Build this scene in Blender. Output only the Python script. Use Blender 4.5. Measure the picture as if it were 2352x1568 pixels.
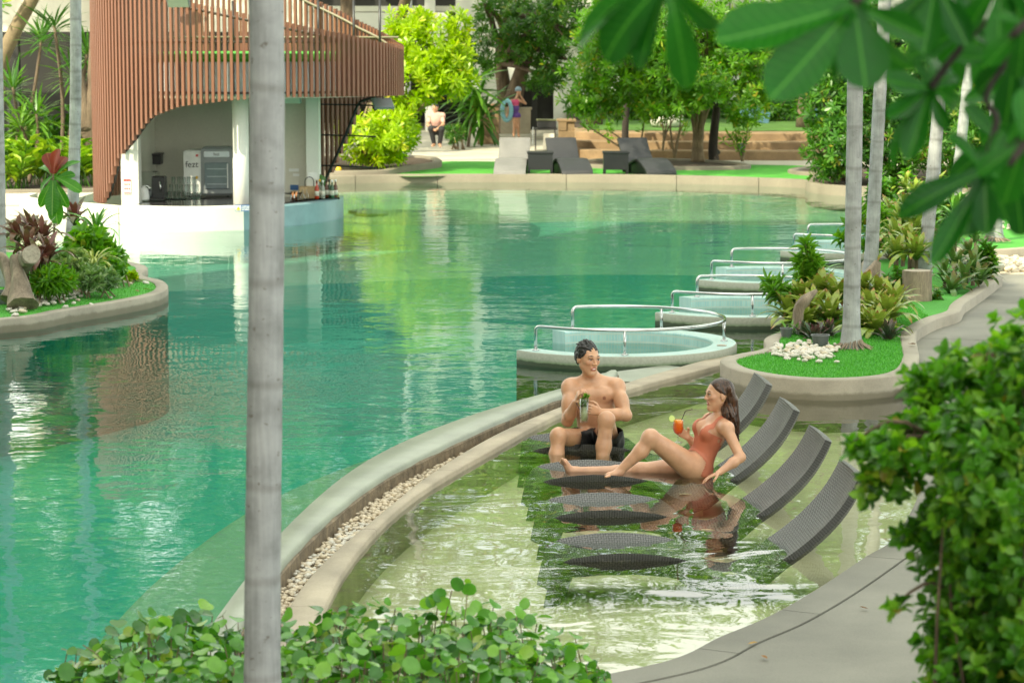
import bpy, bmesh, math, random
import numpy as np
from mathutils import Vector, Matrix, Quaternion
PI = math.pi
R = math.radians
rng = random.Random(11)
nr = np.random.RandomState(7)
for o in list(bpy.data.objects):
    bpy.data.objects.remove(o, do_unlink=True)
scene = bpy.context.scene
C = scene.collection

# ---------------------------------------------------------------- camera
CAM_H, F_PX, HOR = 3.13, 5819.0, 75.3          # metres, focal length and horizon row in 2352x1568 pixel units
PITCH = math.atan((784 - HOR) / F_PX)
cd = bpy.data.cameras.new('camera')
cd.sensor_width = 36.0
cd.lens = 36.0 * F_PX / 2352.0
cd.clip_start = 0.1
cd.clip_end = 3000
cd.dof.use_dof = True
cd.dof.focus_distance = 18.6
cd.dof.aperture_fstop = 5.4
cam = bpy.data.objects.new('camera', cd)
C.objects.link(cam)
cam.location = (0, 0, CAM_H)
cam.rotation_euler = (PI / 2 - PITCH, 0, 0)
scene.camera = cam

# ---------------------------------------------------------------- sky, sun, exposure
SUN_EL = R(43)
SUN_AZ = math.atan2(-0.66, -0.75)               # the sun stands behind the camera and to the left
world = bpy.data.worlds.new('World')
scene.world = world
world.use_nodes = True
wn = world.node_tree
wn.nodes.clear()
wo = wn.nodes.new('ShaderNodeOutputWorld')
wb = wn.nodes.new('ShaderNodeBackground')
ws = wn.nodes.new('ShaderNodeTexSky')
ws.sky_type = 'NISHITA'
ws.sun_disc = False
ws.sun_elevation = SUN_EL
ws.sun_rotation = SUN_AZ
ws.dust_density = 3.0
ws.ozone_density = 1.0
wb.inputs[1].default_value = 0.15
# broken bright cloud over the whole sky
wt_ = wn.nodes.new('ShaderNodeTexCoord')
wmp = wn.nodes.new('ShaderNodeMapping')
wmp.inputs['Scale'].default_value = (1.0, 1.0, 2.2)
wn.links.new(wt_.outputs['Generated'], wmp.inputs[0])
wno = wn.nodes.new('ShaderNodeTexNoise')
wno.inputs['Scale'].default_value = 2.6
wno.inputs['Detail'].default_value = 6.0
wno.inputs['Roughness'].default_value = 0.55
wn.links.new(wmp.outputs[0], wno.inputs['Vector'])
wrp = wn.nodes.new('ShaderNodeValToRGB')
wrp.color_ramp.elements[0].position = 0.36
wrp.color_ramp.elements[1].position = 0.56
wn.links.new(wno.outputs['Fac'], wrp.inputs[0])
wmx = wn.nodes.new('ShaderNodeMix')
wmx.data_type = 'RGBA'
wmx.inputs[7].default_value = (8.0, 8.1, 8.4, 1)
wn.links.new(wrp.outputs[0], wmx.inputs[0])
wn.links.new(ws.outputs[0], wmx.inputs[6])
wn.links.new(wmx.outputs[2], wb.inputs[0])
wn.links.new(wb.outputs[0], wo.inputs[0])
sd = bpy.data.lights.new('sun', 'SUN')
sd.energy = 3.0
sd.angle = R(0.6)
sd.color = (1.0, 0.93, 0.80)
sun = bpy.data.objects.new('sun', sd)
C.objects.link(sun)
Ldir = Vector((0.66 * math.cos(SUN_EL), 0.75 * math.cos(SUN_EL), -math.sin(SUN_EL)))
sun.rotation_euler = Ldir.to_track_quat('-Z', 'Y').to_euler()
sun.location = (-20, -20, 30)
scene.view_settings.view_transform = 'Standard'
scene.view_settings.look = 'None'
scene.view_settings.exposure = 1.34
scene.view_settings.gamma = 1.0
scene.view_settings.use_white_balance = True
scene.view_settings.white_balance_temperature = 7350
scene.view_settings.white_balance_tint = -2.0
scene.view_settings.use_curve_mapping = False
scene.render.engine = 'CYCLES'
scene.cycles.max_bounces = 7
scene.cycles.transparent_max_bounces = 16
scene.cycles.caustics_reflective = False
scene.cycles.caustics_refractive = False

# ---------------------------------------------------------------- pixel -> place
_c, _s = math.cos(PITCH), math.sin(PITCH)
def ray(u, v):
    x, y = (u - 1176) / F_PX, -(v - 784) / F_PX
    return Vector((x, _c + y * _s, -_s + y * _c))
def W(u, v, z=0.0):                              # where the sight line meets height z
    d = ray(u, v)
    t = (z - CAM_H) / d.z
    return Vector((d.x * t, d.y * t, z))
def J(u, v, y):                                  # where the sight line is y metres ahead
    d = ray(u, v)
    t = y / d.y
    return Vector((d.x * t, y, CAM_H + d.z * t))

# ---------------------------------------------------------------- materials
def newmat(name):
    m = bpy.data.materials.new(name)
    m.use_nodes = True
    nt = m.node_tree
    return m, nt, nt.nodes['Principled BSDF']
def N(nt, typ, **kw):
    n = nt.nodes.new(typ)
    for k, v in kw.items():
        if k.startswith('i_'):
            n.inputs[k[2:]].default_value = v
        else:
            setattr(n, k, v)
    return n
def c4(c):
    return (c[0], c[1], c[2], 1.0)
def coords(nt, scale=(1, 1, 1), obj=False):
    tc = nt.nodes.new('ShaderNodeTexCoord')
    mp = nt.nodes.new('ShaderNodeMapping')
    mp.inputs['Scale'].default_value = scale
    if obj:
        nt.links.new(tc.outputs['Object'], mp.inputs[0])
    else:
        g = nt.nodes.new('ShaderNodeNewGeometry')
        nt.links.new(g.outputs['Position'], mp.inputs[0])
    return mp.outputs[0]
def mixc(nt, fac, a, b, mode='MIX'):
    n = nt.nodes.new('ShaderNodeMix')
    n.data_type = 'RGBA'
    n.blend_type = mode
    for sock, v in ((n.inputs[0], fac), (n.inputs[6], a), (n.inputs[7], b)):
        if isinstance(v, bpy.types.NodeSocket):
            nt.links.new(v, sock)
        elif isinstance(v, (int, float)):
            sock.default_value = v
        else:
            sock.default_value = c4(v)
    return n.outputs[2]
def ramp(nt, src, stops):
    n = nt.nodes.new('ShaderNodeValToRGB')
    e = n.color_ramp.elements
    while len(e) < len(stops):
        e.new(0.5)
    for k, (p, c) in enumerate(stops):
        e[k].position = p
        e[k].color = c4(c) if not isinstance(c, (int, float)) else (c, c, c, 1)
    nt.links.new(src, n.inputs[0])
    return n.outputs[0]
def noise(nt, vec, scale, detail=4.0, rough=0.55, dist=0.0):
    n = N(nt, 'ShaderNodeTexNoise', i_Scale=scale, i_Detail=detail, i_Roughness=rough, i_Distortion=dist)
    nt.links.new(vec, n.inputs['Vector'])
    return n.outputs['Fac']
def bump(nt, bs, h, strength=0.3, dist=0.01):
    b = N(nt, 'ShaderNodeBump', i_Strength=strength, i_Distance=dist)
    nt.links.new(h, b.inputs['Height'])
    nt.links.new(b.outputs[0], bs.inputs['Normal'])
def solid(name, col, rough=0.6, var=0.12, scale=6.0, fine=60.0, bmp=0.15, metal=0.0, spec=0.5, bd=0.004, stretch=(1, 1, 1)):
    m, nt, bs = newmat(name)
    v = coords(nt, stretch)
    a = noise(nt, v, scale, 5)
    b = noise(nt, v, fine, 3)
    dark = tuple(c * (1 - var * 1.6) for c in col)
    lite = tuple(min(1, c * (1 + var)) for c in col)
    c1 = ramp(nt, a, [(0.3, dark), (0.7, lite)])
    c2 = ramp(nt, b, [(0.3, (1 - var,) * 3), (0.7, (1, 1, 1))])
    nt.links.new(mixc(nt, 1.0, c1, c2, 'MULTIPLY'), bs.inputs['Base Color'])
    bs.inputs['Roughness'].default_value = rough
    bs.inputs['Metallic'].default_value = metal
    bs.inputs['Specular IOR Level'].default_value = spec
    if bmp:
        bump(nt, bs, b, bmp, bd)
    return m
def plain(name, col, rough=0.5, metal=0.0, alpha=1.0, trans=0.0, emit=0.0):
    m, nt, bs = newmat(name)
    v = coords(nt)
    a = noise(nt, v, 9.0, 3)
    c1 = ramp(nt, a, [(0.3, tuple(c * 0.88 for c in col)), (0.7, col)])
    nt.links.new(c1, bs.inputs['Base Color'])
    bs.inputs['Roughness'].default_value = rough
    bs.inputs['Metallic'].default_value = metal
    bs.inputs['Transmission Weight'].default_value = trans
    if emit:
        nt.links.new(c1, bs.inputs['Emission Color'])
        bs.inputs['Emission Strength'].default_value = emit
    return m
def leafmat(name, dark, mid, lite, rough=0.4, trans=0.35, spots=None, objrand=False):
    """leaf colours vary from leaf to leaf (attribute rnd), light passes through the blade"""
    m, nt, bs = newmat(name)
    if objrand:
        src = N(nt, 'ShaderNodeObjectInfo').outputs['Random']
    else:
        src = N(nt, 'ShaderNodeAttribute', attribute_name='rnd').outputs['Fac']
    stops = [(0.0, dark), (0.5, mid), (0.93, lite)]
    if spots:
        stops += [(0.97, spots)]
    c = ramp(nt, src, stops)
    v = coords(nt)
    n1 = noise(nt, v, 25.0, 2)
    c = mixc(nt, 1.0, c, ramp(nt, n1, [(0.3, (0.8, 0.8, 0.8)), (0.7, (1, 1, 1))]), 'MULTIPLY')
    nt.links.new(c, bs.inputs['Base Color'])
    bs.inputs['Roughness'].default_value = rough
    tr = nt.nodes.new('ShaderNodeBsdfTranslucent')
    tc = mixc(nt, 1.0, c, (1.25, 1.35, 0.55), 'MULTIPLY')
    nt.links.new(tc, tr.inputs['Color'])
    mx = nt.nodes.new('ShaderNodeMixShader')
    mx.inputs[0].default_value = trans
    nt.links.new(bs.outputs[0], mx.inputs[1])
    nt.links.new(tr.outputs[0], mx.inputs[2])
    nt.links.new(mx.outputs[0], nt.nodes['Material Output'].inputs[0])
    return m

# ---------------------------------------------------------------- mesh helpers
def mesh_arrays(name, V, loops, totals):
    me = bpy.data.meshes.new(name)
    V = np.asarray(V, dtype=np.float32).reshape(-1, 3)
    loops = np.asarray(loops, dtype=np.int32)
    totals = np.asarray(totals, dtype=np.int32)
    me.vertices.add(len(V))
    me.vertices.foreach_set('co', V.ravel())
    me.loops.add(len(loops))
    me.loops.foreach_set('vertex_index', loops)
    me.polygons.add(len(totals))
    starts = np.concatenate([[0], np.cumsum(totals)[:-1]]).astype(np.int32)
    me.polygons.foreach_set('loop_start', starts)
    me.polygons.foreach_set('loop_total', totals)
    me.update(calc_edges=True)
    return me
def setattrf(me, name, vals):
    a = me.attributes.new(name, 'FLOAT', 'POINT')
    a.data.foreach_set('value', np.asarray(vals, dtype=np.float32))
def link(name, me, mat, parent=None, smooth=False):
    o = bpy.data.objects.new(name, me)
    C.objects.link(o)
    if mat is not None and not me.materials:
        me.materials.append(mat)
    if smooth:
        me.polygons.foreach_set('use_smooth', np.ones(len(me.polygons), dtype=bool))
    if parent is not None:
        o.parent = parent
    return o
def tag(o, label=None, cat=None, group=None, kind=None):
    if label: o['label'] = label
    if cat: o['category'] = cat
    if group: o['group'] = group
    if kind: o['kind'] = kind
    return o
def thing(name, label, cat, loc=(0, 0, 0), group=None, rz=0.0):
    o = bpy.data.objects.new(name, None)
    o.empty_display_size = 0.1
    C.objects.link(o)
    o.location = loc
    o.rotation_euler = (0, 0, rz)
    return tag(o, label, cat, group)
def dup(root, loc, rz=None, label=None, group=None):
    r = root.copy()
    C.objects.link(r)
    r.location = loc
    if rz is not None:
        r.rotation_euler = (0, 0, rz)
    if label: r['label'] = label
    if group: r['group'] = group
    for ch in list(root.children):
        c = ch.copy()
        C.objects.link(c)
        c.parent = r
        for g in list(ch.children):
            d = g.copy()
            C.objects.link(d)
            d.parent = c
    return r
class MB:
    """collects shapes in world coordinates; build() links them as one mesh"""
    def __init__(s):
        s.v, s.f = [], []
    def add(s, vs, fs):
        n = len(s.v)
        s.v.extend([tuple(p) for p in vs])
        s.f.extend([tuple(i + n for i in f) for f in fs])
        return s
    def box(s, c, size, rz=0.0, bev=0.0, M=None):
        x, y, z = size[0] / 2, size[1] / 2, size[2] / 2
        if bev:
            b = bev
            vs, fs = [], []
            for sz in (-1, 1):
                for (dx, dy, dz) in ((b, b, 0), (0, 0, b)) if sz < 0 else ((0, 0, b), (b, b, 0)):
                    for sx, sy in ((-1, -1), (1, -1), (1, 1), (-1, 1)):
                        if dx:
                            vs.append((sx * (x - b), sy * (y - b), sz * z))
                        else:
                            vs.append((sx * x, sy * y, sz * (z - b)))
            fs = [(3, 2, 1, 0), (12, 13, 14, 15)]
            for r_ in range(3):
                for k in range(4):
                    a, b2 = r_ * 4 + k, r_ * 4 + (k + 1) % 4
                    fs.append((a, b2, b2 + 4, a + 4))
        else:
            vs = [(sx * x, sy * y, sz * z) for sz in (-1, 1) for sx, sy in ((-1, -1), (1, -1), (1, 1), (-1, 1))]
            fs = [(3, 2, 1, 0), (4, 5, 6, 7), (0, 1, 5, 4), (1, 2, 6, 5), (2, 3, 7, 6), (3, 0, 4, 7)]
        if M is None:
            M = Matrix.Rotation(rz, 3, 'Z')
        c = Vector(c)
        return s.add([c + M @ Vector(p) for p in vs], fs)
    def tube(s, path, rad, seg=8, cap=True, closed=False, flat=None):
        P = [Vector(p) for p in path]
        n = len(P)
        if not hasattr(rad, '__len__'):
            rad = [rad] * n
        vs, fs = [], []
        up = None
        for i, p in enumerate(P):
            if closed:
                t = (P[(i + 1) % n] - P[i - 1])
            else:
                t = P[min(i + 1, n - 1)] - P[max(i - 1, 0)]
            t.normalize()
            if up is None:
                up = Vector((0, 0, 1)) if abs(t.z) < 0.9 else Vector((1, 0, 0))
            a = t.cross(up)
            if a.length < 1e-5:
                a = t.cross(Vector((0.3, 1, 0.2)))
            a.normalize()
            b = a.cross(t).normalized()
            up = b
            for k in range(seg):
                q = 2 * PI * k / seg
                vs.append(p + a * (math.cos(q) * rad[i]) + b * (math.sin(q) * rad[i] * (flat or 1.0)))
        m = n if closed else n - 1
        for i in range(m):
            for k in range(seg):
                a0, a1 = i * seg + k, i * seg + (k + 1) % seg
                b0, b1 = ((i + 1) % n) * seg + k, ((i + 1) % n) * seg + (k + 1) % seg
                fs.append((a0, a1, b1, b0))
        if cap and not closed:
            fs.append(tuple(range(seg - 1, -1, -1)))
            fs.append(tuple((n - 1) * seg + k for k in range(seg)))
        return s.add(vs, fs)
    def lathe(s, prof, c=(0, 0, 0), seg=16, sx=1.0, sy=1.0, capb=True, capt=True):
        vs, fs = [], []
        for r_, z in prof:
            for k in range(seg):
                q = 2 * PI * k / seg
                vs.append((c[0] + r_ * math.cos(q) * sx, c[1] + r_ * math.sin(q) * sy, c[2] + z))
        for i in range(len(prof) - 1):
            for k in range(seg):
                k2 = (k + 1) % seg
                fs.append((i * seg + k, i * seg + k2, (i + 1) * seg + k2, (i + 1) * seg + k))
        if capb: fs.append(tuple(range(seg - 1, -1, -1)))
        if capt: fs.append(tuple((len(prof) - 1) * seg + k for k in range(seg)))
        return s.add(vs, fs)
    def prism(s, poly, z0, z1):
        n = len(poly)
        vs = [(p[0], p[1], z0) for p in poly] + [(p[0], p[1], z1) for p in poly]
        fs = [tuple(range(n - 1, -1, -1)), tuple(range(n, 2 * n))]
        fs += [(k, (k + 1) % n, n + (k + 1) % n, n + k) for k in range(n)]
        return s.add(vs, fs)
    def ribbon(s, prof_rows, closed=False):
        """skin between successive rows of points"""
        m = len(prof_rows[0])
        vs = [p for r_ in prof_rows for p in r_]
        fs = []
        n = len(prof_rows)
        for i in range(n if closed else n - 1):
            j = (i + 1) % n
            for k in range(m - 1):
                fs.append((i * m + k, i * m + k + 1, j * m + k + 1, j * m + k))
        return s.add(vs, fs)
    def build(s, name, mat, parent=None, smooth=False, local=False, fix=True):
        me = bpy.data.meshes.new(name)
        V = s.v
        if parent is not None and not local:
            L = parent.matrix_basis.translation
            if parent.parent is not None:
                L = L + parent.parent.matrix_basis.translation
            V = [(p[0] - L[0], p[1] - L[1], p[2] - L[2]) for p in V]
        me.from_pydata([tuple(p) for p in V], [], s.f)
        if fix:
            bm = bmesh.new()
            bm.from_mesh(me)
            bmesh.ops.recalc_face_normals(bm, faces=bm.faces)
            bm.to_mesh(me)
            bm.free()
        me.update()
        o = link(name, me, mat, parent, smooth)
        return o
def smooth_angle(o, deg=35):
    me = o.data
    me.polygons.foreach_set('use_smooth', np.ones(len(me.polygons), dtype=bool))
    try:
        me.set_sharp_from_angle(angle=R(deg))
    except Exception:
        pass
    return o
def catmull(P, n=8, closed=False):
    P = [Vector(p) for p in P]
    out = []
    m = len(P)
    for i in range(m if closed else m - 1):
        if closed:
            a, b, c, d = P[i - 1], P[i], P[(i + 1) % m], P[(i + 2) % m]
        else:
            a, b, c, d = P[max(i - 1, 0)], P[i], P[i + 1], P[min(i + 2, m - 1)]
        for k in range(n):
            t = k / n
            out.append(0.5 * ((2 * b) + (c - a) * t + (2 * a - 5 * b + 4 * c - d) * t * t + (3 * b - a - 3 * c + d) * t ** 3))
    if not closed:
        out.append(P[-1])
    return out
def offset_poly(P, d):
    """offset a closed plan outline inwards (counter-clockwise: +d is inwards)"""
    n = len(P)
    out = []
    for i in range(n):
        t = (P[(i + 1) % n] - P[i - 1])
        t = Vector((t.x, t.y, 0)).normalized()
        out.append(Vector((P[i].x - t.y * d, P[i].y + t.x * d, P[i].z)))
    return out
def ccw(P):
    a = sum(P[i - 1].x * P[i].y - P[i].x * P[i - 1].y for i in range(len(P)))
    return P if a > 0 else P[::-1]
def sheet(name, poly, z, mat, parent=None):
    m = MB()
    poly = ccw([Vector((p[0], p[1], 0)) for p in poly])
    m.add([(p.x, p.y, z) for p in poly], [tuple(range(len(poly)))])
    return m.build(name, mat, parent, fix=False)
def inpoly(x, y, P):
    r_ = False
    n = len(P)
    j = n - 1
    for i in range(n):
        if (P[i][1] > y) != (P[j][1] > y) and x < (P[j][0] - P[i][0]) * (y - P[i][1]) / (P[j][1] - P[i][1]) + P[i][0]:
            r_ = not r_
        j = i
    return r_

# ---- leaves: many copies of a blade template in one mesh
def blade_template(ts, ws, fold=0.0, bend=0.0, wave=0.0):
    """blade along +Y from 0 to 1, half-widths ws at ts, midrib folded, tip bent down"""
    V, polys = [], []
    rows = []
    for t, w in zip(ts, ws):
        z = -bend * t * t
        y = t - 0.25 * abs(bend) * t * t * t
        if w < 0.02:
            rows.append([len(V)])
            V.append((0, y, z))
        else:
            rows.append([len(V), len(V) + 1, len(V) + 2])
            V += [(-w, y, z + fold * w + wave * math.sin(t * 19)), (0, y, z), (w, y, z + fold * w + wave * math.sin(t * 17 + 2))]
    for a, b in zip(rows[:-1], rows[1:]):
        if len(a) == 3 and len(b) == 3:
            polys += [(a[0], a[1], b[1], b[0]), (a[1], a[2], b[2], b[1])]
        elif len(a) == 1:
            polys += [(a[0], b[1], b[0]), (a[0], b[2], b[1])]
        else:
            polys += [(a[0], a[1], b[0]), (a[1], a[2], b[0])]
    return np.array(V, dtype=np.float32), polys
T_OBOV = blade_template([0, .5, .85, 1], [0.06, .36, .42, .0], fold=.25, bend=.15)       # 10 faces
T_ELL = blade_template([0, .35, .7, 1], [0, .5, .42, 0], fold=.3, bend=.12)
T_STRAP = blade_template([0, .3, .65, 1], [.5, .55, .42, 0], fold=.5, bend=.45)
T_ROUND = blade_template([0, .2, .6, .9, 1], [0, .40, .55, .3, 0], fold=.2, bend=.1)
def simple_template(ts, ws, bend=0.1):
    V = [(0, 0, 0)]
    for t, w in zip(ts, ws):
        V += [(-w, t, -bend * t * t), (w, t, -bend * t * t)]
    V.append((0, 1, -bend))
    n = len(ts)
    polys = [(0, 2, 1)]
    for i in range(n - 1):
        a = 1 + 2 * i
        polys.append((a, a + 1, a + 3, a + 2))
    polys.append((2 * n - 1, 2 * n, 2 * n + 1))
    return np.array(V, dtype=np.float32), polys
S_OBOV = simple_template([.4, .8], [.24, .30])
S_ELL = simple_template([.3, .65], [.40, .34])
S_STRAP = simple_template([.35, .7], [.5, .4], bend=.35)
def leaf_mesh(name, T, pos, axis, nrm, length, width, rnd):
    V0, polys = T
    pos = np.asarray(pos, dtype=np.float32)
    n = len(pos)
    a = np.asarray(axis, dtype=np.float32)
    a /= np.linalg.norm(a, axis=1, keepdims=True) + 1e-9
    z = np.asarray(nrm, dtype=np.float32)
    z = z - a * (z * a).sum(1, keepdims=True)
    ln = np.linalg.norm(z, axis=1, keepdims=True)
    bad = ln[:, 0] < 1e-4
    z[bad] = np.cross(a[bad], np.array([1.0, 0.01, 0.3], dtype=np.float32))
    z /= np.linalg.norm(z, axis=1, keepdims=True) + 1e-9
    x = np.cross(a, z)
    L = np.broadcast_to(np.asarray(length, dtype=np.float32), (n,))[:, None, None]
    Wd = np.broadcast_to(np.asarray(width, dtype=np.float32), (n,))[:, None, None]
    V = pos[:, None, :] + x[:, None, :] * V0[None, :, 0:1] * Wd + a[:, None, :] * V0[None, :, 1:2] * L + z[:, None, :] * V0[None, :, 2:3] * L
    k = len(V0)
    tl = np.array([i for p in polys for i in p], dtype=np.int64)
    tt = np.array([len(p) for p in polys], dtype=np.int64)
    loops = (np.arange(n)[:, None] * k + tl[None, :]).ravel()
    me = mesh_arrays(name, V.reshape(-1, 3), loops, np.tile(tt, n))
    setattrf(me, 'rnd', np.repeat(np.asarray(rnd, dtype=np.float32), k))
    return me
def rosettes(pts, axes, nl, L, Wd, spread=(35, 85), jit=0.25, rs=nr):
    """leaf whorls at branch tips -> pos, axis, normal, length, width, rnd"""
    pts = np.asarray(pts, dtype=np.float32)
    axes = np.asarray(axes, dtype=np.float32)
    axes /= np.linalg.norm(axes, axis=1, keepdims=True) + 1e-9
    n = len(pts)
    ref = np.where(np.abs(axes[:, 2:3]) < 0.9, np.array([[0, 0, 1.0]]), np.array([[1.0, 0, 0]])).astype(np.float32)
    e1 = np.cross(axes, ref)
    e1 /= np.linalg.norm(e1, axis=1, keepdims=True)
    e2 = np.cross(axes, e1)
    k = np.arange(nl)
    ph = k * 2.39996 + rs.rand(n, 1) * 6.28 + rs.randn(n, nl) * jit
    th = np.radians(spread[0] + (spread[1] - spread[0]) * (k / max(1, nl - 1)) + rs.randn(n, nl) * 9)
    dirv = (axes[:, None, :] * np.cos(th)[..., None] + (e1[:, None, :] * np.cos(ph)[..., None] + e2[:, None, :] * np.sin(ph)[..., None]) * np.sin(th)[..., None])
    nrm = axes[:, None, :] + dirv * 0.001 + rs.randn(n, nl, 3) * 0.25
    pos = pts[:, None, :] - axes[:, None, :] * (L * 0.25 * (k / nl))[None, :, None]
    ln = L * (0.75 + 0.4 * rs.rand(n, nl))
    base = np.clip(0.5 + rs.randn(n, 1) * 0.2 + rs.randn(n, nl) * 0.12, 0, 0.95)
    odd = rs.rand(n, nl) < 0.012
    base = np.where(odd, 1.0, base)
    return (pos.reshape(-1, 3), dirv.reshape(-1, 3), nrm.reshape(-1, 3), ln.ravel(), (ln * Wd / L).ravel(), base.ravel())
def blob_points(blobs, n, shell=0.55, rs=nr, zmin=None):
    """random points in a union of ellipsoids, mostly near the skin, with the outward direction"""
    vol = np.array([b[1][0] * b[1][1] * b[1][2] for b in blobs]) ** 0.75
    pick = rs.choice(len(blobs), n, p=vol / vol.sum())
    d = rs.randn(n, 3)
    d /= np.linalg.norm(d, axis=1, keepdims=True)
    rad = shell + (1 - shell) * rs.rand(n) ** 0.6
    rad *= 1 + 0.12 * rs.randn(n) + (rs.rand(n) < .08) * .22
    cen = np.array([b[0] for b in blobs])[pick]
    r_ = np.array([b[1] for b in blobs])[pick]
    p = cen + d * r_ * rad[:, None]
    out = d / r_
    out /= np.linalg.norm(out, axis=1, keepdims=True)
    if zmin is not None:
        k = p[:, 2] > zmin
        p, out = p[k], out[k]
    return p, out
# ================================================================ materials of the place
M = {}
def kerbmat_(name, col):
    """exposed concrete with blotches and a damp dirty line just above the water"""
    m, nt, bs = newmat(name)
    v = coords(nt)
    a, b, d_ = noise(nt, v, 1.3, 6, .6), noise(nt, v, 90, 3), noise(nt, v, 6, 5, .65)
    c = ramp(nt, a, [(.3, tuple(x * .72 for x in col)), (.5, col), (.72, tuple(x * 1.15 for x in col))])
    c = mixc(nt, 1.0, c, ramp(nt, b, [(.3, (.84, .84, .84)), (.7, (1, 1, 1))]), 'MULTIPLY')
    c = mixc(nt, ramp(nt, d_, [(.56, 0.0), (.70, .5)]), c, tuple(x * .55 for x in col))
    g_ = nt.nodes.new('ShaderNodeNewGeometry'); sx = nt.nodes.new('ShaderNodeSeparateXYZ')
    nt.links.new(g_.outputs['Position'], sx.inputs[0])
    ma = N(nt, 'ShaderNodeMath', operation='MULTIPLY_ADD'); ma.inputs[1].default_value = -.06
    nt.links.new(d_, ma.inputs[0]); nt.links.new(sx.outputs['Z'], ma.inputs[2])
    c = mixc(nt, ramp(nt, ma.outputs[0], [(0.0, .75), (.028, 0.0)]), c, (.10, .085, .05))
    nt.links.new(c, bs.inputs['Base Color'])
    bs.inputs['Roughness'].default_value = .72
    bump(nt, bs, b, .3, .003)
    return m
M['concrete'] = kerbmat_('concrete', (0.33, 0.29, 0.225))
M['deck'] = solid('deck_concrete', (0.205, 0.195, 0.16), 0.7, 0.2, 1.1, 120, 0.35, bd=0.003)
M['coping'] = solid('coping', (0.40, 0.335, 0.245), 0.7, 0.18, 2.2, 110, 0.25, bd=0.003)
M['wetwall'] = solid('wet_green_wall', (0.27, 0.29, 0.22), 0.42, 0.16, 2.5, 100, 0.2, bd=0.003)
M['brownwall'] = solid('brown_stone_face', (0.22, 0.165, 0.105), 0.8, 0.3, 14, 60, 0.6, bd=0.01)
M['farkerb'] = solid('far_kerb', (0.21, 0.18, 0.135), 0.75, 0.12, 1.5, 40, 0.2)
M['paledeck'] = solid('pale_deck', (0.50, 0.45, 0.37), 0.75, 0.1, 0.8, 25, 0.15)
M['sandstone'] = solid('sandstone', (0.27, 0.175, 0.095), 0.8, 0.18, 2.0, 30, 0.3)
M['white'] = solid('white_paint', (0.70, 0.69, 0.64), 0.55, 0.05, 1.2, 30, 0.06)
M['cream'] = solid('cream_paint', (0.66, 0.63, 0.54), 0.6, 0.06, 0.8, 20, 0.05)
M['soil'] = solid('soil', (0.09, 0.06, 0.04), 0.95, 0.4, 8, 60, 0.8, bd=0.02)
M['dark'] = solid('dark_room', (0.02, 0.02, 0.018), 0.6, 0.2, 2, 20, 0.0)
M['slat'] = solid('terracotta_slat', (0.215, 0.088, 0.052), 0.45, 0.1, 3.0, 40, 0.08, stretch=(1, 1, 0.15))
M['dmetal'] = plain('dark_metal', (0.06, 0.06, 0.06), 0.4, 0.7)
M['greymetal'] = plain('grey_panel', (0.42, 0.46, 0.50), 0.35, 0.3)
M['steel'] = plain('polished_steel', (0.55, 0.56, 0.55), 0.16, 1.0)
M['black'] = plain('black_plastic', (0.02, 0.02, 0.022), 0.35)
M['stone_white'] = solid('white_pebble', (0.58, 0.54, 0.46), 0.5, 0.1, 12, 60, 0.1)
M['stone_cream'] = solid('cream_pebble', (0.60, 0.50, 0.36), 0.5, 0.2, 11, 60, 0.1)
M['wood_grey'] = solid('weathered_wood', (0.30, 0.235, 0.17), 0.85, 0.3, 9, 70, 0.7, bd=0.012, stretch=(1, 1, 0.25))
M['wood_cut'] = solid('cut_wood', (0.40, 0.34, 0.26), 0.85, 0.22, 30, 90, 0.4)
M['bark'] = solid('brown_bark', (0.17, 0.12, 0.08), 0.9, 0.3, 6, 40, 0.8, bd=0.02, stretch=(1, 1, 0.35))
M['bark_dark'] = solid('dark_bark', (0.045, 0.035, 0.028), 0.9, 0.3, 6, 40, 0.8, bd=0.02, stretch=(1, 1, 0.35))
M['twig'] = solid('pale_twig', (0.23, 0.17, 0.10), 0.8, 0.2, 6, 40, 0.4)

def palmbark():
    m, nt, bs = newmat('palm_bark')
    v = coords(nt, (1, 1, 1))
    big = noise(nt, v, 7.0, 5)
    st = noise(nt, coords(nt, (60, 60, 4)), 1.0, 4)
    sp = noise(nt, coords(nt, (26, 26, 40)), 1.0, 3, 0.6)
    ring = N(nt, 'ShaderNodeTexWave', wave_type='BANDS', bands_direction='Z', i_Scale=.85, i_Distortion=1.6, i_Detail=3.0)
    ring.inputs['Detail Scale'].default_value = 1.2
    nt.links.new(v, ring.inputs['Vector'])
    c = ramp(nt, big, [(0.28, (0.215, 0.22, 0.215)), (0.5, (0.34, 0.345, 0.345)), (0.75, (0.45, 0.455, 0.455))])
    c = mixc(nt, 1.0, c, ramp(nt, st, [(0.3, (0.78, 0.78, 0.78)), (0.7, (1, 1, 1))]), 'MULTIPLY')
    c = mixc(nt, 1.0, c, ramp(nt, ring.outputs['Fac'], [(0.0, (0.76, 0.75, 0.73)), (0.02, (0.9, 0.9, 0.89)), (0.05, (1, 1, 1))]), 'MULTIPLY')
    c = mixc(nt, ramp(nt, sp, [(0.66, 0.0), (0.70, 0.8)]), c, (0.13, 0.11, 0.09))
    nt.links.new(c, bs.inputs['Base Color'])
    bs.inputs['Roughness'].default_value = 0.8
    ad = N(nt, 'ShaderNodeMath', operation='ADD')
    nt.links.new(st, ad.inputs[0])
    nt.links.new(ring.outputs['Fac'], ad.inputs[1])
    bump(nt, bs, st, 0.4, 0.005)
    return m
M['palm'] = palmbark()

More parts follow.
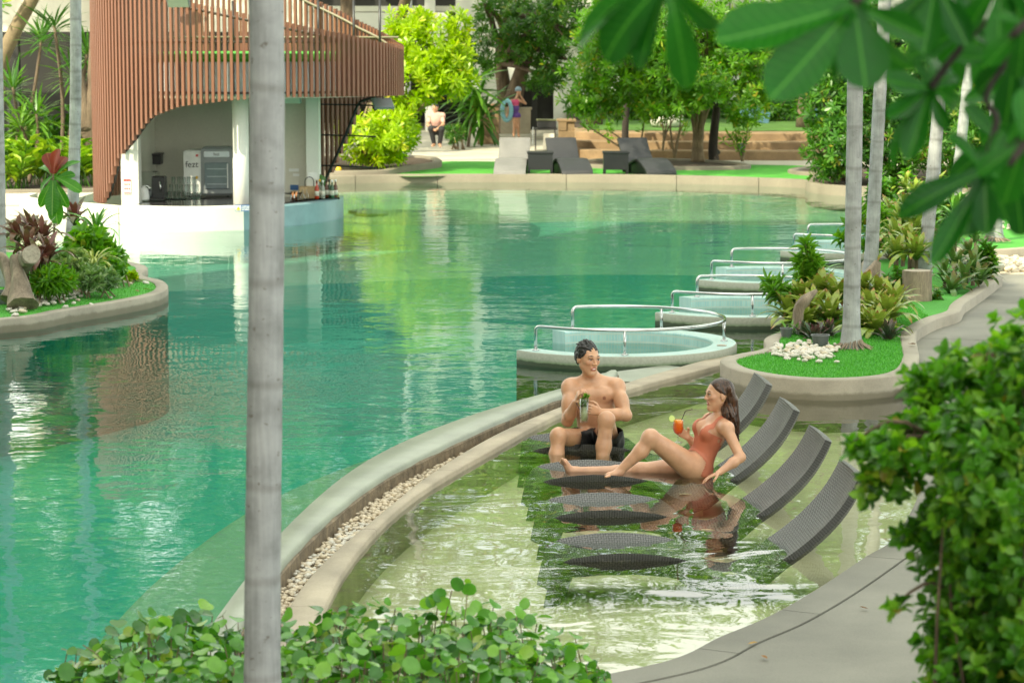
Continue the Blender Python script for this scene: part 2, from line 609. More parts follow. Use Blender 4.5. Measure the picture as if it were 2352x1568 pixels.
def turfmat():
    m, nt, bs = newmat('artificial_turf')
    a = noise(nt, coords(nt), 1.2, 4)
    b = noise(nt, coords(nt), 70.0, 3)
    c = ramp(nt, a, [(0.3, (0.055, 0.29, 0.028)), (0.7, (0.085, 0.37, 0.04))])
    c = mixc(nt, 1.0, c, ramp(nt, b, [(0.3, (0.6, 0.7, 0.6)), (0.7, (1.1, 1.1, 1.0))]), 'MULTIPLY')
    nt.links.new(c, bs.inputs['Base Color'])
    bs.inputs['Roughness'].default_value = 0.85
    bump(nt, bs, b, 0.8, 0.02)
    return m
M['turf'] = turfmat()
M['grass'] = solid('grass_painted_shade', (.07, .17, .02), .9, .25, 2, 60, .5, bd=.02)  # tree shade on the upper lawn is put into this darker green
M['blade'] = leafmat('turf_blade', (0.05, 0.27, 0.025), (0.08, 0.36, 0.035), (0.14, 0.46, 0.06), 0.6, 0.3)

def watermat(name, tint, scales, strength, dist, ior=1.33, rough=0.01, swirl=0.0):
    """clear water: mirror by Fresnel over a see-through tinted body, with ripples"""
    m = bpy.data.materials.new(name)
    m.use_nodes = True
    nt = m.node_tree
    nt.nodes.clear()
    out = nt.nodes.new('ShaderNodeOutputMaterial')
    h = None
    for (sc, st, w) in scales:
        n1 = noise(nt, coords(nt, st), sc, 2.0, 0.5, swirl)
        mu = N(nt, 'ShaderNodeMath', operation='MULTIPLY')
        mu.inputs[1].default_value = w
        nt.links.new(n1, mu.inputs[0])
        if h is None:
            h = mu.outputs[0]
        else:
            ad = N(nt, 'ShaderNodeMath', operation='ADD')
            nt.links.new(h, ad.inputs[0])
            nt.links.new(mu.outputs[0], ad.inputs[1])
            h = ad.outputs[0]
    # the breeze ruffles some patches more than others
    patch = ramp(nt, noise(nt, coords(nt, (0.5, 0.9, 1)), 0.35, 3), [(0.35, 0.35), (0.65, 1.0)])
    b = N(nt, 'ShaderNodeBump', i_Strength=strength, i_Distance=dist)
    mu = N(nt, 'ShaderNodeMath', operation='MULTIPLY')
    nt.links.new(h, mu.inputs[0])
    nt.links.new(patch, mu.inputs[1])
    nt.links.new(mu.outputs[0], b.inputs['Height'])
    fr = N(nt, 'ShaderNodeFresnel', i_IOR=ior)
    nt.links.new(b.outputs[0], fr.inputs['Normal'])
    gl = N(nt, 'ShaderNodeBsdfGlossy', i_Roughness=rough)
    gl.inputs['Color'].default_value = (1, 1, 1, 1)
    nt.links.new(b.outputs[0], gl.inputs['Normal'])
    tr = nt.nodes.new('ShaderNodeBsdfTransparent')
    tr.inputs['Color'].default_value = c4(tint)
    mx = nt.nodes.new('ShaderNodeMixShader')
    nt.links.new(fr.outputs[0], mx.inputs[0])
    nt.links.new(tr.outputs[0], mx.inputs[1])
    nt.links.new(gl.outputs[0], mx.inputs[2])
    nt.links.new(mx.outputs[0], out.inputs[0])
    return m
M['water'] = watermat('pool_water', (0.72, 0.97, 0.90), [(2.6, (1, 1, 1), 1.0), (9.0, (0.7, 1, 1), 0.35), (0.9, (1, 1, 1), 1.2)], 0.16, 0.05)
M['shallow'] = watermat('shallow_water', (0.93, 0.98, 0.93), [(1.5, (0.7, 1, 1), 1.2), (0.6, (1, 1, 1), 2.0), (4.5, (0.7, 1, 1), 0.10)], 0.13, 0.06, swirl=1.0)
def floormat(name, a, b, grid=0.0):
    m, nt, bs = newmat(name)
    n1 = noise(nt, coords(nt), 0.5, 4)
    n2 = noise(nt, coords(nt), 30, 3)
    c = ramp(nt, n1, [(0.3, a), (0.7, b)])
    c = mixc(nt, 1.0, c, ramp(nt, n2, [(0.3, (0.9, 0.9, 0.9)), (0.7, (1, 1, 1))]), 'MULTIPLY')
    nt.links.new(c, bs.inputs['Base Color'])
    bs.inputs['Roughness'].default_value = 0.7
    return m
M['deepfloor'] = floormat('deep_pool_floor', (0.006, 0.33, 0.27), (0.012, 0.40, 0.33))
M['midfloor'] = floormat('mid_pool_floor', (0.20, 0.44, 0.34), (0.26, 0.50, 0.38))
M['shelf'] = floormat('submerged_shelf', (0.24, 0.38, 0.27), (0.29, 0.43, 0.31))
M['sandfloor'] = floormat('shallow_floor', (0.50, 0.45, 0.29), (0.57, 0.52, 0.345))

def mosaic():
    m, nt, bs = newmat('pale_blue_mosaic')
    br = N(nt, 'ShaderNodeTexBrick', i_Scale=1.0)
    br.offset = 0.0
    br.inputs['Brick Width'].default_value = 0.03
    br.inputs['Row Height'].default_value = 0.03
    br.inputs['Mortar Size'].default_value = 0.003
    br.inputs['Color1'].default_value = (0.36, 0.58, 0.60, 1)
    br.inputs['Color2'].default_value = (0.46, 0.66, 0.66, 1)
    br.inputs['Mortar'].default_value = (0.55, 0.62, 0.58, 1)
    uv = N(nt, 'ShaderNodeAttribute', attribute_name='uvw')
    nt.links.new(uv.outputs['Vector'], br.inputs['Vector'])
    n1 = noise(nt, coords(nt), 2.5, 5)
    c = mixc(nt, 1.0, br.outputs['Color'], ramp(nt, n1, [(0.3, (0.8, 0.85, 0.8)), (0.7, (1, 1, 1))]), 'MULTIPLY')
    nt.links.new(c, bs.inputs['Base Color'])
    bs.inputs['Roughness'].default_value = 0.3
    return m
M['mosaic'] = mosaic()
def tubwall():
    m, nt, bs = newmat('tub_render_stained')
    g = nt.nodes.new('ShaderNodeNewGeometry')
    sp = nt.nodes.new('ShaderNodeSeparateXYZ')
    nt.links.new(g.outputs['Position'], sp.inputs[0])
    n1 = noise(nt, coords(nt), 9.0, 5)
    ad = N(nt, 'ShaderNodeMath', operation='MULTIPLY_ADD')
    nt.links.new(n1, ad.inputs[0])
    ad.inputs[1].default_value = 0.035
    nt.links.new(sp.outputs['Z'], ad.inputs[2])
    alg = ramp(nt, ad.outputs[0], [(0.020, (0.03, 0.05, 0.02)), (0.030, (0.16, 0.22, 0.12)), (0.055, (0.31, 0.33, 0.26)), (0.09, (0.38, 0.39, 0.32))])
    n2 = noise(nt, coords(nt), 40.0, 4)
    c = mixc(nt, 1.0, alg, ramp(nt, n2, [(0.3, (0.8, 0.8, 0.8)), (0.7, (1, 1, 1))]), 'MULTIPLY')
    nt.links.new(c, bs.inputs['Base Color'])
    bs.inputs['Roughness'].default_value = 0.7
    bump(nt, bs, n2, 0.3, 0.005)
    return m
M['tubwall'] = tubwall()

# ================================================================ ground, pools
g = sheet('ground', [(-600, -300), (600, -300), (600, 900), (-600, 900)], -1.75, M['soil'])
tag(g, kind='structure')

# the curved overflow edge between the deep and the shallow pool, four lines in plan
def line_xy(pix, z, pre=(), post=()):
    return [Vector((p[0], p[1], 0)) for p in pre] + [Vector((W(u, v, z).x, W(u, v, z).y, 0)) for u, v in pix] + [Vector((p[0], p[1], 0)) for p in post]
LA = line_xy([(490, 1420), (565, 1320), (650, 1210), (800, 1080), (950, 1000), (1130, 935), (1290, 890), (1400, 853)], .10, [(-1.42, 9.2), (-1.60, 11.2)])
LB = line_xy([(650, 1290), (760, 1180), (880, 1090), (1000, 1030), (1130, 970), (1290, 905), (1425, 868)], .10, [(-1.16, 9.2), (-1.36, 11.2), (-1.40, 12.8)])
LC = line_xy([(645, 1435), (720, 1310), (870, 1180), (1000, 1078), (1150, 990), (1290, 932), (1450, 874)], .03, [(-0.85, 9.2), (-1.10, 11.2)], [(2.05, 24.4)])
LD = line_xy([(735, 1420), (832, 1250), (962, 1130), (1130, 1032), (1290, 946), (1460, 888), (1650, 838)], .03, [(-0.60, 9.2), (-0.90, 11.2)], [(2.30, 24.3)])
def xs_at(L, ys):
    P = catmull(L, 10)
    px, py = np.array([p.x for p in P]), np.array([p.y for p in P])
    k = np.argsort(py)
    x = np.interp(ys, py[k], px[k])
    for _ in range(6):
        x[1:-1] = (x[:-2] + 2 * x[1:-1] + x[2:]) / 4
    return x
YW = np.linspace(9.2, 22.75, 70)
YS = np.linspace(9.2, 24.35, 78)
xA, xB = xs_at(LA, YW), xs_at(LB, YW)
xCw, xCs, xDs = xs_at(LC, YW), xs_at(LC, YS), xs_at(LD, YS)
def strip(name, xl, xr, ys, z0, z1, mat, bev=0.012):
    rows = []
    for a, b, y in zip(xl, xr, ys):
        rows.append([(a, y, z0), (a, y, z1 - bev), (a + bev, y, z1), (b - bev, y, z1), (b, y, z1 - bev), (b, y, z0)])
    m = MB().ribbon(rows)
    n = len(rows)
    m.f.append(tuple(range(5, -1, -1)))
    m.f.append(tuple((n - 1) * 6 + k for k in range(6)))
    return m
wall = thing('overflow_wall', 'low curved pale green wall edging the deep pool beside the pebble channel', 'wall', (xA[30], YW[30], -1.3))
smooth_angle(strip('wall', xA, xB, YW, -1.3, .10, M['wetwall'], .02).build('coping', M['wetwall'], wall), 50)
m = MB()
rows = []
for k, y in enumerate(YW):
    e = 0.008 * math.sin(k * 1.7) + 0.006 * math.sin(k * 4.1)
    rows.append([(xB[k] + .004, y, .062 + e * .4), (xB[k] + .012 + e * .5, y, .05), (xB[k] + .010, y, -.10)])
m.ribbon(rows).build('inner_face', M['brownwall'], wall)
strip_t = thing('ledge_strip', 'curved beige concrete strip along the edge of the shallow pool', 'ledge', (xDs[30], YS[30], -.25))
# joints cut the strip into slabs
cuts = list(range(0, 78, 11)) + [77]
for a, b in zip(cuts[:-1], cuts[1:]):
    ys = YS[a:b + 1].copy()
    if b < 77: ys[-1] -= 0.006
    smooth_angle(strip('s', xCs[a:b + 1], xDs[a:b + 1], ys, -.36, .03, M['coping']).build('slab', M['coping'], strip_t), 50)
# small stained landing where the overflow wall ends
sheetpts = [(xB[-1] - .35, 22.72), (xCw[-1], 22.6), (float(np.interp(23.6, YS, xCs)), 23.6), (1.45, 23.75), (0.75, 23.1)]
lp = MB().prism([Vector((p[0], p[1], 0)) for p in ccw([Vector((a, b, 0)) for a, b in sheetpts])], -.5, .012)
tag(lp.build('landing', M['wetwall']), kind='structure')

# deck edge along the right of the shallow pool
EP = [Vector((p[0], p[1], 0)) for p in [(-1.2, 10.45), (-.4, 11.05), (.2, 11.75)]] + [Vector((W(u, v, .05).x, W(u, v, .05).y, 0)) for u, v in [(1531, 1517), (1644, 1465), (1758, 1417), (1875, 1351), (1984, 1279), (2057, 1229)]] + [Vector((p[0], p[1], 0)) for p in [(2.78, 17.0), (3.15, 19), (3.38, 20.8), (3.45, 22.9)]]
EC = catmull(EP, 8)
def offs(P, d):
    out = []
    for i in range(len(P)):
        t = (P[min(i + 1, len(P) - 1)] - P[max(0, i - 1)]).normalized()
        out.append(Vector((P[i].x + t.y * d, P[i].y - t.x * d, 0)))
    return out
EG = offs(EC, .235)
EH = offs(EC, .246)
cop = thing('deck_coping', 'grey concrete coping with a dark joint along the deck edge of the shallow pool', 'coping', (EC[30].x, EC[30].y, -.3))
cuts = list(range(0, len(EC), 14)) + [len(EC) - 1]
for a, b in zip(cuts[:-1], cuts[1:]):
    if b <= a: continue
    rows = []
    for k in range(a, b + 1):
        p, q = EC[k], EG[k]
        if k == b and b < len(EC) - 1:
            t = (EC[k] - EC[k - 1]).normalized() * .006
            p, q = p - t, q - t
        dv = (q - p).normalized() * .02
        rows.append([(p.x, p.y, -.36), (p.x, p.y, .045), (p.x + dv.x, p.y + dv.y, .058), (q.x, q.y, .058), (q.x, q.y, -.1)])
    smooth_angle(MB().ribbon(rows).build('slab', M['deck'], cop), 50)
deck_poly = [Vector((-6, 8.0, 0)), Vector((-1.3, 10.2, 0))] + EH[1:] + [Vector((3.9, 26, 0)), Vector((5.0, 31, 0)), Vector((8.0, 40, 0)), Vector((11, 50, 0)), Vector((60, 56, 0)), Vector((60, -60, 0)), Vector((-60, -60, 0)), Vector((-60, 8, 0))]
dk = MB().prism(ccw(deck_poly), -1.3, .052).build('deck', M['deck'])
tag(dk, kind='structure')
# joints across the path beside the planted island
for (a, b) in (((3.75, 25.6), (6.4, 25.0)), ((4.4, 29.3), (7.4, 28.4)), ((3.6, 21.7), (6.0, 21.0))):
    a, b = Vector((a[0], a[1], 0)), Vector((b[0], b[1], 0))
    t = (b - a).normalized(); nn = Vector((-t.y, t.x, 0)) * .006
    j = MB().add([(a + nn) + Vector((0, 0, .0545)), (a - nn) + Vector((0, 0, .0545)), (b - nn) + Vector((0, 0, .0545)), (b + nn) + Vector((0, 0, .0545))], [(0, 1, 2, 3)]).build('deck_joint', M['soil'], dk)

sh_poly = [Vector((x + .05, y, 0)) for x, y in zip(xCs[2:], YS[2:])] + [Vector((2.6, 24.6, 0)), Vector((3.7, 23.4, 0))] + [Vector((p.x, p.y, 0)) for p in offs(EC, .1)[::-1]] + [Vector((-.75, 10.3, 0))]
tag(sheet('shallow_floor', [(p.x, p.y) for p in sh_poly], -.29, M["sandfloor"]), kind='structure')
tag(sheet('shallow_water', [(p.x, p.y) for p in sh_poly], -.012, M['shallow']), kind='structure')
# deep water: one sheet left of the overflow wall
mid = [Vector(((a + b) / 2, y, 0)) for a, b, y in zip(xA, xB, YW)]
deep = mid + [Vector((1.45, 23.55, 0)), Vector((2.15, 24.3, 0)), Vector((2.75, 25.2, 0)), Vector((3.6, 26.6, 0)), Vector((4.6, 30, 0)), Vector((6.2, 36, 0)), Vector((9, 45, 0)), Vector((12, 54, 0)), Vector((12, 57, 0)), Vector((-20, 57, 0)), Vector((-20, 8.5, 0))]
tag(sheet('pool_water', [(p.x, p.y) for p in deep], -.03, M['water']), kind='structure')
# floors: deep basin, paler shelf at the far end, narrow ledge under the curved wall
def yfar(x):
    return 37.2 + 2.4 * math.sin((x + 3) * .28) - 0.16 * (x - 1)
xs = np.linspace(-20, 14, 60)
m = MB()
rows = [[(x, 8.0, -1.35), (x, yfar(x) - 1.2, -1.35), (x, yfar(x), -.62)] for x in xs]
tag(m.ribbon(rows).build('deep_floor', M['deepfloor'], fix=False), kind='structure')
M['palefloor'] = floormat('pale_pool_floor', (.40, .47, .32), (.48, .53, .37))
rows = [[(x, 47.2 + .5 * math.sin(x), -.40), (x, 53.5, -.20), (x, 58, -.20)] for x in xs]
tag(MB().ribbon(rows).build('far_shallows', M['palefloor'], fix=False), kind='structure')
rows = [[(x, yfar(x), -.62), (x, yfar(x) + 5, -.55), (x, 47.2 + .5 * math.sin(x), -.40)] for x in xs]
tag(MB().ribbon(rows).build('far_floor', M['midfloor'], fix=False), kind='structure')
rows = [[(a - .80, y - .12, -1.3), (a - .80, y - .12, -.24), (a - .74, y - .1, -.22), (a + .03, y, -.20)] for a, y in zip(xA, YW)]
tag(MB().ribbon(rows).build('pool_ledge', M['shelf'], fix=False), kind='structure')

# ---------------------------------------------------------------- pebbles
def pebble_mesh(seed):
    bm = bmesh.new()
    bmesh.ops.create_icosphere(bm, subdivisions=1, radius=1.0)
    q = random.Random(seed)
    ph = [q.uniform(0, 6) for _ in range(6)]
    for v in bm.verts:
        s = 1 + .13 * math.sin(v.co.x * 2.1 + ph[0]) + .12 * math.sin(v.co.y * 2.3 + ph[1])
        v.co = v.co * s
    me = bpy.data.meshes.new('pebble')
    bm.to_mesh(me)
    bm.free()
    me.polygons.foreach_set('use_smooth', np.ones(len(me.polygons), dtype=bool))
    return me
PEB = []
for k in range(4):
    a = pebble_mesh(k); a.materials.append(M['stone_white'])
    b = pebble_mesh(k + 9); b.materials.append(M['stone_cream'])
    PEB.append((a, b))
def pebbles(parent, pts, size, cream=.5, name='pebble', limit=300):
    """the first `limit` as parts, the rest joined"""
    L = parent.location if parent is not None else Vector()
    rest_v, rest_l, nv = [], [], 0
    for i, p in enumerate(pts):
        s = size * rng.uniform(.7, 1.35)
        me = PEB[rng.randrange(4)][1 if rng.random() < cream else 0]
        sc = Vector((s * rng.uniform(.9, 1.35), s * rng.uniform(.75, 1.0), s * rng.uniform(.5, .72)))
        eu = (rng.uniform(-.35, .35), rng.uniform(-.35, .35), rng.uniform(0, 6.28))
        if i < limit:
            o = bpy.data.objects.new(name, me)
            C.objects.link(o)
            o.parent = parent
            o.location = Vector(p) - L
            o.rotation_euler = eu
            o.scale = sc
        else:
            Mx = Matrix.LocRotScale(Vector(p) - L, Matrix.Rotation(eu[2], 3, 'Z'), sc)
            co = [Mx @ v.co for v in me.vertices]
            for f in me.polygons:
                rest_l.append(tuple(j + nv for j in f.vertices))
            rest_v += co
            nv += len(co)
    if rest_v:
        mb = MB(); mb.v = [tuple(v) for v in rest_v]; mb.f = rest_l
        o = mb.build('more_pebbles', M['stone_cream'] if cream > .4 else M['stone_white'], parent, True, local=True, fix=False)
        tag(o, kind='stuff')
# channel between wall and strip
bed = thing('pebble_channel', 'narrow curved channel filled with cream pebbles between wall and beige strip', 'pebble bed', (xB[20], YW[20], -.2))
rows = [[(b + .006, y, -.055), (c - .002, y, -.055)] for b, c, y in zip(xB, xCw, YW)]
MB().ribbon(rows).build('gravel_base', M['stone_cream'], bed)
pts = []
for y in np.arange(10.2, 22.6, .03):
    a, b = float(np.interp(y, YW, xB)), float(np.interp(y, YW, xCw))
    w = b - a
    n_ = max(1, int(w / .034))
    for k in range(n_):
        x = a + w * (k + .5) / n_ + rng.uniform(-.010, .010)
        if a + .018 < x < b - .014:
            pts.append((x, y + rng.uniform(-.012, .012), -.038 + rng.uniform(-.006, .016)))
near = [p for p in pts if 12.6 < p[1] < 16.0 and W(650, 1300, 0).x - 0.05 < p[0] + 0.0]
vis = sorted([p for p in pts if p[1] > 13.1 and p[0] > (655 - 1176) / F_PX * p[1]], key=lambda p: p[1])
oth = [p for p in pts if not (p[1] > 13.1 and p[0] > (655 - 1176) / F_PX * p[1])]
pebbles(bed, vis + oth, .021, .55)

# ---------------------------------------------------------------- soaking tubs with rails
def make_tub(cx, cy, label):
    t = thing('soaking_tub', label, 'soaking tub', (cx, cy, -1.3), 'round soaking tubs in a row')
    ro, ri, zt = 1.19, .95, .10
    a0, a1 = R(214 - 360), R(121)
    n = 56
    out, top, inn = [], [], []
    for k in range(n + 1):
        a = a0 + (a1 - a0) * k / n
        ca, sa = math.cos(a), math.sin(a)
        out.append([(cx + ro * ca, cy + ro * sa, -1.3), (cx + ro * ca, cy + ro * sa, zt - .015), (cx + (ro - .012) * ca, cy + (ro - .012) * sa, zt)])
        top.append([(cx + (ro - .012) * ca, cy + (ro - .012) * sa, zt), (cx + (ri + .008) * ca, cy + (ri + .008) * sa, zt)])
        inn.append([(cx + (ri + .008) * ca, cy + (ri + .008) * sa, zt), (cx + ri * ca, cy + ri * sa, zt - .01), (cx + ri * ca, cy + ri * sa, -.6)])
    m = MB().ribbon(out)
    w = m.build('outer_wall', M['tubwall'], t, fix=False)
    smooth_angle(w, 40)
    m = MB().ribbon(top).ribbon(inn)
    for a in (a0, a1):
        ca, sa = math.cos(a), math.sin(a)
        q = [(cx + ri * ca, cy + ri * sa, zt), (cx + ro * ca, cy + ro * sa, zt), (cx + ro * ca, cy + ro * sa, -1.3), (cx + ri * ca, cy + ri * sa, -1.3)]
        m.add(q, [(0, 1, 2, 3)])
    o = m.build('mosaic_lining', M['mosaic'], t, fix=False)
    me = o.data
    uv = me.attributes.new('uvw', 'FLOAT_VECTOR', 'POINT')
    vals = []
    for v in me.vertices:
        a = math.atan2(v.co.y, v.co.x); r_ = math.hypot(v.co.x, v.co.y)
        vals += [a * ri, (v.co.z - r_) if v.co.z > 1.3 else v.co.z - 0, 0]
    uv.data.foreach_set('vector', vals)
    disc = [(cx + .952 * math.cos(2 * PI * k / 40), cy + .952 * math.sin(2 * PI * k / 40), -.5) for k in range(40)]
    MB().add(disc, [tuple(range(40))]).build('tub_floor', M['mosaic'], t, fix=False)
    # rail
    rr, zr, rt = 1.07, zt + .235, .0175
    b0, b1 = a0 + .13, a1 - .15
    path = [(cx + rr * math.cos(b0), cy + rr * math.sin(b0), zt), (cx + rr * math.cos(b0), cy + rr * math.sin(b0), zr - .05)]
    for k in range(4):
        q = (k + 1) / 4 * PI / 2
        a = b0 + .05 * (1 - math.cos(q)) / rr
        path.append((cx + rr * math.cos(a), cy + rr * math.sin(a), zr - .05 + .05 * math.sin(q)))
    for k in range(1, 47):
        a = b0 + .05 + (b1 - b0 - .1) * k / 47
        path.append((cx + rr * math.cos(a), cy + rr * math.sin(a), zr))
    for k in range(5):
        q = (4 - k) / 4 * PI / 2
        a = b1 - .05 * (1 - math.cos(q)) / rr
        path.append((cx + rr * math.cos(a), cy + rr * math.sin(a), zr - .05 + .05 * math.sin(q)))
    path.append((cx + rr * math.cos(b1), cy + rr * math.sin(b1), zt))
    rail = MB().tube(path, rt, 10).build('handrail', M['steel'], t, True)
    for a in (R(-88), R(2), R(62)):
        x, y = cx + rr * math.cos(a), cy + rr * math.sin(a)
        MB().tube([(x, y, zt), (x, y, zr)], .0155, 10).build('post', M['steel'], t, True)
    for a in (b0, R(-88), R(2), R(62), b1):
        x, y = cx + rr * math.cos(a), cy + rr * math.sin(a)
        MB().lathe([(.036, 0), (.036, .006), (.028, .012), (.018, .014)], (x, y, zt + .001), 14).build('flange', M['steel'], t, True)
    a = R(-18)
    x, y = cx + 1.07 * math.cos(a), cy + 1.07 * math.sin(a)
    MB().lathe([(.05, 0), (.05, .004), (.03, .008)], (x, y, zt + .001), 14).build('air_button', M['coping'], t, True)
    # water standing in the tub is the pool's own water
make_tub(1.03, 24.87, 'nearest round soaking tub with steel rail, just behind the man')
make_tub(2.55, 28.18, 'second soaking tub from the couple, behind the nearest one, steel rail')
make_tub(3.27, 31.9, 'third soaking tub from the couple, partly behind the planted island')
make_tub(4.75, 36.1, 'farthest soaking tub with steel rail, seen between the palm trunks')

# ---------------------------------------------------------------- planted islands
def island(name, label, outer, ztop, kerbw, zturf, kerbmat, zbase=-1.3):
    P = ccw(outer)
    t = thing(name, label, 'planting bed', (sum(p.x for p in P) / len(P), sum(p.y for p in P) / len(P), zbase))
    Pi = offset_poly(P, kerbw)
    Pb = offset_poly(P, .012)
    Pj = offset_poly(P, kerbw - .012)
    rows = []
    for a, b, c_, d in zip(P, Pb, Pj, Pi):
        rows.append([(a.x, a.y, -.10 if (zbase < -1 and P[0].x < 0) else zbase), (a.x, a.y, ztop - .012), (b.x, b.y, ztop), (c_.x, c_.y, ztop), (d.x, d.y, ztop - .012), (d.x, d.y, zturf - .3)])
    smooth_angle(MB().ribbon(rows, closed=True).build('kerb', kerbmat, t, fix=True), 50)
    if zbase < -1 and P[0].x < 0:
        Pw = offset_poly(P, .01)
        smooth_angle(MB().ribbon([[(a.x, a.y, -1.4), (a.x, a.y, -.05)] for a in Pw], closed=True).build('pool_wall', M['deepfloor'], t), 60)
    Pt = offset_poly(P, kerbw - .003)
    MB().add([(p.x, p.y, zturf) for p in Pt], [tuple(range(len(Pt)))]).build('turf', M['turf'], t, fix=False)
    return t, Pi
def fit(pix, z):
    return [Vector((W(u, v, z).x, W(u, v, z).y, 0)) for u, v in pix]
RI = fit([(1654, 826), (1685, 847), (1778, 864.5), (1903, 872), (2028, 866), (2091, 850), (2111, 819), (2108, 797), (2103, 769), (2113, 753), (2153, 731), (2203, 715), (2216, 696), (2247, 675), (2290, 643), (2298, 628)], .17)
RI += [Vector((p[0], p[1], 0)) for p in [(6.05, 33.6), (6.1, 35.2), (6.6, 38.2), (6.3, 39.5), (5.95, 37.5), (5.6, 34.5), (4.62, 33.2), (4.45, 31.0), (3.95, 29.6), (3.7, 27.6), (3.15, 26.9)]]
RI += fit([(1795, 758), (1756, 776), (1754, 799), (1690, 813)], .17)
RIc = catmull(RI, 5, True)
isl_r, RIi = island('planted_island', 'wavy concrete-edged island with green turf, bromeliads and palms right of the couple', RIc, .17, .15, .155, M['concrete'])
LI = fit([(0, 733), (156, 711), (281, 691), (359, 675), (386, 660), (374, 644), (328, 631)], .12) + [Vector((p[0], p[1], 0)) for p in [(-4.9, 33.2), (-6.6, 35), (-9, 36), (-14, 36), (-14, 24), (-8, 25.4)]]
isl_l, LIi = island('planted_island', 'concrete-edged turf island with dark red bromeliad and driftwood at left', catmull(LI, 6, True), .12, .15, .105, M['concrete'])

def blades(parent, P, z, n, region, hgt=.022):
    pos = []
    xs_, ys_ = [p.x for p in P], [p.y for p in P]
    PP = [(p.x, p.y) for p in P]
    while len(pos) < n:
        x, y = rng.uniform(region[0], region[1]), rng.uniform(region[2], region[3])
        if inpoly(x, y, PP):
            pos.append((x, y, z))
    pos = np.array(pos)
    k = len(pos)
    ax = np.c_[nr.randn(k, 2) * .45, np.ones(k)]
    me = leaf_mesh('turf_pile', S_STRAP, pos - np.array(parent.location), ax, np.c_[nr.randn(k, 2), np.zeros(k)], hgt * (.7 + .6 * nr.rand(k)), .0045, nr.rand(k))
    tag(link('turf_pile', me, M['blade'], parent), kind='stuff')
blades(isl_r, RIi, .155, 34000, (1.6, 4.4, 21.4, 28.5))
blades(isl_l, LIi, .105, 16000, (-7, -3.9, 26, 32))
# ================================================================ far side: land, deck, turf, steps, buildings
# far bank kerb line (water edge) from behind the bar to the right
FK = [Vector((p[0], p[1], 0)) for p in [(-7.9, 50.2), (-7.0, 51.7), (-5.6, 52.4)]] + [Vector((W(u, v, .10).x, W(u, v, .10).y, 0)) for u, v in [(765, 409), (900, 406), (1128, 405), (1400, 406), (1600, 409), (1760, 414), (1850, 418)]]
FKc = catmull(FK, 8)
LANDZ = .11
bank = [Vector((p.x, p.y + .1, 0)) for p in FKc] + [Vector((p[0], p[1], 0)) for p in [(6.1, 50.6), (8, 49.5), (9.5, 46.5), (10, 44), (60, 44), (60, 200), (-60, 200), (-60, 36), (-8.2, 36), (-8.2, 44)]]
tag(MB().prism(ccw(bank), -1.7, LANDZ - .02).build('far_deck', M['paledeck']), kind='structure')
fk = thing('pool_kerb', 'long beige concrete kerb along the far side of the pool below the loungers', 'kerb', (0, 52.5, -.6))
cuts = list(range(0, len(FKc), 9)) + [len(FKc) - 1]
for a, b in zip(cuts[:-1], cuts[1:]):
    if b <= a: continue
    rows = []
    for k in range(a, b + 1):
        p = FKc[k]
        e = .012 if (k == b and b < len(FKc) - 1) else 0
        rows.append([(p.x - e, p.y, -.6), (p.x - e, p.y, LANDZ + .012), (p.x - e, p.y + .02, LANDZ + .03), (p.x - e, p.y + .30, LANDZ + .03), (p.x - e, p.y + .30, -.2)])
    smooth_angle(MB().ribbon(rows).build('kerb_stone', M['farkerb'], fk), 50)
# artificial lawn under the loungers
TL = fit([(905, 406), (1128, 404), (1400, 405), (1600, 408), (1760, 412), (1875, 414), (1890, 400), (1882, 385), (1800, 379), (1500, 377), (1300, 374), (1100, 370), (1000, 372), (930, 387)], LANDZ)
TL = [p + Vector((0, .24 if k < 7 else 0, 0)) for k, p in enumerate(TL)]
lawn = sheet('far_lawn', [(p.x, p.y) for p in catmull(TL, 4, True)], LANDZ - .004, M['turf'])
tag(lawn, kind='structure')
# raised bed kerbs
def bed_ring(name, label, pts, ztop, w=.2, soil=True, z0=-.3, mat=None, n=5):
    P = ccw(catmull(pts, n, True))
    t = thing(name, label, 'planting bed', (sum(p.x for p in P) / len(P), sum(p.y for p in P) / len(P), z0))
    Pi, Pb, Pj = offset_poly(P, w), offset_poly(P, .02), offset_poly(P, w - .02)
    rows = [[(a.x, a.y, z0), (a.x, a.y, ztop - .02), (b.x, b.y, ztop), (c_.x, c_.y, ztop), (d.x, d.y, ztop - .02), (d.x, d.y, z0)] for a, b, c_, d in zip(P, Pb, Pj, Pi)]
    smooth_angle(MB().ribbon(rows, closed=True).build('kerb', mat or M['farkerb'], t), 50)
    if soil:
        MB().add([(p.x, p.y, ztop - .05) for p in offset_poly(P, w - .004)], [tuple(range(len(P)))]).build('soil', M['soil'], t, fix=False)
    return t
V3 = lambda x, y: Vector((x, y, 0))
bed_ring('planting_bed', 'kerbed soil bed under the bright leafy bush behind the bar', [V3(-4.2, 53.75), V3(-2.75, 53.95), V3(-2.35, 55.4), V3(-1.6, 57.6), V3(-2.2, 60.5), V3(-4.6, 60), V3(-5.2, 56)], LANDZ + .12)
bed_ring('planting_bed', 'soil bed with thin trunks and a spotlight behind the loungers', [V3(1.2, 58.0), V3(3.0, 56.2), V3(5.3, 56.6), V3(4.6, 59.3), V3(2.4, 60.0)], LANDZ + .08)
bed_ring('planting_bed', 'kerbed soil bed of dense shrubs at the right end of the far lawn', [V3(5.95, 50.3), V3(7.2, 48.9), V3(9.6, 48.6), V3(12.5, 49.5), V3(13, 57), V3(8, 56.5), V3(6.4, 53.5)], LANDZ + .06, n=6)
bed_ring('planting_bed', 'small kerbed bed corner at the far lawn edge by the steps', [V3(6.3, 54.0), V3(7.2, 54.4), V3(7.6, 57), V3(6.6, 56.6), V3(6.0, 55.2)], LANDZ + .07)
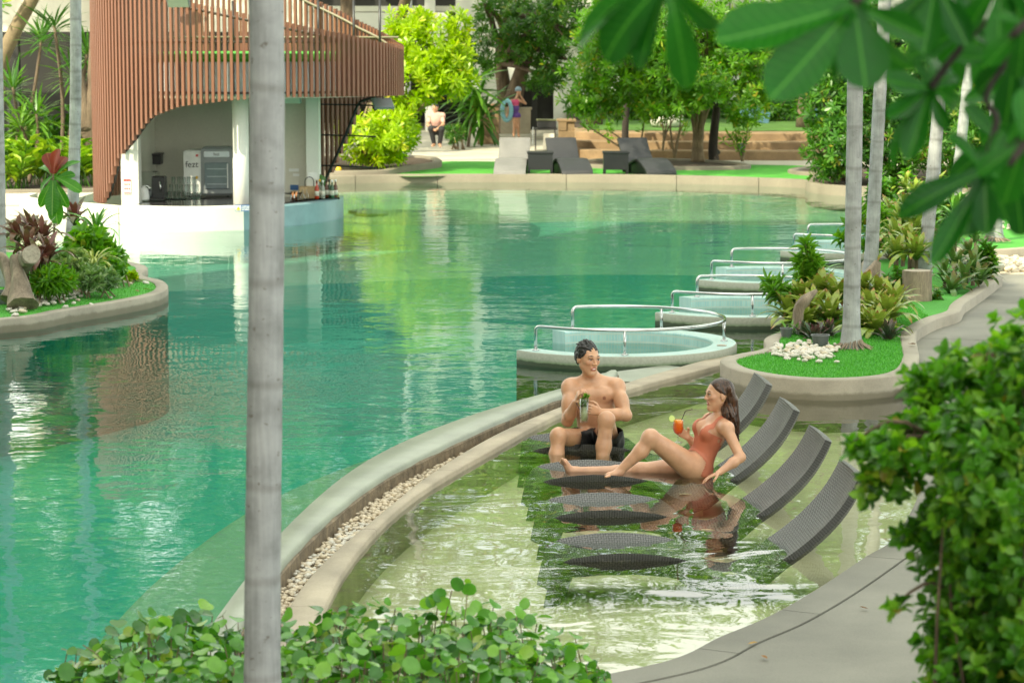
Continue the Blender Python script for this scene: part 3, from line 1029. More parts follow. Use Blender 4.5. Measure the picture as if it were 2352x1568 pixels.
# terraces of wide sandstone steps up to the shaded lawn
st = thing('terrace_steps', 'three wide curved sandstone steps rising to the shaded lawn', 'steps', (4, 62, 0))
for k in range(3):
    y0 = 60.9 + k * .75
    z1 = LANDZ + .02 + (k + 1) * .185
    pts = [V3(1.35 + .12 * k, y0 + .9), V3(2.4, y0 + .25), V3(4.4, y0), V3(7.4, y0 - .1), V3(11, y0 + .3), V3(11, 66), V3(1.6, 66)]
    P = ccw(pts[:0] + catmull(pts[:5], 6) + pts[5:])
    Pb = offset_poly(P, .02)
    rows = [[(a.x, a.y, 0), (a.x, a.y, z1 - .02), (b.x, b.y, z1)] for a, b in zip(P, Pb)]
    mb = MB().ribbon(rows, closed=True)
    mb.add([(p.x, p.y, z1) for p in Pb], [tuple(range(len(Pb)))])
    smooth_angle(mb.build('step', M['sandstone'], st, fix=False), 40)
UP = LANDZ + .02 + 3 * .185
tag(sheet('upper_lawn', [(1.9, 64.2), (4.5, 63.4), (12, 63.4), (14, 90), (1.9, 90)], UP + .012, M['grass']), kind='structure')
tag(MB().prism([V3(1.7, 64.6), V3(30, 64.6), V3(30, 92), V3(1.7, 92)], -.2, UP - .004).build('terrace_ground', M['soil']), kind='structure')
# stone post at the left end of the steps, low walls by the doorway
def blockwall(name, label, x0, x1, y0, y1, z0, z1, rows_, cols, mat):
    t = thing(name, label, 'wall', ((x0 + x1) / 2, (y0 + y1) / 2, z0))
    MB().box(((x0 + x1) / 2, (y0 + y1) / 2 + .01, (z0 + z1) / 2), (x1 - x0 - .02, y1 - y0 - .02, z1 - z0 - .01)).build('core', mat, t)
    for r_ in range(rows_):
        for c_ in range(cols):
            w = (x1 - x0) / cols; h = (z1 - z0) / rows_
            off = (.5 * w if r_ % 2 else 0)
            xa, xb = x0 + c_ * w - off, x0 + (c_ + 1) * w - off
            xa, xb = max(xa, x0), min(xb, x1)
            if xb - xa < .05: continue
            MB().box(((xa + xb) / 2, y0 + .02, z0 + (r_ + .5) * h), (xb - xa - .012, .06 + .02 * rng.random(), h - .012), bev=.008).build('stone', mat, t)
    MB().box(((x0 + x1) / 2, (y0 + y1) / 2, z1 + .02), (x1 - x0 + .06, y1 - y0 + .06, .06), bev=.01).build('cap', mat, t)
blockwall('stone_wall', 'beige stone wall post at the left end of the terrace steps', 1.12, 1.52, 61.4, 62.1, LANDZ - .02, 1.0, 4, 1, M['sandstone'])
blockwall('stone_wall', 'rough stone planter wall left of the girl with the swim ring', -.95, -.35, 69.5, 70.0, LANDZ - .02, 1.15, 4, 2, M['sandstone'])
blockwall('stone_wall', 'low smooth concrete wall behind the girl with the swim ring', -.34, .55, 73.8, 74.3, LANDZ - .02, .92, 1, 1, M['coping'])
st2 = thing('landing_step', 'shallow pale step in front of the dark doorway', 'step', (-.2, 72.6, 0))
MB().box((.3, 73.2, LANDZ + .03), (2.6, 1.2, .14), bev=.015).build('tread', M['paledeck'], st2)

# hotel wing behind the trees
hb = thing('hotel_wing', 'white hotel wing with dark openings behind the trees', 'building', (0, 84, 0))
def slab(nm, x0, x1, y0, y1, z0, z1, mat, par):
    return MB().box(((x0 + x1) / 2, (y0 + y1) / 2, (z0 + z1) / 2), (x1 - x0, y1 - y0, z1 - z0)).build(nm, mat, par)
slab('back_wall', -16, 20, 86, 86.3, 0, 11, M['dark'], hb)
for (x0, x1, z0, z1) in ((-16, -2.0, 2.6, 3.75), (-1.75, 20, 3.05, 4.2), (-16, 20, 6.2, 7.3), (-16, 20, 9.6, 11.0)):
    slab('beam', x0, x1, 79.2, 80, z0, z1, M['white'], hb)
for x in (-15, -11, -7.4, -2.55, -1.1, 3.2, 7, 11, 15):
    slab('column', x - .16, x + .16, 79.3, 79.7, 0, 11, M['white'], hb)
slab('wall', -.93, .25, 79.5, 79.9, 0, 3.04, M['white'], hb)
slab('wall', 1.30, 3.0, 79.5, 79.9, 0, 3.04, M['white'], hb)
slab('lintel', .25, 1.30, 79.5, 79.9, 1.62, 3.04, M['white'], hb)
dr = slab('door', .28, 1.27, 80.3, 80.36, 0, 1.6, M['dark'], hb)
slab('door_panel', .62, .80, 80.2, 80.26, .1, 1.2, M['dmetal'], dr)
slab('floor_slab', -16, 20, 79.6, 86, 3.78, 3.95, M['cream'], hb)
for x in np.arange(-14.2, 18, 1.4):
    f = slab('window', x, x + .9, 85.7, 85.9, 4.4, 6.0, M['dmetal'], hb)
    slab('pane', x + .06, x + .84, 85.6, 85.68, 4.5, 5.9, M['black'], f)
# cream wing at the far left behind the dracaenas
lb = thing('hotel_wing', 'cream hotel wing with a dark glazed opening at far left', 'building', (-13, 63, 0))
slab('beam', -22, -5.0, 62, 62.6, 3.15, 4.6, M['cream'], lb)
slab('back_wall', -22, -5.0, 65, 65.2, 0, 3.15, M['dark'], lb)
for x in (-12.2, -10.4):
    slab('column', x - .15, x + .15, 62.2, 62.5, 0, 3.15, M['dark'], lb)
M['brown'] = solid('brown_panel', (0.055, 0.032, 0.022), .6, .2, 3, 30, .1)
slab('brown_panel', -10.05, -8.6, 61.6, 61.9, 0, 4.6, M['brown'], lb)
for x in np.arange(-21.5, -12.4, .5):
    slab('glazing_bar', x, x + .05, 62.3, 62.36, 0, 3.15, M['dmetal'], lb)
# unseen tall block added left of the camera to throw shade over the near pools
tb = thing('shade_block', 'unseen tall cream block added left of the near pools for shade', 'building', (-19, 4, 0))
TBX = -13.0
slab('wall', -17, TBX, -40, 25.6, -1.5, 27, M['cream'], tb)
wm = MB()
for fl in range(8):
    for k in range(15):
        yb = -36 + k * 4.1
        w_ = MB().box((TBX + .02, yb, 1.9 + fl * 3.2), (.06, 2.2, 1.7)).build('window', M['black'], tb)
    MB().box((TBX + .5, -7.2, .55 + fl * 3.2 + 2.7), (1.0, 65, .16)).build('balcony', M['white'], tb)

# ================================================================ swim-up bar in a ring of slats
BX, BY, BR = -4.5, 43.5, 2.62
pv = thing('bar_pavilion', 'round swim-up bar wrapped in a spiral of terracotta slats', 'pavilion', (BX, BY, -.7))
def ang(th):                                      # th degrees: 0 faces the camera, +90 right
    a = R(th)
    return math.sin(a), -math.cos(a)
ZB_T = [-180, -62, -58, -48.6, -40, -34.7, -30, -18.8, 0, 20, 90, 104, 120, 136, 154, 162, 180]
ZB_Z = [.30, .30, .45, 1.07, 1.36, 1.6, 1.78, 1.95, 2.05, 2.1, 2.07, 2.07, 2.02, 1.85, .42, .30, .30]
ZT_T = [-180, -120, -60, -20, 0, 30, 60, 90, 110, 135, 160, 180]
ZT_Z = [4.2, 4.6, 4.4, 3.66, 3.48, 3.2, 2.98, 2.88, 2.98, 3.3, 3.75, 4.2]
ns = 164
for k in range(ns):
    th = -180 + 360 * k / ns
    zb, zt = np.interp(th, ZB_T, ZB_Z), np.interp(th, ZT_T, ZT_Z)
    sx, sy = ang(th)
    Mx = Matrix.Rotation(R(th), 3, 'Z')
    MB().box((BX + sx * BR, BY + sy * BR, (zb + zt) / 2), (.046, .07, zt - zb), M=Mx).build('slat', M['slat'], pv)
def ringpath(r_, z, t0, t1, n=60):
    return [(BX + ang(t0 + (t1 - t0) * k / n)[0] * r_, BY + ang(t0 + (t1 - t0) * k / n)[1] * r_, z if not callable(z) else z(t0 + (t1 - t0) * k / n)) for k in range(n + 1)]
M['railpaint'] = plain('olive_rail_paint', (0.22, 0.19, 0.13), .5)
MB().tube(ringpath(BR - .07, lambda t: float(np.interp(t, ZT_T, ZT_Z)) - .10, -60, 179), .022, 6).build('top_rail', M['railpaint'], pv, True)
MB().tube(ringpath(BR - .07, 3.05, 92, 268), .02, 6).build('middle_rail', M['railpaint'], pv, True)
MB().tube(ringpath(BR - .07, 2.98, -150, 40), .02, 6).build('middle_rail', M['railpaint'], pv, True)
MB().tube(ringpath(BR - .07, lambda t: float(np.interp(t, ZB_T, ZB_Z)) + .06, -66, -18, 20), .024, 6).build('edge_rail', M['dmetal'], pv, True)
MB().tube(ringpath(BR - .08, lambda t: float(np.interp(t, ZB_T, ZB_Z)) + .05, 118, 160, 20), .026, 6).build('edge_rail', M['dmetal'], pv, True)
for z in (.75, 1.3, 1.85):
    MB().tube(ringpath(BR - .07, z, 125, 172, 14), .016, 6).build('lower_rail', M['dmetal'], pv, True)
for th in (-150, -120, 120, 138, 156, 174, 192):
    sx, sy = ang(th)
    MB().tube([(BX + sx * (BR - .1), BY + sy * (BR - .1), 2.6), (BX + sx * (BR - .1), BY + sy * (BR - .1), 3.7)], .025, 6).build('rail_post', M['dmetal'], pv, True)
M['fascia'] = plain('pale_grey_panel', (.62, .66, .70), .5)
# roof drum with its turf
rp = [(BX + 2.32 * math.cos(2 * PI * k / 64), BY + 2.32 * math.sin(2 * PI * k / 64)) for k in range(64)]
rows = [[(x, y, 2.121), (x, y, 2.66)] for x, y in rp]
fa = MB().ribbon(rows, closed=True).build('fascia', M['fascia'], pv)
for k in range(0, 64, 4):
    x, y = rp[k]
    dx, dy = (x - BX) / 2.32, (y - BY) / 2.32
    MB().tube([(x + dx * .008, y + dy * .008, 2.12), (x + dx * .008, y + dy * .008, 2.65)], .012, 5).build('panel_joint', M['dmetal'], fa)
MB().tube([(BX + 2.335 * math.cos(a), BY + 2.335 * math.sin(a), 2.16) for a in np.linspace(0, 2 * PI, 64, endpoint=False)], .022, 6, closed=True).build('drip_edge', M['dmetal'], pv, True)
MB().lathe([(2.34, 2.66), (2.36, 2.70), (2.34, 2.79), (2.2, 2.80)], (BX, BY, 0), 64).build('roof_turf', M['turf'], pv)
MB().lathe([(2.31, 2.07), (2.31, 2.12)], (BX, BY, 0), 64).build('soffit', M['cream'], pv)
# walls inside
def arcwall(nm, r0, r1, t0, t1, z0, z1, mat, n=24):
    rows = []
    for k in range(n + 1):
        sx, sy = ang(t0 + (t1 - t0) * k / n)
        rows.append([(BX + sx * r0, BY + sy * r0, z0), (BX + sx * r0, BY + sy * r0, z1), (BX + sx * r1, BY + sy * r1, z1), (BX + sx * r1, BY + sy * r1, z0), (BX + sx * r0, BY + sy * r0, z0)])
    m_ = MB().ribbon(rows)
    m_.f.append((0, 1, 2, 3)); q = n * 5
    m_.f.append((q + 3, q + 2, q + 1, q))
    return smooth_angle(m_.build(nm, mat, pv), 40)
def pillar(nm, u0, u1, y, depth, z0, z1, mat):
    x0, x1 = J(u0, 300, y).x, J(u1, 300, y).x
    return MB().box(((x0 + x1) / 2, y + depth / 2, (z0 + z1) / 2), (x1 - x0, depth, z1 - z0), bev=.01).build(nm, mat, pv)
slab('back_wall', J(318, 300, 45.2).x, J(735, 300, 45.2).x, 45.2, 45.35, -.2, 2.08, M['cream'], pv)
slab('side_wall', J(318, 300, 43.2).x - .1, J(318, 300, 43.2).x, 42.4, 45.19, -.2, 2.08, M['cream'], pv)
pillar('pillar', 276, 316, 41.75, .35, -.5, 1.45, M['white'])
sxx = (J(531, 300, 41.5).x + J(568, 300, 41.5).x) / 2
MB().lathe([(.135, 0), (.135, 2.37)], (sxx, 41.7, -.3), 24).build('column', M['white'], pv, True)
slab('right_wall', J(636, 300, 43.6).x, J(704, 300, 43.6).x, 43.61, 43.75, -.4, 2.08, M['cream'], pv)
slab('right_pillar', J(703, 300, 43.2).x, J(732, 300, 43.2).x, 43.2, 43.6, -.5, 2.08, M['white'], pv)
# counter wall standing in the pool: straight left wing, curved front
CW = [V3(W(62, 488, 0).x, 44.6), V3(W(64, 488, 0).x + .02, 43.6), V3(W(110, 500, 0).x, 42.6)] + fit([(180, 512), (272, 521)], 0)
def wallstrip(nm, pts, z0, z1, th, mat, topmat, capover=.02):
    P = [Vector((p.x, p.y, 0)) for p in pts]
    Q = []
    for i in range(len(P)):
        t = (P[min(i + 1, len(P) - 1)] - P[max(0, i - 1)]).normalized()
        Q.append(Vector((P[i].x - t.y * th, P[i].y + t.x * th, 0)))
    rows = [[(p.x, p.y, z0), (p.x, p.y, z1 - .015), (p.x + (q.x - p.x) * .08, p.y + (q.y - p.y) * .08, z1), (q.x, q.y, z1), (q.x, q.y, z0)] for p, q in zip(P, Q)]
    m_ = MB().ribbon(rows)
    m_.f.append((0, 1, 2, 3, 4)); k = (len(rows) - 1) * 5
    m_.f.append((k + 4, k + 3, k + 2, k + 1, k))
    rows = [[(p.x, p.y, -.75), (p.x, p.y, -.05)] for p in P]
    MB().ribbon(rows).build('footing', M['midfloor'], pv)
    return smooth_angle(m_.build(nm, mat, pv), 50)
wallstrip('wing_wall', catmull(CW, 6), -.05, .33, .16, M['cream'], None)
CF = fit([(275, 523), (350, 526), (450, 527), (560, 524)], 0)
CF2 = fit([(560, 524), (640, 517), (700, 511), (750, 504), (780, 497), (789, 490)], 0)
wallstrip('counter_wall', catmull(CF, 8), -.05, .355, .25, M['white'], None)
M['barblue'] = solid('pale_blue_tile', (0.20, 0.33, 0.37), .3, .08, 4, 50, .1)
wallstrip('counter_wall', catmull(CF2, 8), -.05, .315, .25, M['barblue'], None)
# worktops
M['granite'] = solid('dark_worktop', (0.035, 0.033, 0.035), .15, .3, 20, 80, .05)
ct = [V3(p.x, p.y + .2) for p in catmull(CF, 4)] + [V3(p.x - .1, p.y + .2) for p in catmull(CF2, 4)[1:]] + [V3(-2.95, 43.35), V3(J(636, 300, 43.5).x, 43.5), V3(-6.0, 42.3)]
MB().prism(ccw(ct), .30, .335).build('worktop', M['granite'], pv)
MB().box((-5.1, 44.0, .32), (2.2, 1.9, .04)).build('back_counter', M['granite'], pv)
# warning plate on the front wall and notices
M['signblue'] = plain('sign_blue', (0.02, 0.10, 0.28), .4)
M['signwhite'] = plain('sign_white', (0.8, 0.8, 0.78), .4)
M['signred'] = plain('sign_red', (0.55, 0.04, 0.03), .4)
M['signyellow'] = plain('sign_yellow', (0.75, 0.45, 0.02), .4)
p = J(562, 478, 40.62)
sg = thing('warning_sign', 'small blue warning plate with yellow triangle on the white bar wall', 'sign', (p.x, 40.62, p.z))
yS = 40.62
MB().box((p.x, yS, p.z), (.30, .012, .105)).build('plate', M['signblue'], sg)
MB().box((p.x - .10, yS - .008, p.z), (.085, .006, .085)).build('border', M['signwhite'], sg)
MB().add([(p.x - .138, yS - .013, p.z - .032), (p.x - .062, yS - .013, p.z - .032), (p.x - .1, yS - .013, p.z + .034)], [(0, 1, 2)]).build('triangle', M['signyellow'], sg)
for k, w_ in enumerate((.15, .16, .14)):
    for q in range(7):
        MB().box((p.x - .035 + q * .024, yS - .008, p.z + .028 - k * .028), (.015, .005, .014 + .004 * ((q * 7 + k) % 3))).build('lettering', M['signwhite'], sg)
p = J(291.5, 428, 41.72)
sg = thing('notice', 'white notice with red header on the left bar pillar', 'notice', (p.x, 41.72, p.z))
MB().box((p.x, 41.738, p.z), (.125, .008, .25)).build('sheet', M['signwhite'], sg)
MB().box((p.x, 41.731, p.z + .10), (.115, .005, .03)).build('header', M['signred'], sg)
for r_ in range(2):
    for q in range(3):
        MB().lathe([(.010, 0), (.010, .026)], (p.x - .035 + q * .035, 41.731, p.z + .02 - r_ * .07), 8).build('pictogram', M['signred'], sg)
MB().box((p.x, 41.731, p.z - .105), (.11, .005, .012)).build('footer', M['signred'], sg)
for (u, v, w_, h_, mt, nm) in ((675, 391, .17, .05, 'signwhite', 'plain white'), (680, 402, .11, .045, 'signwhite', 'smaller white')):
    p = J(u, v, 43.58)
    t_ = MB().box((p.x, 43.585, p.z), (w_, .012, h_)).build('notice', M[mt])
    tag(t_, nm + ' paper notice on the right bar wall', 'notice')
p = J(676, 428, 43.58)
t_ = thing('poster', 'narrow blue and cream poster low on the right bar wall', 'poster', (p.x, 43.57, p.z))
MB().box((p.x, 43.585, p.z), (.15, .012, .32)).build('sheet', M['cream'], t_)
MB().box((p.x, 43.575, p.z - .02), (.14, .006, .09)).build('blue_band', M['signblue'], t_)
p = J(718, 404, 43.18)
tag(MB().box((p.x, 43.188, p.z), (.16, .012, .11)).build('notice', M['signwhite']), 'square notice on the narrow right pillar of the bar', 'notice')

def text(body, size, loc, mat, parent, rot=(PI / 2, 0, 0), depth=.002):
    cu = bpy.data.curves.new('t', 'FONT')
    cu.body = body; cu.size = size; cu.extrude = depth; cu.align_x = 'CENTER'
    o = bpy.data.objects.new('t', cu)
    C.objects.link(o)
    bpy.context.view_layer.update()
    me = bpy.data.meshes.new_from_object(o.evaluated_get(bpy.context.evaluated_depsgraph_get()))
    bpy.data.objects.remove(o, do_unlink=True)
    me.materials.clear()
    q = link('lettering', me, mat, parent)
    q.rotation_euler = rot
    q.location = Vector(loc) - parent.location
    return q
# drinks cooler
FY = 43.4
x0, x1 = J(420, 400, FY).x, J(532, 400, FY).x
zb, zt = J(0, 452, FY).z, J(0, 341, FY).z
cl = thing('drinks_cooler', 'grey countertop drinks cooler with glass door and lemon graphic', 'fridge', ((x0 + x1) / 2, FY, zb))
xm = x0 + (x1 - x0) * .36
MB().box(((x0 + xm) / 2 + .02, FY + .22, (zb + zt) / 2), (xm - x0, .5, zt - zb - .06), bev=.03).build('side_panel', M['signwhite'], cl)
M['coolgrey'] = plain('cooler_grey', (0.26, 0.28, 0.29), .4)
MB().box(((xm + x1) / 2 + .015, FY + .22, (zb + zt) / 2 + .02), (x1 - xm, .52, zt - zb), bev=.04).build('body', M['coolgrey'], cl)
M['coolglass'] = plain('cooler_glass', (0.20, 0.24, 0.27), .1)
M['lit'] = plain('lit_panel', (0.75, 0.8, 0.85), .4)
MB().box(((xm + x1) / 2 + .02, FY - .05, zb + .36), (x1 - xm - .12, .03, .46), bev=.02).build('door', M['coolglass'], cl)
MB().box(((xm + x1) / 2 + .02, FY - .05, zt - .10), (x1 - xm - .10, .03, .10), bev=.01).build('header', M['lit'], cl)
for k in range(3):
    MB().box(((xm + x1) / 2 + .02, FY - .068, zb + .22 + k * .13), (x1 - xm - .2, .01, .012)).build('shelf', M['greymetal'], cl)
MB().box((x1 - .06, FY - .075, zb + .36), (.015, .03, .42)).build('handle', M['signwhite'], cl)
text('fezt', .15, (xm - .14, FY - .035, zt - .32), M['dmetal'], cl)
text('fezt', .07, ((xm + x1) / 2 + .02, FY - .07, zt - .12), M['dmetal'], cl)
MB().lathe([(.005, -.10), (.05, -.06), (.065, 0), (.05, .06), (.005, .11)], (xm - .06, FY - .01, zb + .33), 14, 1, .35).build('lemon_graphic', M['signyellow'], cl, True)
MB().box((xm - .05, FY - .035, zt - .12), (.04, .01, .04)).build('red_mark', M['signred'], cl)
for sx in (x0 + .08, x1 - .08):
    MB().lathe([(.02, -.06), (.02, .01)], (sx, FY + .1, zb), 8).build('foot', M['dmetal'], cl)
# other things on the counter
def onbar(u, v, y):
    return J(u, v, y)
def thin_glass(name, tint):
    m = bpy.data.materials.new(name)
    m.use_nodes = True
    nt = m.node_tree
    nt.nodes.clear()
    out = nt.nodes.new('ShaderNodeOutputMaterial')
    lw0 = N(nt, 'ShaderNodeLayerWeight', i_Blend=.5)
    lw = N(nt, 'ShaderNodeMath', operation='POWER')
    lw.inputs[1].default_value = 1.6
    nt.links.new(lw0.outputs['Facing'], lw.inputs[0])
    gl = N(nt, 'ShaderNodeBsdfGlossy', i_Roughness=.03)
    tr = nt.nodes.new('ShaderNodeBsdfTransparent')
    tr.inputs[0].default_value = c4(tint)
    mx = nt.nodes.new('ShaderNodeMixShader')
    nt.links.new(lw.outputs[0], mx.inputs[0]); nt.links.new(tr.outputs[0], mx.inputs[1]); nt.links.new(gl.outputs[0], mx.inputs[2])
    nt.links.new(mx.outputs[0], out.inputs[0])
    return m
M['glass'] = thin_glass('clear_glass', (.94, .97, .96))
gp = [(0.030, 0), (.034, .002), (.036, .12), (.032, .12), (.030, .008)]
gl0 = None
k = 0
for r_ in range(3):
    for q in range(7 - r_):
        x = J(388, 450, 42.75).x + q * .085 + r_ * .04
        o = MB().lathe(gp, (0, 0, 0), 12, capt=False).build('drinking_glass', M['glass'], None, True) if gl0 is None else gl0.copy()
        if gl0 is None: gl0 = o
        else: C.objects.link(o)
        o.location = (x, 42.75 + .04 * (q % 2), .342 + r_ * .127)
        tag(o, 'clear tumbler, %s from the left in the %s row beside the cooler' % (['first', 'second', 'third', 'fourth', 'fifth', 'sixth', 'seventh'][q], ['bottom', 'middle', 'top'][r_]), 'glass', 'stacked tumblers on the bar')
# tap, kettle, coffee machine, shelf, dispenser
p = J(322, 468, 42.1)
tp = thing('water_tap', 'curved chrome tap at the left end of the bar counter', 'tap', (p.x, 42.1, .335))
MB().tube([(p.x, 42.1, .335), (p.x, 42.1, .52)] + [(p.x + .09 - .09 * math.cos(a), 42.1, .52 + .09 * math.sin(a)) for a in np.linspace(.2, 2.9, 8)], .012, 8).build('spout', M['steel'], tp, True)
MB().lathe([(.03, 0), (.02, .03)], (p.x, 42.1, .335), 10).build('base', M['steel'], tp, True)
p = J(331, 470, 42.4)
kt = thing('kettle', 'small white kettle behind the tap on the bar counter', 'kettle', (p.x, 42.4, .34))
MB().lathe([(.09, 0), (.10, .03), (.075, .2), (.05, .22), (.02, .24)], (p.x, 42.4, .34), 14).build('body', M['signwhite'], kt, True)
MB().tube([(p.x + .08, 42.4, .52), (p.x + .14, 42.4, .5), (p.x + .13, 42.4, .40), (p.x + .09, 42.4, .38)], .012, 6).build('handle', M['black'], kt, True)
p = J(365, 470, 42.5)
cm = thing('coffee_machine', 'black coffee machine on the bar between kettle and glasses', 'coffee machine', (p.x, 42.5, .34))
MB().box((p.x, 42.6, .55), (.22, .3, .38), bev=.02).build('body', M['black'], cm)
MB().box((p.x, 42.4, .36), (.24, .2, .04), bev=.01).build('drip_tray', M['dmetal'], cm)
MB().tube([(p.x + .03, 42.42, .66), (p.x + .05, 42.4, .5)], .015, 6).build('spout', M['steel'], cm, True)
p = J(343, 470, 43.4)
ds = thing('drink_dispenser', 'clear box drink dispenser behind the kettle in the bar', 'dispenser', (p.x, 43.4, .34))
MB().box((p.x, 43.4, .62), (.34, .3, .30), bev=.02).build('tank', M['glass'], ds)
MB().box((p.x, 43.4, .40), (.36, .32, .12), bev=.02).build('base', M['greymetal'], ds)
p = J(344, 367, 44.9)
tag(MB().box((p.x, 45.0, p.z), (.40, .36, .16), bev=.01).box((p.x, 44.95, p.z + .1), (.44, .44, .03)).build('wall_shelf', M['dmetal']), 'dark box shelf on the bar back wall above the dispenser', 'shelf')
# bottles and things on the right counter
M['bred'] = plain('red_liquor', (0.62, 0.05, 0.01), .08, 0, 1, .35)
M['bclear'] = plain('pale_bottle', (0.55, 0.6, 0.5), .08, 0, 1, .6)
M['bgreen'] = plain('green_bottle', (0.03, 0.09, 0.04), .08)
M['bbrown'] = plain('brown_bottle', (0.12, 0.04, 0.02), .08)
bp = [(.034, 0), (.037, .01), (.037, .17), (.030, .20), (.014, .23), (.013, .29), (.016, .292), (.016, .305)]
for (u, y, mt, cap, lab) in ((728, 42.9, 'bred', 'bbrown', 'bright red liquor bottle at the front of the bar bottles'), (735, 43.2, 'bclear', 'signyellow', 'pale bottle with yellow cap among the bar bottles'),
                             (742, 42.95, 'bclear', 'signwhite', 'clear bottle with white cap among the bar bottles'), (750, 43.2, 'bbrown', 'black', 'brown bottle in the middle of the bar bottles'),
                             (757, 43.25, 'bgreen', 'black', 'dark green bottle near the end of the bar'), (763, 43.05, 'bgreen', 'signwhite', 'green bottle with white cap near the end of the bar'),
                             (771, 43.2, 'bbrown', 'signwhite', 'last dark bottle at the end of the bar counter')):
    p = J(u, 470, y)
    t_ = thing('bottle', lab, 'bottle', (p.x, y, .338), 'bottles on the bar counter')
    MB().lathe(bp, (p.x, y, .338), 12).build('body', M[mt], t_, True)
    MB().lathe([(.0375, .05), (.0375, .13)], (p.x, y, .338), 12).build('label_band', M['cream'], t_, True)
    MB().lathe([(.0175, .27), (.0175, .31)], (p.x, y, .338), 10).build('cap', M[cap], t_, True)
p = J(709, 465, 43.1)
bx = thing('wooden_box', 'small pale wooden box with wire handle on the bar', 'box', (p.x, 43.1, .337))
M['plywood'] = solid('plywood', (0.48, 0.34, 0.18), .6, .12, 6, 40, .1)
MB().box((p.x, 43.1, .437), (.30, .24, .20), bev=.006).build('body', M['plywood'], bx)
MB().tube([(p.x - .06, 43.1, .53)] + [(p.x - .06 + .075 - .075 * math.cos(a), 43.1, .62 + .075 * math.sin(a)) for a in np.linspace(0, PI, 9)] + [(p.x + .09, 43.1, .53)], .008, 6).build('handle', M['dmetal'], bx, True)
p = J(733, 437, 43.35)
tag(MB().lathe([(.02, -.13), (.09, -.10), (.135, 0), (.10, .09), (.02, .13)], (p.x, 43.35, .60), 16).build('melon', leafmat('melon', (.1, .22, .05), (.25, .35, .12), (.5, .55, .3)), None, True), 'striped green melon behind the bar bottles', 'melon')
for (u, lab) in ((673, 'left'), (680, 'right')):
    p = J(u, 485, 42.55)
    tag(MB().lathe([(.030, 0), (.016, .07), (.034, .15)], (p.x, 42.55, .337), 12).build('jigger', plain('copper_' + lab, (.55, .25, .12), .25, .9), None, True), 'copper measuring cup, ' + lab + ' of the pair on the bar', 'jigger')
p = J(672, 478, 42.8)
tag(MB().lathe([(.10, 0), (.16, .01), (.17, .03)], (p.x, 42.85, .42), 18).lathe([(.05, -.08), (.04, 0)], (p.x, 42.85, .42), 10).build('serving_tray', M['steel']), 'round steel tray beside the copper cups on the bar', 'tray')
for (du, lab) in ((0, 'left'), (10, 'right')):
    p = J(695 + du, 470, 42.7)
    tag(MB().lathe([(.035, 0), (.04, .06), (.015, .11), (.014, .17)], (p.x, 42.7, .337), 12).build('carafe', M['glass'], None, True), lab + ' of two small clear carafes in front of the wooden box', 'carafe')
# floodlights
def flood(u, v, y, label, rx=R(50), rz=0.0):
    p = J(u, v, y)
    t_ = thing('floodlight', label, 'floodlight', p)
    Mx = Matrix.Rotation(rz, 3, 'Z') @ Matrix.Rotation(rx, 3, 'X')
    MB().box(p, (.36, .28, .05), bev=.01, M=Mx).build('housing', M['coolgrey'], t_)
    MB().box(p + Mx @ Vector((0, 0, -.03)), (.32, .24, .012), M=Mx).build('lens', M['cream'], t_)
    MB().tube([p + Vector((0, .05, .02)), p + Vector((0, .14, .16))], .015, 6).build('bracket', M['dmetal'], t_)
flood(409, 3, 40.7, 'floodlight at the top of the slats left of the grey trunk', R(-35))
flood(879, 238, 44.2, 'floodlight hanging under the right end of the slats', R(35), R(20))
flood(666, 226, 42.3, 'small floodlight under the slats right of the grey trunk', R(-30))
# two stepping discs in the water beside the bar
for k, (u, v, lab) in enumerate(((838, 478, 'farther'), (853, 484, 'nearer'))):
    p = W(u, v, 0)
    tag(MB().lathe([(.30, -.09), (.30, -.04), (.28, -.032)], (p.x, p.y, 0), 28).build('bar_stool', M['white'], None), lab + ' of two round pale stools just under the water beside the bar', 'stool')
# ================================================================ vegetation
G = {}
G['bright'] = leafmat('bright_leaf', (0.20, 0.34, 0.012), (0.38, 0.55, 0.02), (0.56, 0.66, 0.05), .35, .48, (0.55, 0.42, 0.05))
G['mid'] = leafmat('mid_leaf', (0.06, 0.19, 0.012), (0.125, 0.32, 0.022), (0.25, 0.46, 0.04), .35, .48, (0.45, 0.36, 0.05))
G['deep'] = leafmat('deep_leaf', (0.028, 0.105, 0.010), (0.065, 0.20, 0.018), (0.14, 0.32, 0.03), .35, .38, (0.35, 0.28, 0.04))
G['far'] = leafmat('far_leaf', (0.045, 0.16, 0.008), (0.115, 0.30, 0.015), (0.25, 0.45, 0.03), .5, .46)
G['ginger'] = leafmat('ginger_leaf', (0.10, 0.24, 0.02), (0.24, 0.42, 0.035), (0.44, 0.56, 0.07), .4, .4)
G['drac'] = leafmat('dracaena_leaf', (0.03, 0.11, 0.015), (0.07, 0.20, 0.022), (0.17, 0.33, 0.04), .35, .3)

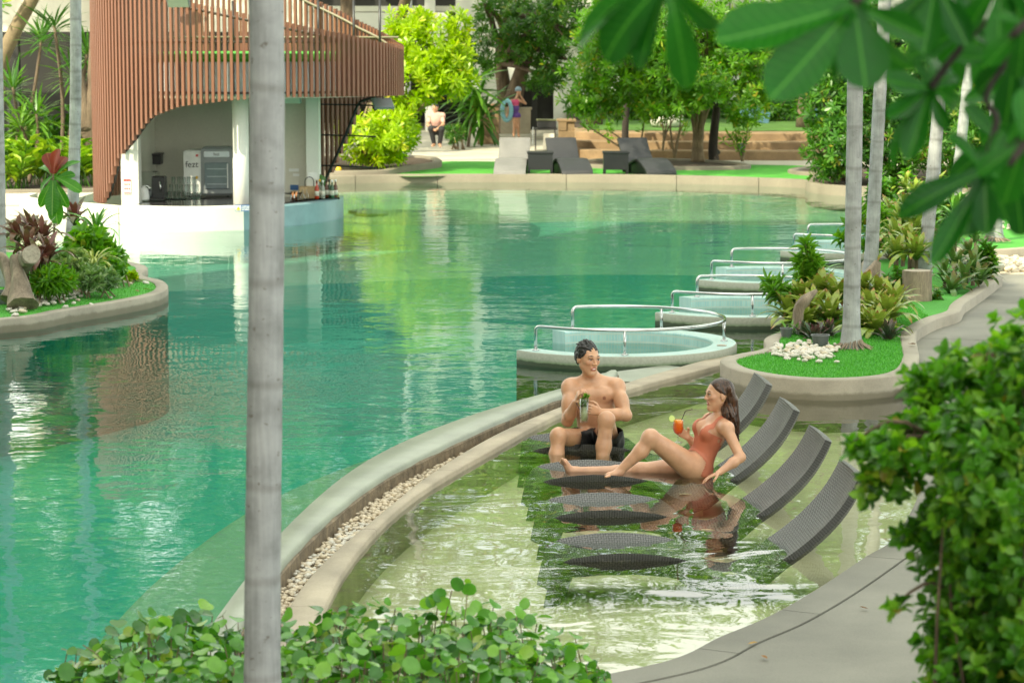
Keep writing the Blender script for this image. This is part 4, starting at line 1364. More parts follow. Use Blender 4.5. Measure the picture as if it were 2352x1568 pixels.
def finish_leaves(name, T, data, mat, parent, kind=None):
    L = np.array(parent.location)
    me = leaf_mesh(name, T, data[0] - L, *data[1:])
    o = link(name, me, mat, parent)
    if kind: tag(o, kind=kind)
    return o
def limbs(mb, base, tips, r0, r1, mid=.45, rs=rng):
    for t in tips:
        b, t = Vector(base), Vector(t)
        m1 = b.lerp(t, mid) + Vector((rs.uniform(-.12, .12), rs.uniform(-.12, .12), rs.uniform(.0, .18))) * (t - b).length * .6
        mb.tube(catmull([b, m1, t], 4), list(np.linspace(r0, r1, 9)), 5)
def bush(name, label, cat, base, blobs, n, mat, L=.16, Wd=.055 * 2, nl=13, T=S_OBOV, stems=8, bark=None, r0=.03, group=None, shell=.55, up=.5, zmin=None, seed=3, spread=(30, 95)):
    rs = np.random.RandomState(seed)
    t = thing(name, label, cat, base, group)
    p, out = blob_points(blobs, n, shell, rs, zmin)
    ax = out + np.array([0, 0, up]) + rs.randn(len(p), 3) * .25
    data = rosettes(p, ax, nl, L, Wd, spread, rs=rs)
    finish_leaves('crown', T, data, mat, t)
    mb = MB()
    q = random.Random(seed)
    idx = [q.randrange(len(p)) for _ in range(stems)]
    for i in idx:
        b = Vector(base) + Vector((q.uniform(-.25, .25), q.uniform(-.2, .2), -.05))
        limbs(mb, b, [p[i]], r0, r0 * .3, rs=q)
    mb.build('stems', bark or M['twig'], t, True, fix=False)
    return t
def pxblob(u, v, y, ru, rv, ry):
    c_ = J(u, v, y)
    k = y / F_PX
    return ((c_.x, c_.y, c_.z), (ru * k, ry, rv * k))

# bright bush behind the bar
Yb = 56.2
blobs = [pxblob(850, 325, 55.4, 80, 62, 1.1), pxblob(912, 305, 55.6, 46, 62, 1.0), pxblob(940, 198, 56.4, 84, 56, 1.2), pxblob(900, 130, 57, 70, 60, 1.0),
         pxblob(985, 120, 56.6, 65, 62, 1.0), pxblob(1045, 182, 56.3, 34, 36, .7), pxblob(950, 55, 57, 55, 35, .8), pxblob(1055, 60, 57, 26, 36, .5), pxblob(1050, 130, 56.5, 32, 48, .6)]
bush('leafy_bush', 'large bright yellow-green bush between the bar and the deck', 'bush', (-3.2, 56, LANDZ), blobs, 900, G['bright'], .20, .085, 14, S_OBOV, 22, r0=.045, zmin=.35, seed=5, shell=.45)
# shade tree trunks and crowns over the loungers
def tree(name, label, base, path, r0, r1, blobs, n, mat, L, Wd, nl=11, bark=None, stems=10, T=S_OBOV, seed=2, shell=.35, group=None, up=.5):
    rs = np.random.RandomState(seed)
    q = random.Random(seed)
    t = thing(name, label, 'tree', base, group)
    P = catmull(path, 6)
    mb = MB().tube(P, list(np.linspace(r0, r1, len(P))), 10)
    mb.build('trunk', bark or M['bark'], t, True, fix=False)
    p, out = blob_points(blobs, n, shell, rs)
    mb = MB()
    for _ in range(stems):
        i = q.randrange(len(p))
        b = P[q.randrange(len(P) * 6 // 10, len(P))]
        limbs(mb, b, [p[i]], r1 * .8, r1 * .2, rs=q)
    mb.build('branches', bark or M['bark'], t, True, fix=False)
    ax = out + np.array([0, 0, up]) + rs.randn(len(p), 3) * .3
    finish_leaves('crown', T, rosettes(p, ax, nl, L, Wd, rs=rs), mat, t)
    return t
def P_(u, v, y):
    return J(u, v, y)
b0 = W(1436, 362, LANDZ)
tree('shade_tree', 'slim dark trunk tree standing behind the middle lounger', b0, [b0, P_(1436, 300, b0.y), P_(1440, 200, b0.y), P_(1432, 90, b0.y)], .10, .06,
     [pxblob(1390, 150, 58.5, 95, 85, 1.2), pxblob(1430, 60, 59, 110, 70, 1.4), pxblob(1340, 220, 58.2, 45, 50, .7), pxblob(1470, 205, 58.4, 60, 40, .8), pxblob(1385, 245, 58.0, 55, 32, .6)], 560, G['mid'], .19, .08, 12, M['bark_dark'], 14, seed=21)
b0 = W(1606, 372, LANDZ + .05)
t = tree('shade_tree', 'pale multi-stemmed small tree behind the right lounger', b0, [b0, P_(1610, 300, b0.y), P_(1618, 215, b0.y), P_(1625, 120, b0.y)], .085, .05,
     [pxblob(1555, 175, 57.6, 80, 65, 1.1), pxblob(1540, 70, 58, 95, 75, 1.2), pxblob(1620, 200, 57, 60, 50, .8), pxblob(1500, 250, 57.6, 40, 28, .6), pxblob(1700, 255, 57.4, 45, 30, .6), pxblob(1560, 240, 57.2, 45, 25, .6)], 560, G['mid'], .19, .08, 12, M['twig'], 14, seed=22)
for (du, tu, tv) in ((-7, 1602, 230), (-14, 1585, 240), (8, 1632, 235)):
    bb = P_(1606 + du, 372, b0.y)
    MB().tube(catmull([bb, P_(1604 + du * .6, 310, b0.y), P_(tu, tv, b0.y)], 5), list(np.linspace(.06, .035, 11)), 8).build('stem', M['twig'], t, True, fix=False)
b0 = W(1640, 370, LANDZ + .05)
tree('shade_tree', 'nearly black leaning trunk tree right of the right lounger', b0, [b0, P_(1638, 330, b0.y), P_(1648, 230, b0.y), P_(1660, 110, b0.y)], .13, .07,
     [pxblob(1690, 120, 58.4, 95, 80, 1.3), pxblob(1730, 220, 58, 65, 40, .9), pxblob(1650, 50, 58.8, 90, 60, 1.2), pxblob(1760, 60, 59, 80, 60, 1.2)], 560, G['mid'], .19, .08, 12, M['bark_dark'], 14, seed=23)
for (u, v, tops, lab, sd) in ((1520, 362, ((1512, 250), (1538, 245), (1555, 262)), 'thin bare-stemmed sapling behind the small table', 31), (1550, 364, ((1545, 240), (1566, 236), (1572, 280)), 'thin many-stemmed sapling left of the right lounger', 32), (1706, 370, ((1690, 300), (1720, 280), (1708, 318)), 'young sapling beside the spotlight', 33), (1470, 366, ((1400, 300), (1350, 290), (1480, 280)), 'spreading thin branched shrub behind the middle lounger', 34)):
    b0 = W(u, v, LANDZ + .04)
    t = thing('sapling', lab, 'sapling', b0)
    mb = MB()
    pts = []
    for (tu, tv) in tops:
        e = P_(tu, tv, b0.y + rng.uniform(-.2, .2))
        mb.tube(catmull([b0, b0.lerp(e, .5) + Vector((rng.uniform(-.1, .1), 0, .05)), e], 4), list(np.linspace(.035, .014, 9)), 6)
        pts += [e + Vector((rng.gauss(0, .12), rng.gauss(0, .12), rng.gauss(0, .12))) for _ in range(9)]
    mb.build('stems', M['twig'], t, True, fix=False)
    rs = np.random.RandomState(sd)
    pts = np.array([tuple(p) for p in pts])
    finish_leaves('leaves', S_OBOV, rosettes(pts, rs.randn(len(pts), 3) * .5 + np.array([0, 0, 1]), 8, .17, .07, rs=rs), G['mid'], t)
# dark spreading tree by the doorway
b0 = W(1160, 312, LANDZ)
b0 = Vector((J(1160, 250, 74.6).x, 74.6, LANDZ))
t = tree('old_tree', 'large dark spreading tree with double trunk beside the doorway', b0, [b0, P_(1158, 210, 74.6), P_(1150, 130, 74.6), P_(1170, 30, 74.6)], .26, .16,
     [pxblob(1230, 70, 73.5, 80, 80, 2.0), pxblob(1270, 150, 73, 45, 45, 1.0), pxblob(1140, 10, 74, 60, 35, 1.6), pxblob(1290, 40, 72, 60, 70, 1.4), pxblob(1105, 55, 73, 24, 20, .8), pxblob(1112, 120, 72.5, 36, 60, 1.0), pxblob(1250, 185, 72.5, 45, 28, .8), pxblob(1190, 90, 73, 50, 60, 1.0)], 900, G['deep'], .20, .08, 11, M['bark'], 16, seed=41)
MB().tube(catmull([P_(1176, 240, 74.4), P_(1190, 190, 74.3), P_(1210, 120, 74.2), P_(1218, 50, 74)], 5), list(np.linspace(.30, .12, 16)), 10).build('second_trunk', M['bark'], t, True, fix=False)
# spreading tree added so its unseen high crown shades the loungers
b0 = Vector((-3.1, 60.0, LANDZ))
tree('added_shade_tree', 'spreading tree behind the bright bush, added to shade the loungers from above', b0, [b0, Vector((-2.8, 59.3, 2.4)), Vector((-2.0, 57.2, 4.8)), Vector((-.4, 54.5, 5.6))], .17, .09,
     [((.9, 51.2, 5.5), (2.7, 1.5, .75)), ((2.4, 52.6, 5.9), (2.4, 1.5, .8)), ((-.6, 54.5, 6.1), (1.6, 1.6, .8))], 620, G['mid'], .24, .11, 11, M['bark'], 16, seed=47, shell=.15)
# shrubs along the right of the far bank
bush('shrub', 'tall glossy shrub on the kerbed bed right of the far lawn', 'shrub', W(1935, 415, LANDZ), [pxblob(1930, 330, 50.6, 70, 70, 1.0), pxblob(1900, 240, 51, 62, 70, 1.0), pxblob(1960, 190, 51, 70, 80, 1.1), pxblob(1905, 120, 52, 70, 80, 1.2), pxblob(1900, 385, 50.3, 35, 25, .5)], 780, G['deep'], .17, .075, 12, S_OBOV, 20, r0=.03, zmin=.2, seed=51)
bush('shrub', 'dense green shrub behind the two near palm trunks', 'shrub', W(2060, 410, LANDZ), [pxblob(2050, 340, 51, 75, 70, 1.0), pxblob(2040, 220, 51.6, 80, 85, 1.2), pxblob(2090, 130, 52, 80, 80, 1.3), pxblob(1990, 60, 53, 80, 60, 1.2)], 760, G['deep'], .17, .075, 12, S_OBOV, 20, r0=.03, zmin=.2, seed=52)
bush('shrub', 'dark shrub mass behind the right palms', 'shrub', W(2210, 405, LANDZ), [pxblob(2170, 320, 50, 80, 80, 1.2), pxblob(2230, 230, 51, 90, 90, 1.3), pxblob(2180, 120, 52, 90, 80, 1.3), pxblob(2270, 350, 49, 70, 70, 1.0)], 760, G['deep'], .17, .075, 12, S_OBOV, 20, r0=.03, zmin=.2, seed=53)
bush('shrub', 'shrub mass at the far right edge behind the large leaves', 'shrub', W(2330, 405, LANDZ), [pxblob(2330, 320, 49, 80, 90, 1.2), pxblob(2340, 200, 50, 90, 90, 1.3), pxblob(2390, 380, 48, 70, 70, 1.2)], 600, G['deep'], .17, .075, 12, S_OBOV, 16, r0=.03, zmin=.2, seed=54)
# background tree belt behind everything
for k, (x, y, h, rx, sd) in enumerate(((-14.5, 69, 23, 4.8, 61), (-9.0, 74, 24, 4.8, 62), (-4.6, 69, 20, 4.0, 63), (-.6, 90, 21, 5.0, 64), (5.2, 75, 15, 3.8, 65), (10.2, 72, 15, 4.2, 66), (15.5, 68, 15, 4.4, 67), (12.6, 58, 11.5, 3.2, 68), (-13.5, 57, 17, 3.4, 69), (2.2, 68, 14, 2.8, 70), (7.6, 66, 12.5, 2.6, 71), (-6.4, 64, 21, 3.6, 72), (-11.2, 66, 23, 3.8, 73))):
    b0 = Vector((x, y, LANDZ if x < 2 else UP))
    names = ['tall tree at far left above the cream wing', 'tall tree rising behind the bar slats', 'tall tree behind the bright bush', 'tall tree behind the white hotel wing', 'tree rising behind the terrace lawn', 'tall tree behind the shaded lawn at right', 'tall tree at the far right above the shrubs', 'broad tree above the right shrubs', 'slender tree behind the left dracaenas', 'tree just behind the stone steps, above the doorway side', 'tree standing on the terrace lawn', 'tall tree just behind the slatted bar', 'tall tree between the bar and the cream wing']
    cz = h * .66
    tree('tall_tree', names[k], b0, [b0, b0 + Vector((.2, 0, h * .3)), b0 + Vector((-.1, .2, h * .62))], .24, .12,
         [((x, y, cz), (rx, rx * .8, h * .26)), ((x - rx * .5, y - .6, h * .52), (rx * .6, rx * .6, h * .16)), ((x + rx * .45, y - .8, h * .56), (rx * .62, rx * .6, h * .17)), ((x + .3, y, h * .86), (rx * .62, rx * .6, h * .14)), ((x - .2, y - 1.2, h * .40), (rx * .7, rx * .5, h * .10))],
         620, G['far'], .42, .19, 9, M['bark'], 14, seed=sd, shell=.4)
# trees added out of view on the right bank to block sky light
for (x, y, h, lab, sd) in ((8.6, 21.5, 10.5, 'broad added tree right of the path, outside the view', 84), (10.2, 29.5, 11, 'broad added tree beyond the path bend at right, outside the view', 85), (7.4, 13.5, 10, 'added tree behind the right-hand shrub, outside the view', 86)):
    b0 = Vector((x, y, .05))
    tree('sky_screen_tree', lab, b0, [b0, b0 + Vector((.1, 0, h * .3)), b0 + Vector((-.2, 0, h * .55))], .2, .1, [((x - .3, y, h * .72), (3.0, 3.2, h * .2)), ((x, y + .5, h * .9), (2.2, 2.2, h * .1))], 420, G['far'], .34, .16, 10, M['bark'], 12, seed=sd, shell=.3)
# undergrowth in the shade at the back of the terrace lawn
for (u, v, ru, rv, y, lab, sd) in ((1450, 235, 70, 40, 72, 'dark undergrowth behind the terrace lawn, left part', 81), (1600, 240, 75, 38, 73, 'dark undergrowth behind the terrace lawn, middle part', 82), (1780, 240, 80, 45, 71, 'dark undergrowth behind the terrace lawn, right part', 83)):
    bush('undergrowth', lab, 'shrub', Vector((J(u, 290, y).x, y, UP)), [pxblob(u, v, y, ru, rv, 1.0)], 240, G['deep'], .2, .085, 9, S_OBOV, 8, seed=sd, shell=.4)

# ---- left back garden
def strap_rosette(pos, nl, L, Wd, rs, lift=(20, 100)):
    return rosettes(np.array([pos]), np.array([[0, 0, 1.0]]), nl, L, Wd, lift, .15, rs)
def cat(datas):
    return tuple(np.concatenate([d[i] for d in datas]) for i in range(6))
def dracaena(label, base, heads, mat=G['drac'], L=.62, Wd=.055, nl=46, trunk_r=.05):
    rs = np.random.RandomState(abs(hash(label)) % 9999 if False else len(label) * 7)
    t = thing('dracaena', label, 'dracaena', base)
    mb = MB()
    ds = []
    for h in heads:
        b = Vector(base)
        h = Vector(h)
        mb.tube(catmull([b, b.lerp(h, .5) + Vector((.1, 0, .1)), h], 5), list(np.linspace(trunk_r, trunk_r * .6, 11)), 7)
        ds.append(strap_rosette(tuple(h), nl, L, Wd, rs))
    mb.build('trunk', M['bark'], t, True, fix=False)
    finish_leaves('leaves', S_STRAP, cat(ds), mat, t)
Yd = 52.0
dracaena('dracaena with strap leaves at left, nearest the palm trunk', (J(65, 380, 51).x, 51, LANDZ), [J(84, 262, 51), J(48, 290, 51.2)], nl=52, L=.72)
dracaena('tall dracaena with drooping leaves behind the left palm trunk', (J(140, 380, 52).x, 52, LANDZ), [J(200, 120, 52), J(125, 60, 52.2), J(165, 170, 52.4)], nl=52, L=.75)
dracaena('dracaena head at far left above the ginger plants', (J(30, 390, 53).x, 53, LANDZ), [J(95, 90, 53), J(30, 200, 53)], nl=46, L=.7)
lt = thing('leaning_tree', 'smooth leaning trunk crossing the top left corner', 'tree', (J(-10, 380, 54).x, 54, LANDZ))
MB().tube(catmull([J(-12, 380, 54), J(-6, 180, 54), J(30, 80, 54), J(95, -40, 54), J(150, -160, 54)], 6), list(np.linspace(.20, .11, 25)), 10).build('trunk', M['twig'], lt, True, fix=False)
p, out = blob_points([pxblob(20, 10, 53.5, 40, 24, .5), pxblob(150, -230, 54, 160, 90, 1.5)], 160, .3, np.random.RandomState(4))
finish_leaves('crown', S_OBOV, rosettes(p, out + np.array([0, 0, .4]), 10, .26, .13), G['mid'], lt)
ot = thing('old_tree', 'thick brown trunk standing left of the slatted bar', 'tree', (J(203, 392, 51.5).x, 51.5, LANDZ - .02))
MB().tube(catmull([J(203, 394, 51.5), J(203, 320, 51.5), J(210, 240, 51.5), J(222, 160, 51.6), J(228, -60, 51.6), J(220, -200, 51.6)], 5), [.24 - .004 * k for k in range(26)], 12).build('trunk', M['bark'], ot, True, fix=False)
MB().tube(catmull([J(200, 300, 51.4), J(192, 230, 51.4), J(180, 160, 51.4)], 5), list(np.linspace(.14, .08, 11)), 8).build('fork', M['bark'], ot, True, fix=False)
p, out = blob_points([pxblob(200, -220, 51.6, 170, 90, 1.7)], 260, .3, np.random.RandomState(5))
finish_leaves('crown', S_OBOV, rosettes(p, out + np.array([0, 0, .4]), 10, .26, .12), G['mid'], ot)
def ginger(label, x0, x1, y, zt, n, seed, mat=G['ginger']):
    rs = np.random.RandomState(seed)
    t = thing('ginger_plants', label, 'plants', ((x0 + x1) / 2, y, LANDZ))
    pos, ax, nm = [], [], []
    mb = MB()
    for k in range(n):
        bx, by = rs.uniform(x0, x1), y + rs.uniform(-.6, .6)
        hgt = zt * rs.uniform(.5, 1.0)
        lean = rs.randn(2) * .25
        mb.tube([(bx, by, LANDZ - .02), (bx + lean[0], by + lean[1], LANDZ + hgt)], .012, 4, cap=False)
        for j in range(9):
            f = .25 + .75 * j / 9
            s_ = 1 if j % 2 else -1
            a = rs.uniform(0, 6.28)
            pos.append((bx + lean[0] * f, by + lean[1] * f, LANDZ + hgt * f))
            ax.append((math.cos(a) * 1.0, math.sin(a) * .8, .7))
            nm.append((-math.cos(a) * .7, -math.sin(a) * .7, 1))
    mb.build('stalks', mat, t, fix=False)
    k = len(pos)
    me = leaf_mesh('leaves', T_ELL, np.array(pos) - np.array(t.location), ax, nm, .34 * (.7 + .5 * rs.rand(k)), .10, rs.rand(k))
    link('leaves', me, mat, t)
ginger('bright ginger plants along the left edge below the dracaenas', J(-40, 0, 50).x, J(62, 0, 50).x, 49.6, .95, 46, 91)
ginger('bright ginger plants between the left palm and the slatted bar', J(62, 0, 50.5).x, J(215, 0, 50.5).x, 50.6, .9, 46, 92)
ginger('taller leafy plants behind the left sapling', J(-30, 0, 52).x, J(150, 0, 52).x, 53, 1.6, 44, 93, G['drac'])
bed_ring('planting_bed', 'low lawn bed edge under the ginger plants at left', [V3(-14, 48.6), V3(-9.0, 48.4), V3(-7.6, 49.6), V3(-7.8, 55), V3(-14, 55)], LANDZ + .05)
# pale paved path left of the bar
tag(sheet('left_path', [(-14, 44.8), (-8.3, 44.8), (-8.2, 47.4), (-8.2, 48.0), (-14, 48.0)], LANDZ - .012, M['paledeck']), kind='structure')
# dark broad fern palm beside the squatting person
rs = np.random.RandomState(77)
fp = thing('fan_plant', 'dark drooping palm-leaved plant left of the stone planter wall', 'plant', (J(1075, 300, 68).x, 68, LANDZ))
ds = [strap_rosette((J(1075 + dx, 260 - dz, 68).x, 68 + rs.uniform(-.5, .5), J(0, 255 - dz, 68).z), 34, .95, .12, rs, (25, 130)) for dx, dz in ((0, 0), (25, 30), (-10, 50), (35, -10), (15, 70))]
finish_leaves('leaves', S_STRAP, cat(ds), G['deep'], fp)
MB().tube([(fp.location.x, 68, LANDZ - .02), J(1085, 250, 68)], .05, 6).build('trunk', M['bark'], fp)
bush('shrub', 'low feathery green shrub beside the squatting person', 'shrub', Vector((J(1046, 320, 66.5).x, 66.5, LANDZ)), [pxblob(1046, 308, 66.5, 26, 24, .4)], 120, G['deep'], .12, .03, 10, S_ELL, 6, seed=78, shell=.3)

# ================================================================ palms
def palm(label, base, top, r0, H=13.0, roots=False, seg=14, group='grey palm trunks'):
    base, top = Vector(base), Vector(top)
    t = thing('palm_tree', label, 'palm', base, group)
    d = (top - base)
    full = base + d * (H / d.z)
    q = random.Random(len(label))
    n = 70
    P, Rr = [], []
    for k in range(n + 1):
        f = k / n
        p = base.lerp(full, f) + Vector((.018 * math.sin(f * 9 + len(label)), .012 * math.sin(f * 7), 0))
        P.append(p)
        z = f * H
        flare = .38 * math.exp(-z / .11) + .10 * math.exp(-z / .6)
        Rr.append(r0 * (1 + flare - .12 * f) * (1 + .012 * math.sin(k * 2.1)))
    smooth_angle(MB().tube(P, Rr, seg).build('trunk', M['palm'], t, fix=False), 60)
    if roots:
        mb = MB()
        for k in range(34):
            a = 2 * PI * k / 34 + q.uniform(-.08, .08)
            ca, sa = math.cos(a), math.sin(a)
            rr = r0 * 1.25
            l = q.uniform(.10, .19)
            mb.tube([base + Vector((ca * rr * .8, sa * rr * .8, .10)), base + Vector((ca * (rr + .01), sa * (rr + .01), .05)), base + Vector((ca * (rr + l * .6), sa * (rr + l * .6), .006)), base + Vector((ca * (rr + l), sa * (rr + l), -.02))], [.010, .011, .008, .005], 5)
        mb.build('roots', M['wood_grey'], t, True, fix=False)
    # feather crown far above the picture
    pos, ax, nm = [], [], []
    mb = MB()
    for k in range(13):
        a = k * 2.4
        e = q.uniform(.1, 1.0)
        pts = []
        for j in range(9):
            s_ = j / 8
            rad = 2.1 * s_
            pts.append(full + Vector((math.cos(a) * rad, math.sin(a) * rad, e * rad * .9 - .55 * rad * rad * .5)))
        mb.tube(pts, list(np.linspace(.03, .006, 9)), 4, cap=False)
        side = Vector((-math.sin(a), math.cos(a), 0))
        for j in range(26):
            s_ = .12 + .86 * j / 26
            i = min(7, int(s_ * 8))
            p = pts[i].lerp(pts[i + 1], s_ * 8 - i)
            tg = (pts[i + 1] - pts[i]).normalized()
            for sd_ in (-1, 1):
                pos.append(p); ax.append(side * sd_ + tg * .7 + Vector((0, 0, -.3))); nm.append(Vector((0, 0, 1)))
    mb.build('frond_stalks', G['mid'], t, fix=False)
    k = len(pos)
    me = leaf_mesh('crown', S_STRAP, np.array([tuple(p) for p in pos]) - np.array(base), np.array([tuple(p) for p in ax]), np.array([tuple(p) for p in nm]), .55, .03, nr.rand(k))
    link('crown', me, G['mid'], t)
    return t
zt_ = .155
b = W(1957, 800, zt_)
palm('nearest right palm with fibrous roots on the island turf', b, J(1961, 75, b.y + .1), .0765, 13, True)
b = W(2003, 640, zt_)
palm('second right palm, just behind and right of the nearest', b, J(2024, 150, b.y), .080, 13.5)
b = W(2121, 633, zt_)
palm('leaning right palm rising behind the cut log', b, J(2157, 200, b.y), .080, 14)
b = W(2193, 502, zt_ - .04)
palm('slim right palm half hidden by the hanging leaves', b, J(2222, 190, b.y), .085, 15)
b = W(2282, 553, zt_)
palm('rightmost palm on its own round turf bed', b, J(2290, 250, b.y), .098, 14, True)
b = Vector((J(166, 560, 36).x, 36, .1))
palm('straight pale palm at left in front of the ginger plants', b, J(173, 0, 36), .083, 9)
b = Vector((J(-6, 620, 30.3).x, 30.3, .1))
palm('palm trunk cut by the left picture edge', b, J(-6, 0, 30.3), .078, 9)
b = Vector((J(934, 330, 62).x, 62, LANDZ))
palm('far pale palm trunk behind the bright bush', b, J(936, 0, 62), .10, 10)
b = Vector((J(2152, 420, 47).x, 47, LANDZ))
palm('thin dark-sided palm far behind the leaning palm', b, J(2163, 250, 47), .06, 9)
# turf bed of the rightmost palm
tb2 = [V3(6.1, 35.0), V3(7.6, 35.4), V3(8.6, 36.8), V3(11, 38), V3(16, 40), V3(16, 44), V3(9, 44), V3(6.9, 41)]
isl3, _P = island('planted_island', 'round turf bed with the rightmost palm beyond the path', catmull(tb2, 5, True), .17, .15, .155, M['concrete'], -.2)
pb = thing('pebble_bed', 'small bed of cream pebbles beside the path at right edge', 'pebble bed', (6.5, 33.6, .04))
ppts = [(6.25 + 1.0 * rng.random(), 32.6 + 2.0 * rng.random(), .075 + rng.uniform(-.01, .015)) for _ in range(240)]
MB().prism([V3(6.2, 32.4), V3(7.5, 32.4), V3(7.5, 34.8), V3(6.2, 34.8)], .03, .06).build('gravel_base', M['stone_cream'], pb)
pebbles(pb, ppts, .045, .6)
tag(MB().lathe([(.36, 0), (.36, .10), (.34, .115)], (6.05, 32.9, .04), 28).build('drain_cover', M['wetwall']), 'round green drain cover beside the pebble bed at right', 'cover')

# ================================================================ island plants
def bromat(name, base, mid, tip, tip2):
    m, nt, bs = newmat(name)
    at = N(nt, 'ShaderNodeAttribute', attribute_name='tip')
    oi = N(nt, 'ShaderNodeObjectInfo')
    n1 = noise(nt, coords(nt), 30, 2)
    c1 = ramp(nt, at.outputs['Fac'], [(0.0, base), (0.55, mid), (0.82, mid), (0.97, tip)])
    c2 = ramp(nt, at.outputs['Fac'], [(0.0, base), (0.5, mid), (0.9, tip2), (1.0, tip2)])
    c = mixc(nt, oi.outputs['Random'], c1, c2)
    c = mixc(nt, 1.0, c, ramp(nt, n1, [(0.3, (.75, .75, .75)), (.7, (1.1, 1.1, 1.1))]), 'MULTIPLY')
    nt.links.new(c, bs.inputs['Base Color'])
    bs.inputs['Roughness'].default_value = .3
    tr = nt.nodes.new('ShaderNodeBsdfTranslucent')
    nt.links.new(c, tr.inputs['Color'])
    mx = nt.nodes.new('ShaderNodeMixShader')
    mx.inputs[0].default_value = .25
    nt.links.new(bs.outputs[0], mx.inputs[1]); nt.links.new(tr.outputs[0], mx.inputs[2])
    nt.links.new(mx.outputs[0], nt.nodes['Material Output'].inputs[0])
    return m
def strap_leaf_mesh(name, mat, curl, wid, n=7, fold=.35):
    """one arching channelled strap leaf, length 1 along +Y, rising in +Z then bending over"""
    V, F, tip = [], [], []
    for k in range(n + 1):
        t = k / n
        a = 1.25 - curl * t
        if k == 0: y = z = 0.0
        else:
            y += math.cos(a + curl / n / 2) / n
            z += math.sin(a + curl / n / 2) / n
        w = wid * (.75 + .5 * t) * (1 - max(0, (t - .72) / .28) ** 1.6) + .002
        up_ = fold * w * (1.1 - t)
        V += [(-w, y, z + up_), (0, y, z), (w, y, z + up_)]
        tip += [t, t, t]
        if k:
            q = (k - 1) * 3
            F += [(q, q + 1, q + 4, q + 3), (q + 1, q + 2, q + 5, q + 4)]
    me = bpy.data.meshes.new(name)
    me.from_pydata(V, [], F)
    setattrf(me, 'tip', tip)
    me.materials.append(mat)
    me.polygons.foreach_set('use_smooth', np.ones(len(me.polygons), dtype=bool))
    return me
M['brom_g'] = bromat('bromeliad_green', (0.06, 0.15, 0.02), (0.24, 0.34, 0.045), (0.42, 0.05, 0.07), (0.30, 0.36, 0.05))
M['brom_d'] = bromat('bromeliad_dark', (0.03, 0.09, 0.02), (0.09, 0.20, 0.035), (0.18, 0.26, 0.05), (0.20, 0.14, 0.05))
M['brom_r'] = bromat('bromeliad_red', (0.05, 0.05, 0.02), (0.17, 0.055, 0.04), (0.27, 0.075, 0.055), (0.10, 0.12, 0.04))
M['striped'] = bromat('striped_leaf', (0.25, 0.36, 0.06), (0.45, 0.50, 0.12), (0.55, 0.55, 0.16), (0.40, 0.46, 0.10))
M['rhoeo'] = bromat('purple_green_leaf', (0.10, 0.03, 0.05), (0.035, 0.075, 0.03), (0.07, 0.11, 0.05), (0.16, 0.04, 0.06))
M['greenstrap'] = bromat('green_strap_leaf', (0.05, 0.16, 0.02), (0.10, 0.28, 0.03), (0.20, 0.38, 0.05), (0.16, 0.33, 0.04))
BL = {k: [strap_leaf_mesh('leaf', M[k], c_, w_) for c_, w_ in ((.9, .085), (1.5, .08), (2.1, .075))] for k in ('brom_g', 'brom_d', 'brom_r')}
BL['striped'] = [strap_leaf_mesh('leaf', M['striped'], c_, .028) for c_ in (1.6, 2.2, 2.6)]
BL['rhoeo'] = [strap_leaf_mesh('leaf', M['rhoeo'], c_, .07) for c_ in (.5, .9, 1.3)]
BL['greenstrap'] = [strap_leaf_mesh('leaf', M['greenstrap'], c_, .04) for c_ in (.8, 1.4, 2.0)]
def rosette_plant(name, label, cat_, loc, kind, nl, L, group=None, seed=1):
    q = random.Random(seed)
    t = thing(name, label, cat_, loc, group)
    for k in range(nl):
        f = k / nl
        me = BL[kind][min(2, int(f * 3))]
        o = bpy.data.objects.new('leaf', me)
        C.objects.link(o)
        o.parent = t
        s_ = L * q.uniform(.75, 1.15) * (.8 + .3 * f)
        o.scale = (s_, s_, s_)
        o.rotation_euler = (q.uniform(-.12, .12) + .45 - .75 * f, q.uniform(-.15, .15), k * 2.39996 + q.uniform(-.25, .25))
        a = o.rotation_euler[2]
        o.location = (-math.sin(a) * .012, math.cos(a) * .012, .01)
    return t
ORD = ['first', 'second', 'third', 'fourth', 'fifth', 'sixth', 'seventh', 'eighth', 'ninth', 'tenth', 'eleventh', 'twelfth', 'thirteenth', 'fourteenth']
def clump(spots, kind, desc, where, nl, L, group, z0=.15, seed=0):
    spots = sorted(spots)
    for k, (u, v, y) in enumerate(spots):
        p = J(u, v, y)
        pl = rosette_plant('bromeliad', '%s, %s from the left %s' % (desc, ORD[k], where), 'bromeliad', p, kind, nl, L, group, seed + k)
        if p.z > z0 + .05:
            MB().tube([p + Vector((0, 0, .03)), Vector((p.x, p.y, z0 - .02))], [.022, .03], 6).build('stem', M['bark'], pl)
clump([(1815, 745, 26.0), (1840, 705, 26.3), (1868, 730, 25.9), (1885, 690, 26.4), (1905, 745, 25.6), (1922, 700, 26.2), (1985, 690, 26.3), (2003, 735, 25.6), (2020, 705, 26.2), (2040, 745, 25.3), (2052, 715, 25.9), (1975, 770, 25.1), (2012, 775, 24.9), (1850, 765, 25.6)],
      'brom_g', 'yellow-green bromeliad with red leaf tips', 'round the nearest right palm', 38, .40, 'bromeliads round the nearest palm', seed=100)
clump([(2058, 560, 31.8), (2075, 530, 32.4), (2090, 575, 31.2), (2060, 600, 30.9), (2100, 545, 32.2), (2085, 500, 34.0), (2105, 600, 30.7), (2050, 510, 34.5)],
      'brom_g', 'pink-tipped bromeliad', 'in the farther clump behind the log', 28, .42, 'bromeliads behind the log', seed=130)
